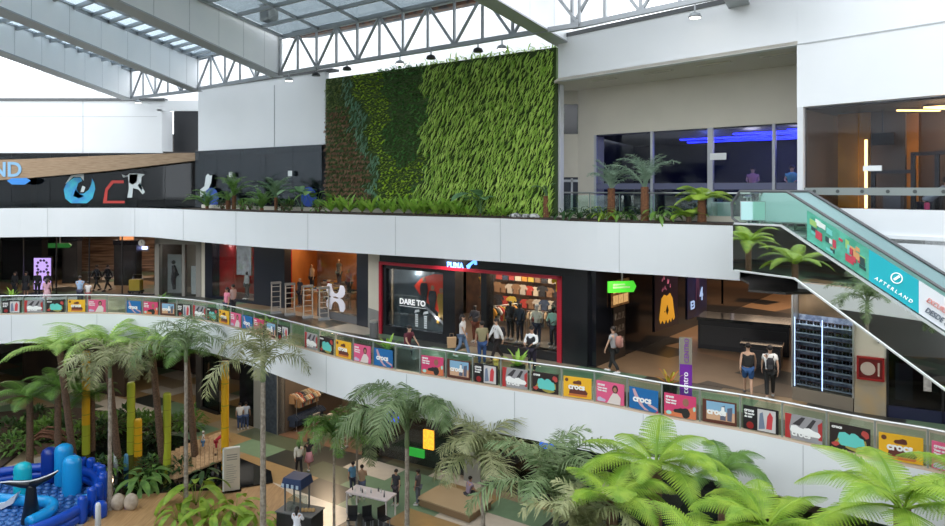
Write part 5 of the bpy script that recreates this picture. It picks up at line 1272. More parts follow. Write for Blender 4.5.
for k, (t_, o_, w_, lb) in enumerate(((.67,2.2,.9,'ochre yellow partition panel, left one in the gym'),(1.6,3.4,.75,'amber partition panel in the middle of the gym'))):
    t = gt(lb, 'partition', 'partition', t_, o_); MB().box(-w_/2,w_/2,-.08,.08,0,3.5).build('panel', AMB, t); MB().box(w_/2,w_/2+.9,-.05,.05,0,3.5).build('dark_panel', mat('gym_bronze', (.08,.055,.035), .4), t)
WLED = mat('warm_neon', (1,.50,.16), .4, emis=5)
for k, (t_, o_, z0, z1, lb) in enumerate(((1.05,2.0,14.4,16.9,'vertical warm light bar beside the ochre panel'),(1.54,3.1,15.2,16.9,'vertical warm light bar on the amber panel'))):
    t = gt(lb, 'light_bar', 'light', t_, o_, z0); MB().box(-.03,.03,-.03,.03,0,z1-z0).build('tube', WLED, t); MB().box(-.05,.05,.03,.06,-.03,z1-z0+.03).build('housing', BLACK, t)
for k, (t_, o_, ln, rz, lb) in enumerate(((2.0,1.6,1.2,.9,'warm ceiling light bar at the gym ceiling, leftmost'),(2.7,1.4,2.4,0.1,'long warm ceiling light bar at the right edge of the gym'),(3.0,2.2,2.0,.1,'second warm ceiling light bar at the right edge, below the long one'),(2.75,1.45,.8,1.2,'short crossing warm light bar at the right edge of the gym'))):
    t = gt(lb, 'light_bar', 'light', t_, o_, 17.62, rz); MB().box(0,ln,-.03,.03,0,.04).build('tube', WLED, t); MB().box(0,ln,-.05,.05,.04,.08).build('housing', BLACK, t)
p_ = gp(3, 2.2); point(p_[0], p_[1], 17.0, 45, (1,.6,.3)); p_ = gp(5.5, 2.6); point(p_[0], p_[1], 17.0, 45, (1,.6,.3)); p_ = gp(2, 4.5); point(p_[0], p_[1], 17.0, 35, (1,.6,.3))
for k, (t_, o_) in enumerate(((1.9,1.6),(2.7,2.2),(3.4,1.8))):
    t = gt(('cable machine behind the gym glass right of the white notice','weight stack machine in front of the amber panel','tall black machine at the right edge of the gym')[k], 'gym_machine', 'gym machine', t_, o_)
    for a in (-.5,.5): MB().box(a-.05,a+.05,-.05,.05,0,2.3-.5*(k == 0)).build('upright', BLACK, t)
    MB().box(-.55,.55,-.05,.05,2.2-.5*(k == 0),2.3-.5*(k == 0)).build('crossbar', BLACK, t); MB().box(-.22,.22,-.12,.12,.1,1.1).build('weight_stack', DGREY, t); MB().box(-.6,.6,-.4,.4,0,.06).build('base', BLACK, t)
t = gt('black monitor hanging behind the gym glass', 'monitor', 'monitor', 1.63, 1.6, 16.7, .3); MB().box(-.28,.28,-.03,.03,0,.34).build('screen', BLACKG, t); MB().box(-.02,.02,-.02,.02,.34,1.0).build('rod', BLACK, t)
t = gt('white notice on the gym glass beside the ochre panel', 'notice', 'notice', 1.95, .0, 15.95); MB().box(-.22,.22,-.01,0,0,.13).build('sheet', mat('paper_white', (.7,.72,.72)), t); MB().box(-.23,.23,0,.02,-.01,.14).build('backing', GREYM, t)
t = gt('pink bottle standing on the gym sill', 'bottle', 'bottle', 3.05, .5, 14.95-.0); MB().lathe([(.06,0),(.065,.14),(.05,.18)], n=10).build('body', mat('bottle_pink', (.6,.05,.15), .4), t); MB().lathe([(.035,.18),(.035,.22)], n=8).build('cap', BLACK, t)
struct('trim_21', MB().strip([gp(.2,.28),gp(8,.28)], 14.85, 14.95, .5), DGREY)
# --- upper glass railing behind the planter and at the landing
rl_ = thing('glass_railing', 'glass railing with steel handrail behind the upper planter before the blue lounge', 'railing', (0,0,0))
s0, s1 = s_of_px(E3c, A3, 556, 1.75), A3[-1]-.05
rp_ = [on_path(E3c, A3, s0+(s1-s0)*k/5, 1.75)[0] for k in range(6)]+[Vector((9.15,22.0)), Vector((8.25,20.1))]
MB().tube([(p.x,p.y,L3+1.12) for p in rp_], .03, 8).build('handrail', STEEL, rl_)
for p in rp_: MB().tube([(p.x,p.y,L3),(p.x,p.y,L3+1.1)], .022, 6).build('post', mat('green_steel_post', (.20,.30,.26), .4), rl_)
for a, b in zip(rp_[:-1], rp_[1:]): MB().strip([a+(b-a)*.04, a+(b-a)*.96], L3+.15, L3+1.02, .012).build('pane', GL_RAIL, rl_)
wb = thing('bin', 'white waist high bin by the right end of the planter', 'bin', EP(722,2.4,L3)); MB().box(-.25,.25,-.25,.25,0,.75).build('body', WHITE, wb); MB().box(-.27,.27,-.27,.27,.75,.8).build('lid', WHITE2, wb)
yb = thing('wet_floor_sign', 'small yellow floor sign behind the lime tree fern', 'floor sign', EP(718,3.2,L3)); MB().prism([(-.14,0),(.14,0),(.09,.75),(-.09,.75)], -.02, .02).build('board', mat('sign_yellow', (.7,.42,.03), .5), yb); MB().box(-.03,.03,-.03,.03,.72,.8).build('grip', BLACK, yb)

# ------------------------------------------------------------------ escalator with mirrored cladding
ed = Vector((.62,-.785)).normalized(); en = Vector((-ed.y, ed.x))      # en points away from the camera side
e0 = Vector((8.16,18.5))
esc = thing('escalator', 'escalator with mirror clad side and advert balustrade descending to the right edge', 'escalator', (e0.x, e0.y, L3), math.atan2(ed.y, ed.x))
SL = .60; Wd = 1.45; XE = 9.2
def zt(x): return .30 if x < 0 else .30-SL*x      # trim line relative to floor
def prof(x0, dz): 
    return zt(x0)+dz
X0 = -1.35
# cladding, near and far side
for nm, y in (('mirror_side', 0),('far_side', Wd-.05)):
    pts = [(X0,.30),(0,.30),(XE,.30-SL*XE),(XE,.30-SL*XE-1.35),(.35,-1.05),(X0,-1.0)]
    MB().prism(pts, y, y+.05).build(nm, MIRROR, esc)
under = MB()
for (xa, za), (xb, zb) in (((X0,-1.0),(.35,-1.05)),((.35,-1.05),(XE,.30-SL*XE-1.35))):
    under.add([(xa,0,za),(xb,0,zb),(xb,Wd,zb),(xa,Wd,za),(xa,0,za-.03),(xb,0,zb-.03),(xb,Wd,zb-.03),(xa,Wd,za-.03)], [(0,1,2,3),(4,7,6,5),(0,4,5,1),(1,5,6,2),(2,6,7,3),(3,7,4,0)])
under.build('underside', STEEL, esc)
MB().box(X0-.05,X0,0,Wd,-1.0,.30).build('end_panel', MIRROR, esc)
for y in (-.03, Wd-.02):
    MB().bar((X0,y+.02,.31),(0,y+.02,.31),.07,.05).bar((0,y+.02,.31),(XE,y+.02,.31-SL*XE),.07,.05).build('silver_trim', mat('satin_trim', (.62,.64,.64), .35, .4), esc)
    MB().bar((X0,y+.02,-1.0),(.35,y+.02,-1.05),.05,.04).bar((.35,y+.02,-1.05),(XE,y+.02,.30-SL*XE-1.35),.05,.04).build('lower_trim', mat('satin_trim', (.62,.64,.64)), esc)
# steps
for k in range(20):
    x = .2+k*.42
    if x > XE-.4: break
    z = -SL*x+.12; MB().box(x,x+.42,.25,Wd-.25,z-.2,z).build('step', mat('step_grey', (.12,.12,.125), .4), esc)
MB().box(X0,.2,.2,Wd-.2,-.1,.02).build('landing_plate', STEEL, esc)
# balustrades with handrails
HB = .85
for nm, y in (('near', .10),('far', Wd-.13)):
    m_ = TEAL_GLASS if nm == 'far' else GL_RAIL
    pts = [(X0-.1,.34),(0,.34),(XE,.34-SL*XE),(XE,.34-SL*XE+HB),(.1,.34+HB),(X0+.1,.34+HB),(X0-.1,.34+HB*.6)]
    MB().prism(pts, y, y+.015).build('balustrade_glass', m_, esc)
    MB().tube([(X0+.1,y,.30),(X0-.12,y,.45),(X0-.15,y,.34+HB*.6),(X0+.1,y,.36+HB),(.1,y,.36+HB),(XE,y,.36-SL*XE+HB)], .04, 8).build('handrail', mat('handrail_dark', (.10,.105,.11), .4), esc)
# advert along the near balustrade
def slant(x0, x1, z0, z1, y0=.05, y1=.07): return MB().prism([(x0,.34-SL*x0+z0),(x1,.34-SL*x1+z0),(x1,.34-SL*x1+z1),(x0,.34-SL*x0+z1)], y0, y1)
ad = thing('balustrade_banner', 'long slanted banner of green pictures, cyan AFTERLAND field and white price field on the escalator', 'banner', (e0.x, e0.y, L3), math.atan2(ed.y, ed.x))
AX = [0.25, 1.95, 3.30, 6.0]
def seg_at_px(px):   # distance along escalator where pixel column px falls
    k = (px-CX)/F; return (k*e0.y-e0.x)/(ed.x-k*ed.y)
xa, xb, xc, xd = seg_at_px(806), seg_at_px(868), seg_at_px(918), seg_at_px(1000)
bh = .78
slant(xa, xb, .03, bh).build('picture_field', mat('advert_green', (.05,.30,.20), .4, noise=(4,(.10,.45,.33))), ad)
slant(xb, xc, .03, bh).build('cyan_field', mat('advert_cyan', (.01,.42,.50), .4), ad)
slant(xc, xd, .03, bh).build('white_field', mat('advert_white', (.72,.74,.78), .4), ad)
ra = random.Random(9)
for k in range(26):
    x = ra.uniform(xa+.05, xb-.15); z = ra.uniform(.08, .6); w_ = ra.uniform(.06,.2); h_ = ra.uniform(.06,.22)
    c = ra.choice([('adv_red',(.5,.05,.08)),('adv_cream',(.6,.55,.45)),('adv_dark',(.02,.06,.06)),('adv_teal',(.15,.55,.5)),('adv_white',(.7,.75,.72)),('adv_lime',(.3,.5,.15)),('adv_orange',(.6,.3,.12))])
    slant(x, x+w_, z, min(z+h_, bh-.03), .035-.0005*k, .05).build('picture', mat(c[0], c[1], .5), ad)
tilt = math.atan(SL)
def slant_text(body, size, m, x, z, bold=.0, sx=1):
    o = text('lettering', body, size, m, ad, (x, .03, .34-SL*x+z), rot=(PI/2, tilt, 0), bold=bold, sx=sx); return o
slant_text('A F T E R L A N D', .11, mat('white_letter', (.85,.85,.85)), xb+(xc-xb)*.12, .16, .0, 1.1)
xm = (xb+xc)/2+.08; rg = MB()
pts = [(xm+.12*math.cos(a), .34-SL*xm+.52+.12*math.sin(a)) for a in [k*.393 for k in range(17)]]
for a, b in zip(pts[:-1], pts[1:]): rg.bar((a[0],.03,a[1]),(b[0],.03,b[1]),.02)
rg.bar((xm-.05,.03,.34-SL*xm+.48),(xm+.06,.03,.34-SL*xm+.57),.05); rg.build('ring_emblem', mat('white_letter', (.85,.85,.85)), ad)
slant_text('EXCURSIONES', .15, mat('salmon_letter', (.75,.25,.22), .5), xc+.15, .42, .0, .8)
slant_text('DESDE $2.900', .17, mat('navy_letter', (.06,.09,.14), .5), xc+.12, .17, .0, .8)
# landing railing with frosted teal panel
lr = thing('glass_railing', 'short landing railing with a pale teal panel left of the escalator head', 'railing', (0,0,0))
lp = [Vector((8.35,21.0)), Vector((7.75,19.75)), Vector((7.55,19.45))]
MB().tube([(p.x,p.y,L3+1.05) for p in lp], .03, 8).build('handrail', STEEL, lr)
for p in lp[:2]: MB().tube([(p.x,p.y,L3),(p.x,p.y,L3+1.05)], .022, 6).build('post', STEEL, lr)
q = lp[0].lerp(lp[1], .25); q2 = lp[0].lerp(lp[1], .95)
MB().strip([q, q2], L3+.1, L3+1.0, .012).build('pane', GL_RAIL, lr)
d_ = (lp[1]-lp[0]).normalized()
pn2 = thing('info_panel', 'pale teal square panel on the landing railing left of the escalator', 'panel', (7.42,19.35,L3+.42), -.25)
MB().box(0,.62,-.03,0,0,.5).build('board', mat('pale_teal_sheet', (.45,.70,.70), .4), pn2); MB().box(-.02,.64,0,.02,-.02,.52).build('backing', GREYM, pn2)
# ------------------------------------------------------------------ middle railing and advert boards
mr_ = thing('glass_railing', 'long curved glass railing with steel handrail on the edge of the middle gallery', 'railing', (0,0,L2))
SP = 1.12
s_ref = s_of_px(E2c, A2, 783)
S_ = [s_ref+SP*k for k in range(-60, 12)]; S_ = [s for s in S_ if .3 < s < A2[-1]-.2]
first_vis = s_of_px(E2c, A2, -25); S_ = [s for s in S_ if s >= first_vis-.2]
pm = MB().box(-.02,.02,-.045,-.01,-.95,.1).box(-.02,.02,-.03,.02,.08,1.02); postme = pm.mesh('post', mat('post_steel', (.34,.38,.36), .35, .5))
hp = []
for s in S_:
    p, a = on_path(E2c, A2, s, .02); o = link('post', postme, mr_, None, (p.x, p.y, 0), (0,0,a))
for k in range(int((S_[-1]-S_[0])/.28)+1): p, a = on_path(E2c, A2, S_[0]+.28*k, .02); hp.append((p.x, p.y, 1.05))
MB().tube(hp, .03, 8).build('handrail', mat('handrail_pale', (.62,.64,.64), .3, .6), mr_)
for a_, b_ in zip(S_[:-1], S_[1:]):
    pts = [on_path(E2c, A2, a_+.04+(SP-.08)*k/2, .05)[0] for k in range(3)]
    MB().strip(pts, .10, .95, .01).build('pane', GL_RAIL, mr_)
# advert boards: eight designs, built once and copied
PW_, PH_ = .94, .66
def blob(cx, cz, rx, rz, n=12, wob=.0, seed=0):
    r = random.Random(seed); return [(cx+rx*(1+r.uniform(-wob,wob))*math.cos(2*PI*k/n), cz+rz*(1+r.uniform(-wob,wob))*math.sin(2*PI*k/n)) for k in range(n)]
def clog(cx, cz, s, fl=1): return [(cx+fl*x*s, cz+z*s) for x, z in ((-.20,-.05),(-.17,.07),(-.05,.10),(.05,.05),(.17,.03),(.22,-.03),(.18,-.09),(-.16,-.10))]
def design(kind):
    t = thing('advert_board', 'x', 'advert board', (0,0,-50), 0, 'advert boards on the gallery railing')
    def bd(m): MB().box(-PW_/2,PW_/2,-.012,.012,0,PH_).build('board', m, t)
    lay = [0]
    def sh(nm, m, *polys):
        b = MB()
        for p_ in polys: lay[0] += 1; b.prism(p_, -.014-.0012*lay[0], -.01)
        b.build(nm, m, t)
    def tx(s, size, x, z, m=None, bold=.006, sx=1.0): lay[0] += 1; text('lettering', s, size, m or mat('advert_letter_white', (.82,.82,.80), .5), t, (x,-.018-.0012*lay[0],z), ext=.002, bold=bold, sx=sx)
    wl = mat('advert_letter_white', (.82,.82,.80), .5)
    if kind == 'yellow':
        bd(mat('board_yellow', (.78,.42,.02), .45)); sh('corner_dot', mat('dot_brown', (.12,.04,.02), .5), blob(-.36,.55,.06,.06)); sh('printed_clog', mat('clog_brown', (.12,.03,.02), .5), clog(.02,.22,1.5), clog(.0,.50,.7,-1))
        sh('printed_sole', mat('clog_orange', (.55,.16,.04), .5), [(-.3,.05),(.3,.05),(.34,.12),(-.28,.12)]); tx('crocs', .25, -.30, .27, bold=.012)
    elif kind == 'pink_woman':
        bd(mat('board_pink', (.68,.10,.22), .45)); sh('printed_hair', mat('print_hair', (.06,.025,.02), .5), blob(.17,.47,.10,.13)); sh('printed_face', mat('print_face', (.40,.20,.13), .5), blob(.17,.45,.06,.08))
        sh('printed_top', mat('print_cream', (.68,.60,.56), .5), [(-.10,.0),(.02,.22),(.1,.34),(.25,.34),(.36,.22),(.34,0)]); sh('printed_clog', mat('print_lilac', (.5,.45,.6), .5), clog(-.30,.09,.7)); tx('crocs', .11, -.42, .52); tx('Your crocs', .07, -.42, .43); tx('Your story', .07, -.42, .35)
    elif kind == 'blue':
        bd(mat('board_blue', (.01,.13,.36), .45)); sh('printed_leg', mat('print_rose', (.55,.33,.36), .5), [(-.36,.60),(-.28,.62),(-.18,.42),(.02,.12),(.18,.02),(.05,.02),(-.12,.15),(-.30,.42)], [(.12,.26),(.45,.14),(.46,.06),(.15,.18)]); tx('crocs', .27, -.34, .24, bold=.012); sh('red_corner', mat('print_red', (.5,.03,.08), .5), [(.38,0),(.47,0),(.47,.08)])
    elif kind == 'fuchsia':
        bd(mat('board_fuchsia', (.60,.05,.15), .45)); sh('orange_ground', mat('print_orange_red', (.62,.17,.07), .5), [(-.47,0),(.47,0),(.47,.4),(.1,.2),(-.47,.12)]); sh('printed_clog', mat('print_black_shoe', (.02,.02,.02), .5), blob(.17,.15,.12,.15,12,.1), clog(-.02,.20,.8,-1)); sh('printed_face', mat('print_face2', (.30,.13,.09), .5), blob(.17,.46,.09,.12)); sh('printed_dot', mat('print_mint', (.35,.62,.55), .5), blob(-.33,.1,.08,.06), blob(.42,.3,.04,.07)); tx('crocs', .11, -.42, .54); tx('Your crocs', .07, -.42, .45); tx('Your story', .07, -.42, .37)
    elif kind == 'beach':
        bd(mat('board_brown_edge', (.10,.03,.02), .45)); sh('sky', mat('print_sky', (.22,.40,.56), .5), [(-.36,.30),(.42,.30),(.42,.62),(-.36,.62)]); sh('sand', mat('print_sand', (.60,.36,.22), .5), [(-.36,.10),(.42,.10),(.42,.36),(-.36,.36)]); tx('crocs', .24, -.34, .26, bold=.012); sh('printed_figures', mat('print_denim', (.10,.11,.16), .5), [(.02,.12),(.05,.5),(.15,.55),(.18,.12)], [(.22,.12),(.22,.48),(.36,.52),(.34,.12)])
        sh('printed_shirt', wl, [(.04,.3),(.06,.5),(.14,.5),(.15,.3)])
    elif kind == 'family':
        bd(mat('board_black', (.012,.01,.012), .45)); sh('photo_area', mat('print_photo', (.55,.53,.52), .5), [(-.08,.02),(.40,.02),(.40,.62),(-.08,.62)]); sh('red_figure', mat('print_red2', (.55,.05,.06), .5), [(.15,.10),(.18,.45),(.25,.58),(.33,.45),(.30,.1)]); sh('blue_figure', mat('print_slate', (.16,.20,.28), .5), [(-.05,.06),(-.02,.5),(.06,.55),(.12,.1)]); sh('red_glow', mat('print_dark_red', (.25,.01,.01), .5), blob(-.28,.12,.1,.1)); tx('crocs', .12, -.44, .50); tx('Tu modo', .07, -.43, .42); tx('de vivir', .07, -.43, .34)
    elif kind == 'teal':
        bd(mat('board_black2', (.02,.012,.012), .45)); sh('printed_petals', mat('print_olive', (.34,.30,.06), .5), blob(-.2,.22,.14,.1,9,.3,1), blob(.1,.1,.2,.07,9,.3,2), blob(.3,.25,.1,.12,9,.3,3)); sh('printed_flower', mat('print_red3', (.45,.06,.05), .5), blob(.36,.5,.09,.09,9,.3,4), blob(-.33,.12,.08,.06,9,.3,5)); sh('printed_clog', mat('print_teal', (.12,.55,.50), .5), clog(-.06,.36,1.1), clog(.06,.26,1.5,-1), blob(.1,.38,.12,.09,9,.25,6)); tx('crocs', .11, -.42, .54)
    elif kind == 'grey':
        bd(mat('board_grey_red', (.30,.29,.30), .45)); sh('red_side', mat('print_red4', (.40,.03,.03), .5), [(-.47,0),(-.32,0),(-.36,.3),(-.3,.66),(-.47,.66)], [(.38,.1),(.47,.1),(.47,.6),(.36,.5)]); sh('printed_leg', mat('print_charcoal', (.04,.035,.04), .5), [(-.28,.40),(-.05,.62),(.05,.62),(-.1,.38)], [(.06,.36),(.24,.62),(.32,.6),(.18,.35)]); sh('printed_shoe', wl, clog(-.14,.28,1.0), clog(.2,.26,1.1)); tx('crocs', .22, -.3, .10, bold=.01)
    return t
BOARDS = [(12,'family'),(36,'grey'),(60,'teal'),(79,'yellow'),(98,'pink_woman'),(133,'blue'),(150,'fuchsia'),(165,'beach'),(178,'family'),(190,'grey'),(203,'teal'),(216,'yellow'),(229,'pink_woman'),(241,'blue'),(263,'fuchsia'),(276,'beach'),(289,'family'),(316,'grey'),(332,'teal'),(348,'yellow'),(367,'pink_woman'),(389,'blue'),(432,'fuchsia'),(458,'beach'),(487,'family'),(515,'grey'),(545,'teal'),(577,'yellow'),(611,'pink_woman'),(647,'blue'),(683,'fuchsia'),(722,'beach'),(762,'family'),(804,'grey'),(851,'teal'),(903,'yellow'),(958,'pink_woman')]
DESC = dict(yellow='yellow advert board with a brown clog', pink_woman='pink advert board with a cream topped woman', blue='blue advert board with white lettering', fuchsia='fuchsia and orange advert board with a black shoe', beach='beach scene advert board with white lettering', family='black advert board with a grey and red photo', teal='black advert board with a teal clog', grey='grey and red advert board with white shoes')
PRO = {}; CNT = {}; TOT = {}
for px, k in BOARDS: TOT[k] = TOT.get(k, 0)+1
mids = [(a_+b_)/2 for a_, b_ in zip(S_[:-1], S_[1:])]
used = set()
for px, k in BOARDS:
    s = s_of_px(E2c, A2, px); s = min((m for m in mids if m not in used), key=lambda m: abs(m-s), default=s); used.add(s)
    CNT[k] = CNT.get(k, 0)+1; lab = '%s, %s of its kind from the left' % (DESC[k], ORD[CNT[k]-1])
    if k not in PRO: PRO[k] = design(k); o = PRO[k]
    else: o = dup(PRO[k], (0,0,0))
    p, a = on_path(E2c, A2, s, .0); o.location = (p.x, p.y, L2+.13); o.rotation_euler = (0,0,a); o['label'] = lab
    p, a = on_path(E2c, A2, s, -.03); o.location = (p.x, p.y, L2+.13)
# planters standing on the gallery floor behind the railing
def pot_plant(lab, loc, m, n=12, L=.5, W=.09, seed=1, pot=BLACK, r=.28, h=.5, arch=.8, name='potted_plant', stem=.02):
    t = thing(name, lab, 'potted plant', loc)
    MB().lathe([(r*.8,0),(r,h),(r*.93,h),(r*.9,h-.05)], n=16).build('pot', pot, t); MB().lathe([(r*.9,h-.07),(r*.9,h-.04)], n=16).build('soil', SOIL, t)
    crown(t, [leaf_simple('pp%.2f%.2f%s' % (L, W, m.name), L, W, 1.1, arch, m, stem)], n, h-.04, seed, (-.7,.4), (.8,1.2), 'leaf')
RB = leafmat('bromeliad_leaf', (.42,.50,.04), (.55,.12,.06), 5)
pot_plant('bright potted fern by the railing before the second security gate', G2(268,337), LF_NEST, 14, .65, .12, 1)
pot_plant('bright potted fern on the gallery left of the red window frame', G2(388,362), LF_NEST, 14, .65, .12, 2)
pot_plant('bright potted plant by the railing below the mannequin window', G2(518,379), LF_NEST, 14, .65, .12, 3)
pot_plant('potted bromeliad with red tipped lime leaves beside the purple totem', G2(669,399), RB, 13, .55, .09, 4)
pot_plant('lime potted plant at the far left of the gallery', G2(12,305), LF_NEST, 12, .6, .11, 5)
pot_plant('potted fern low on the gallery by the grey framed shop', G2(163,308), LF_FERN, 12, .5, .1, 6)
bi = thing('waste_bin', 'grey waste bin standing at the cream pilaster', 'bin', G2(374,338)); MB().lathe([(.16,0),(.2,.05),(.2,.72),(.17,.75)], n=16).build('body', mat('bin_grey', (.13,.13,.13), .4), bi); MB().lathe([(.2,.72),(.2,.8),(.12,.82)], n=16).build('lid', STEEL, bi)
bo = thing('sanitizer_stand', 'yellow topped stand by the railing below the man in the white shirt', 'stand', G2(496,376)); MB().box(-.08,.08,-.08,.08,0,.5).build('post', mat('stand_yellow', (.70,.50,.12), .5), bo); MB().ball((0,0,.6), .12).build('head', mat('stand_yellow', (.7,.5,.12)), bo, smooth=True)
# ------------------------------------------------------------------ ground floor shops
H1 = 7.1
A0, A1_, A2_, A3_, A4_, A5_, A6_ = Vector((-36,56)), Vector((-19.5,49.3)), Vector((-14.2,45.4)), Vector((-12.2,43.9)), Vector((-6.4,40.6)), Vector((.4,36.6)), Vector((12,28.5))
struct('wall_ground_left', MB().strip([A0, A0.lerp(A1_,.62)], 0, H1, .3), mat('ground_dark_wall', (.035,.025,.02), .5, noise=(.5,(.07,.045,.03))))
struct('wall_ground_back', MB().strip([(-30,62),(-14,54),(0,47),(16,36)], 0, H1, .3), mat('ground_back_wall', (.09,.05,.03), .6, noise=(.6,(.025,.02,.02))))
dv = (A3_-A2_).normalized()
struct('wall_pilaster_ground', MB().strip([A2_+dv*-.0, A2_+dv*.75], 0, H1, .7), mat('stone_pilaster', (.30,.31,.29), .5))
def gfront(name, lab, a, b, parts):
    t = thing(name, lab, 'shop front', (a.x, a.y, 0), ang(a, b)); 
    for nm, m, bx in parts: MB().box(*bx).build(nm, m, t)
    return t
w1 = (A2_-A1_).length
gfront('storefront', 'dark ground floor shop entrance left of the grey stone pilaster', A1_, A2_, [('header',BLACK,(0,w1,0,.4,4.6,H1)),('column',BLACKG,(w1-1.5,w1,0,.5,0,4.6)),('column',DARK,(0,.7,0,.5,0,4.6)),('display_pane',GL_DARK,(.7,2.6,.1,.14,.2,4.6)),('plinth',BLACK,(.7,2.6,0,.3,0,.2))])
w2 = (A3_-A2_).length
gfront('storefront', 'dark denim display window between the stone pilaster and the clothes shop', A2_+dv*.8, A3_, [('column',mat('denim_column', (.03,.045,.07), .6, noise=(4,(.06,.08,.11))),(0,w2-.8,0,.6,0,H1)),('edge',mat('denim_edge', (.25,.24,.22), .5),(w2-.9,w2-.8,-.02,.62,0,H1))])
w3 = (A5_-A4_).length
gfront('storefront', 'dark glass ground floor shop right of the clothes shop', A4_, A5_, [('column',BLACK,(0,1.0,0,.6,0,H1)),('display_pane',GL_DARK,(1.0,w3-1,.1,.14,.2,4.6)),('column',mat('stone_pilaster', (.3,.31,.29)),(w3-1,w3,0,.6,0,H1)),('header',BLACK,(1,w3-1,0,.3,4.6,H1))])
w4 = (A6_-A5_).length
gfront('storefront', 'amber lit ground floor shop behind the lower right palms', A5_, A6_, [('display_pane',GL_DARK,(.5,w4-1,.1,.14,.2,4.6)),('plinth',BLACK,(0,w4,0,.3,0,.2)),('header',BLACK,(0,w4,0,.3,4.6,H1))])
gv_ = (A4_-A3_).normalized(); gn_ = Vector((-gv_.y, gv_.x))
struct('floor_clothes_shop', MB().plate([tuple(A3_),tuple(A4_),tuple(A4_+gn_*6),tuple(A3_+gn_*6)], .004, .02), mat('shop_floor_brown', (.17,.10,.065), .35))
struct('wall_clothes_shop', MB().strip([A3_+gn_*6, A4_+gn_*6], 0, H1, .2), mat('clothes_back', (.12,.09,.07), .6))
struct('wall_clothes_side', MB().strip([A3_+gn_*.5, A3_+gn_*6], 0, H1, -.12), mat('clothes_side', (.10,.08,.065), .6))
def gC(t_, o_, z=0): v = A3_+gv_*t_+gn_*o_; return Vector((v.x, v.y, z))
gz = ang(A3_, A4_)
pal1 = [(.50,.28,.14),(.55,.50,.42),(.38,.10,.06),(.08,.08,.10),(.32,.30,.22),(.5,.42,.3)]
for k in range(3): rack(('steel clothes rack along the left wall of the ground floor clothes shop','middle steel clothes rack of the ground floor clothes shop','back steel clothes rack of the ground floor clothes shop')[k], (gC(.55,2.0) if k == 0 else gC(1.2+1.6*k, 4.9)), gz+(PI/2 if k == 0 else 0), 14, pal1, ('left wall rack of the ground floor clothes shop','middle rack of the ground floor clothes shop','back rack of the ground floor clothes shop')[k], 2.2, 1.9)
for k in range(18): garment('jeans coloured garment hanging low on the left of the ground floor clothes shop', gC(.45+.02*(k % 2), .8+.15*k, .35), gz+.2, (.03,.045,.08), 'dark garments low on the left of the clothes shop', sc=1.1)
for j, (t_, o_) in enumerate(((3.2,1.9),(5.0,2.6))):
    tbl(('wooden table of folded clothes in the ground floor clothes shop, front one','wooden table of folded clothes in the ground floor clothes shop, back one')[j], gC(t_, o_), gz+.2, 1.9, 1.0, .95)
    for a in range(6):
        for b in range(2):
            for q in range(1+(a+b) % 2):
                folded(gC(t_-.75+.3*a, o_-.22+.42*b, .95+.09*q), gz+.2, [(.50,.34,.16),(.42,.04,.05),(.6,.55,.48),(.35,.25,.16)][(a+b+q) % 4], 'folded shirt on a wooden table in the ground floor clothes shop', 'folded shirts in the ground floor clothes shop')
for k, (t_, lb) in enumerate(((2.9,'left steel security gate of the ground floor clothes shop'),(5.1,'right steel security gate of the ground floor clothes shop'))): dup(gate, gC(t_, .3), gz+PI/2, lb)
for k, (t_, o_, c) in enumerate(((5.7,1.2,(.50,.36,.15)),(6.2,1.7,(.45,.30,.18)))):
    person(('mannequin in a mustard top at the right of the ground floor clothes shop','mannequin in a tan top behind the mustard one')[k], gC(t_, o_, .35), gz+PI, 'stand', 'full', 'long', c, (.05,.05,.05), (.1,.1,.1), h=.98, name='mannequin', cat='mannequin', skinmat=MSK, hair=None)
for (x, y, z, e) in ((-9,43.5,6.0,330),(-9.5,46,6.0,260),(-16.5,48.5,6.6,70),(-3.5,41.5,6.5,60),(6,35.5,6.4,90),(-27,52,6.5,60)): point(x, y, z, e, (1,.75,.5))
mb_ = thing('menu_board', 'tall orange board deep in the dark ground floor entrance', 'sign', Q(203.5,51.0,.6), -.5); MB().box(-.55,.55,0,.08,0,2.2).build('board', mat('menu_orange', (.42,.20,.06), .5, emis=.2, noise=(6,(.25,.10,.03))), mb_); MB().box(-.6,.6,.08,.12,-.6,2.3).build('frame', BLACK, mb_)
def boxsign(lab, px, py, d, w, h, m, rz=-.5, tx=None):
    t = thing('sign_box', lab, 'sign', P(px, py, d), rz); MB().box(-w/2,w/2,0,.12,-h/2,h/2).build('face', m, t); MB().box(-w/2-.03,w/2+.03,.12,.2,-h/2-.03,h/2+.03).build('casing', BLACK, t)
    if tx: text('lettering', tx, h*.6, mat('white_letter', (.85,.85,.85)), t, (-w/2+.1,-.02,-h*.2), bold=.01)
    return t
boxsign('glowing blue sign behind the tall middle palm on the ground floor', 392, 416, 38.6, .75, .62, mat('sign_glow_blue', (.03,.06,.75), .4, emis=.9))
boxsign('orange lit picture panel right of the tall middle palm trunk', 428, 440, 37.2, .62, 1.0, mat('sign_glow_orange', (.85,.38,.03), .4, emis=1.0, noise=(9,(.5,.12,.02))))
boxsign('bright green low sign beside the orange lit panel', 416, 453, 36.9, .95, .42, mat('sign_glow_green', (.03,.40,.05), .4, emis=.35))
boxsign('blue lit sign under the fascia behind the big curved palm frond', 547, 444, 33.2, .8, .5, mat('sign_glow_blue2', (.02,.12,.6), .4, emis=.5))
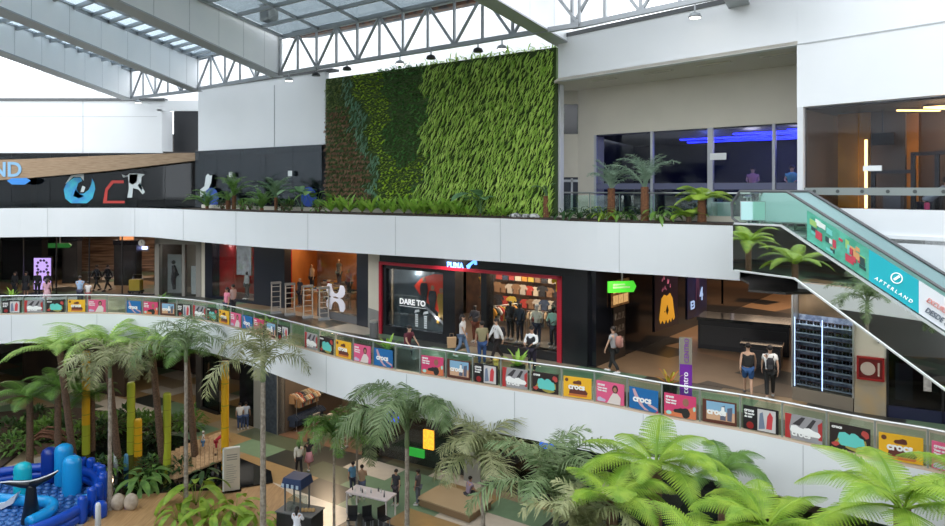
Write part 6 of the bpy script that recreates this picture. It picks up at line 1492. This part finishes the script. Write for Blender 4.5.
# people on the ground floor
GP_ = lambda px, py: G(px, py, 0)
person('person in a white top and blue jeans standing at the dark ground floor entrance', GP_(240,430), .3, 'stand', 'short', 'long', (.7,.7,.7), (.04,.07,.16), skin=1)
person('person in blue overalls beside the one in white at the dark ground floor entrance', GP_(246,429), .2, 'stand', 'short', 'long', (.45,.5,.6), (.05,.08,.18))
person('woman in a cream top and black trousers walking on the ground floor tiles', GP_(299,474), .4, 'walk', 'full_long', 'long', (.7,.68,.6), (.015,.015,.02), skin=1)
person('woman in a dark top and pink skirt walking just behind the woman in cream', GP_(309,470), .6, 'walk2', 'short_long', 'skirt', (.03,.02,.03), (.6,.28,.33))
person('person in tan standing behind the white market table', GP_(362,500), .2, 'hold', 'short', 'long', (.40,.27,.18), (.1,.12,.2))
person('person in blue at the left of the white market table', GP_(353,496), .6, 'stand', 'short', 'long', (.10,.25,.40), (.05,.06,.1))
person('person in dark clothes right of the white market table', GP_(396,505), 2.6, 'stand', 'short', 'long', (.04,.04,.05), (.06,.05,.06), skin=1)
person('person in grey jeans standing under the drooping fronds of the middle palm', GP_(418,505), 1.2, 'stand', 'short', 'long', (.1,.09,.1), (.12,.14,.18))
person('person in a lilac top sitting on the low platform under the lower palm', G(468,494,.45)-Vector((0,0,.45)), -1.0, 'sit', 'short', 'long', (.30,.25,.36), (.04,.04,.05))
person('kiosk vendor in white with long dark hair at the blue canopied kiosk', Q(297,30.2,0), -.2, 'hold', 'full_long', 'skirt', (.75,.76,.82), (.72,.73,.8))
# ------------------------------------------------------------------ pond, deck, garden bed
def poly(pts, z): return [tuple(G(x, y, z).xy) for x, y in pts]
struct('floor_pond', MB().plate(poly([(30,445),(110,432),(180,438),(233,457),(271,473),(273,484),(238,490),(120,496),(98,500),(60,470)], .0)[::-1], .0, .12), mat('black_pond_water', (.004,.005,.006), .05))
struct('floor_deck', MB().plate(poly([(98,500),(120,496),(238,490),(273,484),(300,500),(330,540),(60,545),(90,520)], .0)[::-1], .0, .05), wood_mat('deck_wood', (.30,.17,.07), (.42,.26,.12), (6,.6,1)))
struct('floor_garden', MB().plate(poly([(-60,420),(60,408),(170,420),(200,432),(110,431),(30,445),(0,470),(-70,480)], .0)[::-1], .0, .15), SOIL)
OL = mat('pole_olive', (.40,.45,.03), .5); YE = mat('pole_yellow', (.75,.42,.01), .45)
def pole(lab, px, ytop, ybase, w, segs):
    p = GP_(px, ybase); d = p.y; h = CZ-(ytop-HY)*d/F; r = w/2*d/F; t = thing('padded_pole', lab, 'pole', p)
    z0 = 0
    for f, m in segs:
        z1 = h*f; MB().lathe([(r,z0),(r,z1-.08),(r*.8,z1)] if f == 1 else [(r,z0),(r,z1)], n=16).build('sleeve', m, t, smooth=False); z0 = z1
    for k in range(1, 5): MB().lathe([(r*1.02,h*k/5-.02),(r*1.02,h*k/5+.02)], n=16).build('strap', mat('strap_olive', (.30,.30,.03), .6), t)
pole('tall padded pole, yellow above and olive below, leftmost', 86, 351, 456, 7.5, [(.3,OL),(1,YE)])
pole('tall olive padded pole behind the thin palm trunk', 131, 382, 456, 7.5, [(1,OL)])
pole('short yellow padded pole right of the tall olive one', 138, 419, 458, 7.5, [(1,YE)])
pole('tall olive padded pole standing in the black pond', 167, 393, 475, 7.5, [(1,OL)])
pole('tall yellow padded pole beside the information slab', 225, 361, 471, 7.5, [(1,YE)])
for px, y0, y1, m, lb in ((116,446,474,'white','white short post at the pond edge left of the leafy plants'),(126,454,472,'blue','small pale blue post beside the white one'),(98,503,540,'white','white tapered post at the right edge of the inflatable pool')):
    p = GP_(px, y1); h = (y1-y0)*p.y/F; t = thing('short_post', lb, 'post', p); MB().lathe([(.14,0),(.11,h-.1),(.08,h)], n=12).build('shaft', mat('post_white', (.65,.66,.68), .5) if m == 'white' else mat('post_blue', (.10,.32,.55), .5), t, smooth=True); MB().lathe([(.17,0),(.17,.08)], n=12).build('foot', GREYM, t)
# information slab
isl = thing('info_slab', 'tall cream information slab with fine print standing by the pond corner', 'sign', GP_(232,491), .35)
MB().box(-.38,.38,-.06,.06,0,2.2).build('slab', mat('slab_cream', (.55,.48,.38), .5), isl); MB().box(-.46,-.38,-.08,.08,0,2.25).box(-.46,.38,-.08,.08,2.2,2.25).build('white_edge', mat('slab_white', (.75,.75,.72), .5), isl)
MB().box(-.45,.45,-.35,.35,0,.05).build('base', mat('slab_white', (.75,.75,.72)), isl)
b = MB()
for k in range(3): b.box(-.26,.26,-.075,-.06,1.85-.12*k,1.9-.12*k)
for k in range(9): b.box(-.28,.05+.02*(k*7 % 11),-.075,-.06,1.35-.11*k,1.37-.11*k)
b.build('print', mat('slab_print', (.25,.23,.2), .6), isl)
# thatched ramp with two children
rt = thing('ramp', 'tan ribbed wooden ramp rising out of the black pond', 'ramp', GP_(196,472), .35)
b = MB(); n = 12
for k in range(n):
    x = -1.3+k*.22; z = .35+.8*(k/n)**.8; b.add([(x,-.95,z-.35),(x+.205,-.95,z-.35),(x+.205,.95,z+.55),(x,.95,z+.55),(x,-.95,z-.27),(x+.205,-.95,z-.27),(x+.205,.95,z+.63),(x,.95,z+.63)], [(0,3,2,1),(4,5,6,7),(0,1,5,4),(1,2,6,5),(2,3,7,6),(3,0,4,7)])
b.build('plank_deck', mat('thatch_tan', (.55,.36,.20), .8, noise=(7,(.40,.24,.12))), rt)
b2 = MB()
for y, q in ((-.8,-.33),(.8,.42)): b2.bar((-2.1,y*.5,.14),(-1.3,y,.33+q),.1).bar((-1.3,y,.33+q),(1.3,y,1.1+q),.1)
b2.build('side_beam', mat('thatch_tan', (.55,.36,.20)), rt); b3 = MB()
for x, h in ((-.9,.5),(1.0,1.05)):
    for y in (-.5,.5): b3.bar((x,y,0),(x,y,h),.12)
b3.build('strut', TRUNKD, rt)
person('child in red climbing at the top of the tan ramp', GP_(216,469)+Vector((0,0,.9)), -1.2, 'bend', 'short', 'long', (.55,.03,.05), (.45,.03,.05), (.6,.6,.6), h=.72)
person('child in white and blue with a white cap at the back of the tan ramp', GP_(203,468)+Vector((0,0,.9)), -1.2, 'hold', 'short', 'long', (.7,.72,.72), (.1,.25,.5), h=.66, hair=mat('cap_white2', (.75,.75,.75), .7))
# kiosk with blue canopy
kk = thing('kiosk', 'small kiosk cart with a dark blue valance canopy and glass case', 'kiosk', Q(300,31.6,0), -.35)
MB().box(-.9,.9,-.5,.5,0,.95).build('counter', BLACK, kk); MB().box(-.95,.95,-.55,.55,.95,1.0).build('counter_top', DGREY, kk)
for a in (-.55,.25):
    for c in (-.35,.35): MB().box(a-.03,a+.03,c-.03,c+.03,1.0,2.1).build('post', DGREY, kk)
MB().box(-.5,.2,-.3,.3,1.0,1.5).build('glass_case', GL_CLEAR, kk)
MB().add([(-.68,-.5,2.1),(.38,-.5,2.1),(.38,.5,2.1),(-.68,.5,2.1),(-.6,-.42,2.5),(.3,-.42,2.5),(.3,.42,2.5),(-.6,.42,2.5)], [(0,3,2,1),(4,5,6,7),(0,1,5,4),(1,2,6,5),(2,3,7,6),(3,0,4,7)]).build('canopy', mat('canopy_blue', (.015,.035,.10), .6), kk)
b = MB()
for k in range(4): b.box(-.62+k*.25,-.50+k*.25,-.525,-.505,2.12,2.28)
b.build('valance_stripe', mat('valance_pale', (.40,.50,.60), .6), kk)
for k in range(5):
    o = MB().lathe([(.09,0),(.10,.04),(.07,.12),(.02,.15)], n=10).build('bread_roll', mat('bread', (.50,.32,.14), .7), smooth=True); o.location = Q(300+k*3.5-1,31.4,1.0); tag(o, 'pale bun on the kiosk counter', 'bun', 'buns on the kiosk counter')
# market table with things on it
mt = thing('market_table', 'long white market table under the middle palm', 'table', Q(371,33.3,0), -.45)
MB().box(-1.15,1.15,-.45,.45,.95,1.02).build('table_top', mat('table_pinkish_white', (.66,.60,.62), .5), mt)
for a in (-1.1,1.1):
    for c in (-.4,.4): MB().box(a-.03,a+.03,c-.03,c+.03,0,.95).build('leg', mat('table_leg_white', (.65,.62,.62), .5), mt)
rr = random.Random(4)
for k in range(10):
    x = -.95+.2*k; y = rr.uniform(-.3,.3); c, s = math.cos(-.45), math.sin(-.45); p = Q(371,33.3,1.02); 
    o = MB().lathe([(.03,0),(.035,.02),(.03,.14),(.012,.16),(.012,.2)], n=8).build('jar', mat(('jar_dark','jar_white','jar_silver')[k % 3], ((.04,.04,.05),(.7,.7,.7),(.4,.4,.42))[k % 3], .4), smooth=True); o.location = (p.x+x*c-y*s, p.y+x*s+y*c, 1.02); tag(o, 'small jar on the white market table', 'jar', 'jars on the market table')
for k in range(3):
    ch = thing('stool', 'black and grey chair in front of the white market table, %s from the left' % ORD[k], 'chair', Q(352+16*k,31.9,0), .4*k, 'chairs before the market table')
    MB().box(-.22,.22,-.22,.22,.42,.47).build('seat', BLACK, ch); MB().box(-.22,.22,.18,.22,.47,.95).build('backrest', BLACK, ch)
    for a in (-1,1):
        for b_ in (-1,1): MB().box(a*.18-.015,a*.18+.015,b_*.18-.015,b_*.18+.015,0,.42).build('leg', GREYM, ch)
pf = thing('platform', 'low tan wooden platform on the tiles below the lower palm', 'platform', Q(455,34.0,0), -.62)
MB().box(-1.6,1.6,-1.0,1.0,.36,.42).build('top', mat('platform_tan', (.42,.32,.20), .5), pf); MB().box(-1.5,1.5,-.9,.9,0,.36).build('skirt', mat('platform_brown', (.26,.17,.09), .6), pf)
# ------------------------------------------------------------------ inflatable pool
IB = mat('inflatable_blue', (.005,.06,.42), .3); IL = mat('inflatable_light_blue', (.01,.30,.68), .3); IT = mat('inflatable_turquoise', (.01,.42,.52), .3); IN = mat('inflatable_navy', (.004,.03,.24), .3)
PC = Vector((-22.4,33.1,0)); PR = 4.2
ip = thing('inflatable_pool', 'round blue inflatable pool with knobs, columns and quilted floor in the lower left corner', 'inflatable pool', PC)
fl_ = MB(); n = 20
for i in range(n):
    for j in range(n):
        x = -PR+(i+.5)*2*PR/n+(.17 if j % 2 else 0); y = -PR+(j+.5)*2*PR/n
        if x*x+y*y < (PR-.25)**2: fl_.ball((x,y,.12), (.185,.165,.09), 8, 4)
fl_.lathe([(PR-.1,.02),(PR-.1,.10)], n=32).build('quilted_floor', mat('inflatable_floor', (.02,.10,.33), .4, noise=(1.5,(.05,.16,.42))), ip, smooth=True)
def arc_tube(r, z, rad, a0, a1, m, nm, n=30):
    MB().tube([(r*math.cos(a0+(a1-a0)*k/n), r*math.sin(a0+(a1-a0)*k/n), z) for k in range(n+1)], rad, 12).build(nm, m, ip, smooth=True)
for k in range(2): arc_tube(PR, .24+.38*k, .24, 0, 2*PI, IB, 'ring_tube', 48)
def column(x, y, r, h, m, nm='column'):
    MB().lathe([(r*.95,0),(r,.2),(r,h-r*.7),(r*.85,h-r*.3),(r*.5,h-.03),(.02,h)], n=16).build(nm, m, ip, loc=(x,y,0), smooth=True)
column(.25,3.6,.42,1.9,IN); column(1.15,3.3,.44,2.2,IL); column(2.2,2.2,.44,2.0,IL); column(.1,1.6,.40,1.9,IT)
for k in range(10):
    a = -.15+k*.165; column(PR*1.04*math.cos(a), PR*1.04*math.sin(a), .21, 1.25+.1*(k % 2), IB, 'knob')
MB().tube([p for p in catmull([(-3.6,2.4,.35),(-2.0,1.6,.4),(-.6,.9,.4),(.8,.7,.4),(2.1,.5,.4),(2.6,-.3,.38),(2.3,-1.4,.35)], 6)], .27, 12).build('inner_tube', IL, ip, smooth=True)
column(4.0,.1,.33,.95,IL,'knob'); column(4.9,-.2,.30,.8,IB,'knob')
wt = thing('whale_tail', 'black whale tail with white edged flukes standing in the inflatable pool', 'whale tail', Q(31,32.3,.15), .1)
MB().tube([(0,0,0),(0,0,.9),(0,0,1.55),(0,0,1.75)], [.42,.27,.20,.14], 14).build('stock', mat('whale_black', (.008,.012,.018), .3), wt, smooth=True)
for s in (-1, 1):
    MB().tube([(0,0,1.68),(s*.4,.0,1.75+.05*s),(s*.9,-.05,1.92+.12*s),(s*1.25,-.15,2.08+.22*s)], [(.18),(.17),(.11),(.03)], 10).build('fluke', mat('whale_black', (.008,.012,.018)), wt, smooth=True)
    MB().tube([(0,-.1,1.86),(s*.4,-.1,1.90+.05*s),(s*.9,-.12,2.01+.12*s),(s*1.25,-.17,2.10+.22*s)], .035, 6).build('white_edge', mat('whale_white', (.7,.72,.75), .4), wt, smooth=True)
wf = thing('inflatable_fin', 'white curved fin at the left edge of the inflatable pool', 'fin', Q(4,33.6,.2)); MB().prism([(-.9,0),(.1,.25),(.75,.75),(.5,.2),(-.2,-.15)], -.12, .12).build('fin', mat('fin_white', (.7,.72,.74), .4), wf)
o = thing('garden_lamp', 'small violet glowing lamp between two pale stones by the pool', 'lamp', GP_(124,507)); MB().lathe([(.08,0),(.1,.1),(.06,.3)], n=10).build('body', BLACK, o); MB().ball((0,0,.36), .09).build('bulb', mat('violet_glow', (.12,.05,1), .4, emis=5), o)
for px, lb in ((118,'round pale stone left of the violet lamp'),(131,'round pale stone right of the violet lamp')):
    o = MB().ball((0,0,.38), (.34,.3,.42), 12, 8).build('stone', mat('pale_stone', (.45,.38,.30), .8, noise=(4,(.33,.27,.21))), smooth=True); o.location = GP_(px,510); tag(o, lb, 'stone')
br = thing('driftwood', 'tangled reddish branches lying in the leafy bed above the pool', 'branches', GP_(48,452))
b = MB(); rr = random.Random(2)
for k in range(9):
    y = rr.uniform(-.4,.4); z = rr.uniform(.5,1.1); b.tube([(-1.1,y,z*.6),(-.4,y+.2,z+.2),(.4,y-.1,z+.25),(1.2,y+rr.uniform(-.3,.3),z*.7)], [.05,.06,.05,.03], 6)
b.build('branch', mat('driftwood_red', (.22,.10,.06), .8), br, smooth=True); MB().box(-.9,.9,-.3,.3,0,.4).build('root_mass', TRUNKD, br)
# ------------------------------------------------------------------ garden trees, left
def top_h(py, d): return CZ-(py-HY)*d/F
def palm_at(lab, px, py, d, L, **k): p = Q(px, d, 0); sh_ = k.get('shaft', True); return palm(lab, p, top_h(py, d)-(.55 if sh_ else 0), L, **k)
def fern_at(lab, px, py, d, L, lean=0, **k):
    q = Q(px, d-lean, 0); p = Vector((q.x, d, 0)); return tree_fern(lab, p, top_h(py, d-lean), L, lean=lean, **k)
palm_at('drooping grey green palm between the leftmost yellow pole and the tall olive pole', 110, 366, 33.6, 3.1, n=13, seed=3, m=LF_PALM2, ll=.85, a0=.8, a1=-1.5, pitch=(-.4,.5), r=.12)
palm_at('slim palm with a pale ringed trunk right of the tree ferns', 186, 350, 33.4, 3.0, n=11, seed=8, m=LF_PALM, ll=.8, a0=1.0, a1=-1.35, pitch=(-.4,.8), r=.12)
palm_at('tall palm with a thick pale trunk in front of the navy shop column', 263, 368, 28.5, 3.1, n=9, seed=5, m=LF_PALM2, ll=.8, a0=1.1, a1=-1.4, pitch=(-.4,.7), r=.15)
palm_at('small bright green palm behind the blue canopied kiosk', 334, 436, 31.0, 2.1, n=12, seed=6, m=LF_MID, ll=.6, a0=.9, a1=-1.2, pitch=(-.3,.7), r=.07)
palm_at('dark green palm between the small bright palm and the tall middle palm', 357, 438, 34.5, 2.7, n=13, seed=9, m=LF_PALM, ll=.7, a0=.9, a1=-1.2, pitch=(-.4,.7), r=.08)
palm_at('tall middle palm with six long arching fronds in front of the white fascia', 407, 432, 25.0, 4.1, n=7, seed=4, m=LF_PALM, ll=.95, a0=1.25, a1=-1.75, r=.12, azs=[3.5,.1,1.5,2.5,4.4,5.5,-.9], pitch=(-.15,.35), nl=84, lw=.06, droop=.8)
palm_at('bushy grey green palm right of the tall middle palm', 483, 462, 23.5, 2.5, n=14, seed=12, m=LF_PALM2, ll=.8, a0=.9, a1=-1.3, pitch=(-.4,.8), r=.11, nl=52)
palm_at('dark feathery palm with one frond arching up toward the fascia, low centre', 556, 506, 18.0, 2.8, n=11, seed=21, m=LF_PALM, ll=.7, a0=1.2, a1=-.8, pitch=(-.5,.9), r=.10, nl=56)
palm_at('low grey green palm at the bottom edge left of the lime tree ferns', 585, 538, 15.5, 1.8, n=10, seed=22, m=LF_PALM2, ll=.5, a0=1.0, a1=-1.0, pitch=(-.3,.9), r=.10)
for i, (px, py, d, L, s) in enumerate(((60,352,38.4,3.0,1),(106,346,38.2,3.2,2),(152,350,38.0,3.0,3),(186,356,38.4,2.4,4),(30,398,39,2.3,5),(58,385,38.6,2.0,6),(92,395,41,1.9,7))):
    ln = 1.4 if i < 4 else 0
    py = HY+(py-HY)*(d-ln)/d if False else py
    fern_at(('green tree fern over the far left garden','green tree fern behind the leftmost yellow pole','green tree fern between the olive pole and the slim palm','green tree fern just behind the slim ringed palm','low spreading tree fern at the far left of the garden','small tree fern under the far left one','small shaded tree fern behind the drooping grey palm')[i], px, py, d, L, seed=s, m=leafmat('fern_mid2', (.19,.35,.06), (.40,.56,.13)) if i in (0,1,2) else LF_FERN, n=13, w=.58, lean=ln, pitch=(-.35,.35), pin=7, nn=20, gap=.55, r=.16, tm=TRUNKD)
# shrubs of the garden bed
rs_ = random.Random(12)
spots = [(8,440),(25,436),(45,438),(62,440),(15,455),(75,446),(100,440),(112,436),(150,436),(158,445),(60,428),(95,428),(125,430),(175,430),(190,432),(35,425),(140,428)]
for i, (px, py) in enumerate(spots):
    shrub('leafy shrub in the garden bed between the poles and the dark shops, %s by position' % (ORD+['seventeenth'])[i] if i < 17 else '', G(px, py, 0), rs_.uniform(.6,.95), rs_.uniform(.9,1.6), (LF_DARK, LF_MID, LF_FERN)[i % 3], 150, .34, 100+i, group='shrubs of the garden bed')
for i, (px, py, h, n) in enumerate(((140,492,1.3,16),(150,484,1.4,14),(178,522,1.2,12),(196,505,1.8,14),(214,528,1.5,14),(235,520,1.5,13),(258,530,1.2,10),(205,480,1.1,10),(60,452,1.0,12),(25,452,1.1,12))):
    broad_plant(('banana leaved plant left of the pond deck','second banana leaved plant behind the one left of the deck','bright banana leaved plant at the bottom beside the deck','tall bright banana leaved plant below the tan ramp','bright banana leaved plant at the bottom edge, middle of the clump','bright banana leaved plant under the information slab','small banana leaved plant left of the thick palm trunk','dark banana leaved plant at the foot of the ramp','banana leaved plant among the driftwood','banana leaved plant at the far left above the pool')[i], G(px, py, .05), n, h*.85, h*.27, (LF_MID, LF_BRIGHT)[1 if i in (2,3,4,5,6) else 0] if i != 7 else LF_DARK, 200+i, 'banana_plant', 'plant', None, stem=h*.6, a=1.25, arch=1.3, pitch=(-.8,.15))
# ------------------------------------------------------------------ foreground tree ferns, right
fern_at('large lime green tree fern in front of the white fascia, centre right', 655, 464, 16.5, 1.95, seed=31, m=LF_BRIGHT, n=12, w=.44, pitch=(-.35,.35), pin=10, nn=28, r=.16, a0=.6, a1=-.55)
fern_at('second lime tree fern left of and below the large one', 612, 500, 15.5, 1.5, seed=32, m=LF_BRIGHT, n=9, w=.42, pitch=(-.35,.5), pin=10, nn=26, r=.13, a0=.7, a1=-.6)
fern_at('dark drooping tree fern right of the large lime one', 722, 474, 18.5, 1.6, seed=33, m=LF_FERN, n=10, w=.36, pitch=(-.3,.6), pin=9, nn=24, r=.10, a0=.9, a1=-1.3)
fern_at('wide lime tree fern at the bottom right corner', 902, 508, 13.0, 2.2, seed=34, m=LF_BRIGHT, n=12, w=.46, pitch=(-.3,.4), pin=11, nn=30, r=.14, a0=.6, a1=-.5)
fern_at('lime tree fern at the bottom edge between the dark one and the corner', 765, 528, 13.5, 1.6, seed=35, m=LF_BRIGHT, n=11, w=.38, pitch=(-.2,.5), pin=10, nn=26, r=.13, a0=.7, a1=-.6)
fern_at('lime tree fern cut by the right edge below the railing', 985, 500, 14.5, 1.8, seed=36, m=LF_BRIGHT, n=10, w=.42, pitch=(-.3,.4), pin=10, nn=26, r=.13, a0=.7, a1=-.6)
fern_at('lowest lime fern at the bottom edge right of centre', 700, 560, 13.0, 1.4, seed=37, m=LF_BRIGHT, n=9, w=.36, pitch=(-.1,.6), pin=9, nn=24, r=.12)
# garden on the near left side of the hall, seen only in the escalator mirror
tree_fern('tree fern seen only as a reflection in the escalator cladding', (-20.6,12.4,0), 10.6, 2.6, n=12, seed=41, m=LF_BRIGHT, w=.5, nn=22, pin=6, r=.2)
tree_fern('second reflected tree fern of the escalator cladding', (-23.5,14.8,0), 11.6, 2.6, n=12, seed=42, m=LF_BRIGHT, w=.5, nn=22, pin=6, r=.2)
palm('reflected palm with arching fronds in the escalator cladding', (-12.2,10.6,0), 9.0, 2.6, n=11, seed=43, m=LF_PALM, r=.13, ll=.55)
palm('second reflected palm in the escalator cladding', (-9.5,7.4,0), 8.6, 2.6, n=11, seed=44, m=LF_PALM, r=.13, ll=.55)
# area lamps added under the slabs to brighten the two lower floors
for (x, y) in ((-24,47),(-14,42.5),(-7,38.5),(0,33),(7,27),(-30,42)):
    area(x, y, 7.0, 120, (1,.93,.82), 3.5)
for (x, y) in ((-23,42.5),(-15,40.5),(-8,35.5),(-1,30.5),(5,25.5),(10,22),(13,19)):
    area(x, y, 12.5, 45, (1,.92,.82), .8)

for k in range(14): garment('top hanging high on the left wall of the ground floor clothes shop', gC(.3, .9+.27*k, 1.75), gz+.25, pal1[k % 6], 'tops high on the left wall of the ground floor clothes shop', sc=.95)
for i, (px, py) in enumerate(((98,474),(112,472),(147,474),(158,472),(182,474))):
    shrub('low shrub at the foot of a pond tree fern, %s from the left' % ORD[i], G(px, py, .1), .6, .9, (LF_DARK, LF_MID)[i % 2], 110, .3, 300+i, group='shrubs at the pond tree ferns')
# ------------------------------------------------------------------ camera, world, lights
cam = bpy.data.cameras.new('camera'); co = bpy.data.objects.new('camera', cam); COL.objects.link(co)
co.location = (0, 0, CZ); co.rotation_euler = (PI/2, 0, 0)
cam.sensor_width = 36; cam.sensor_fit = 'HORIZONTAL'; cam.lens = F/945*36; cam.shift_y = -75/945
cam.clip_start = .1; cam.clip_end = 400
SC.camera = co
w = bpy.data.worlds.new('overcast_sky'); SC.world = w; w.use_nodes = True
nt = w.node_tree; bg = nt.nodes['Background']
bg.inputs['Color'].default_value = (.90, .95, 1, 1); bg.inputs['Strength'].default_value = 2.0
def lamp(kind, loc, e, col=(1,1,1), size=1, rot=(0,0,0), sy=None, spot=None):
    l = bpy.data.lights.new('lamp', kind); l.energy = e; l.color = col; l.specular_factor = .25
    if kind == 'AREA':
        l.size = size
        if sy: l.shape = 'RECTANGLE'; l.size_y = sy
    elif kind in ('POINT', 'SPOT'): l.shadow_soft_size = size
    if spot: l.spot_size = spot
    o = bpy.data.objects.new('lamp', l); COL.objects.link(o); o.location = loc; o.rotation_euler = rot; return o
for o in COL.objects:
    if o.parent: CH.setdefault(o.parent.name, []).append(o)
for o in list(COL.objects):
    if o.parent: continue
    for pn_, kd_ in (('pot',('soil',)),('housing',('lens',)),('canopy',('valance_stripe',)),('cabinet',('hose_reel','nozzle')),('slab',('print',)),('casing',('display','grille','picture')),('header',('sign_lettering','sign_cat')),('board',('picture','lettering','printed_clog','printed_hair','printed_face','printed_shoe','photo_area','underline','dark_mark')),('sack',('strap','pocket')),('panel',('frame',)),('crown_shaft',()),('far_side',()),('body',('front_panel','cap')),('balustrade_glass',())): nest(o, pn_, kd_)
for a in LAMPS: lamp(*a[0], **a[1])
SC.view_settings.view_transform = 'Standard'; SC.view_settings.look = 'None'
SC.view_settings.gamma = 1; SC.view_settings.use_curve_mapping = False
SC.view_settings.exposure = 0.68
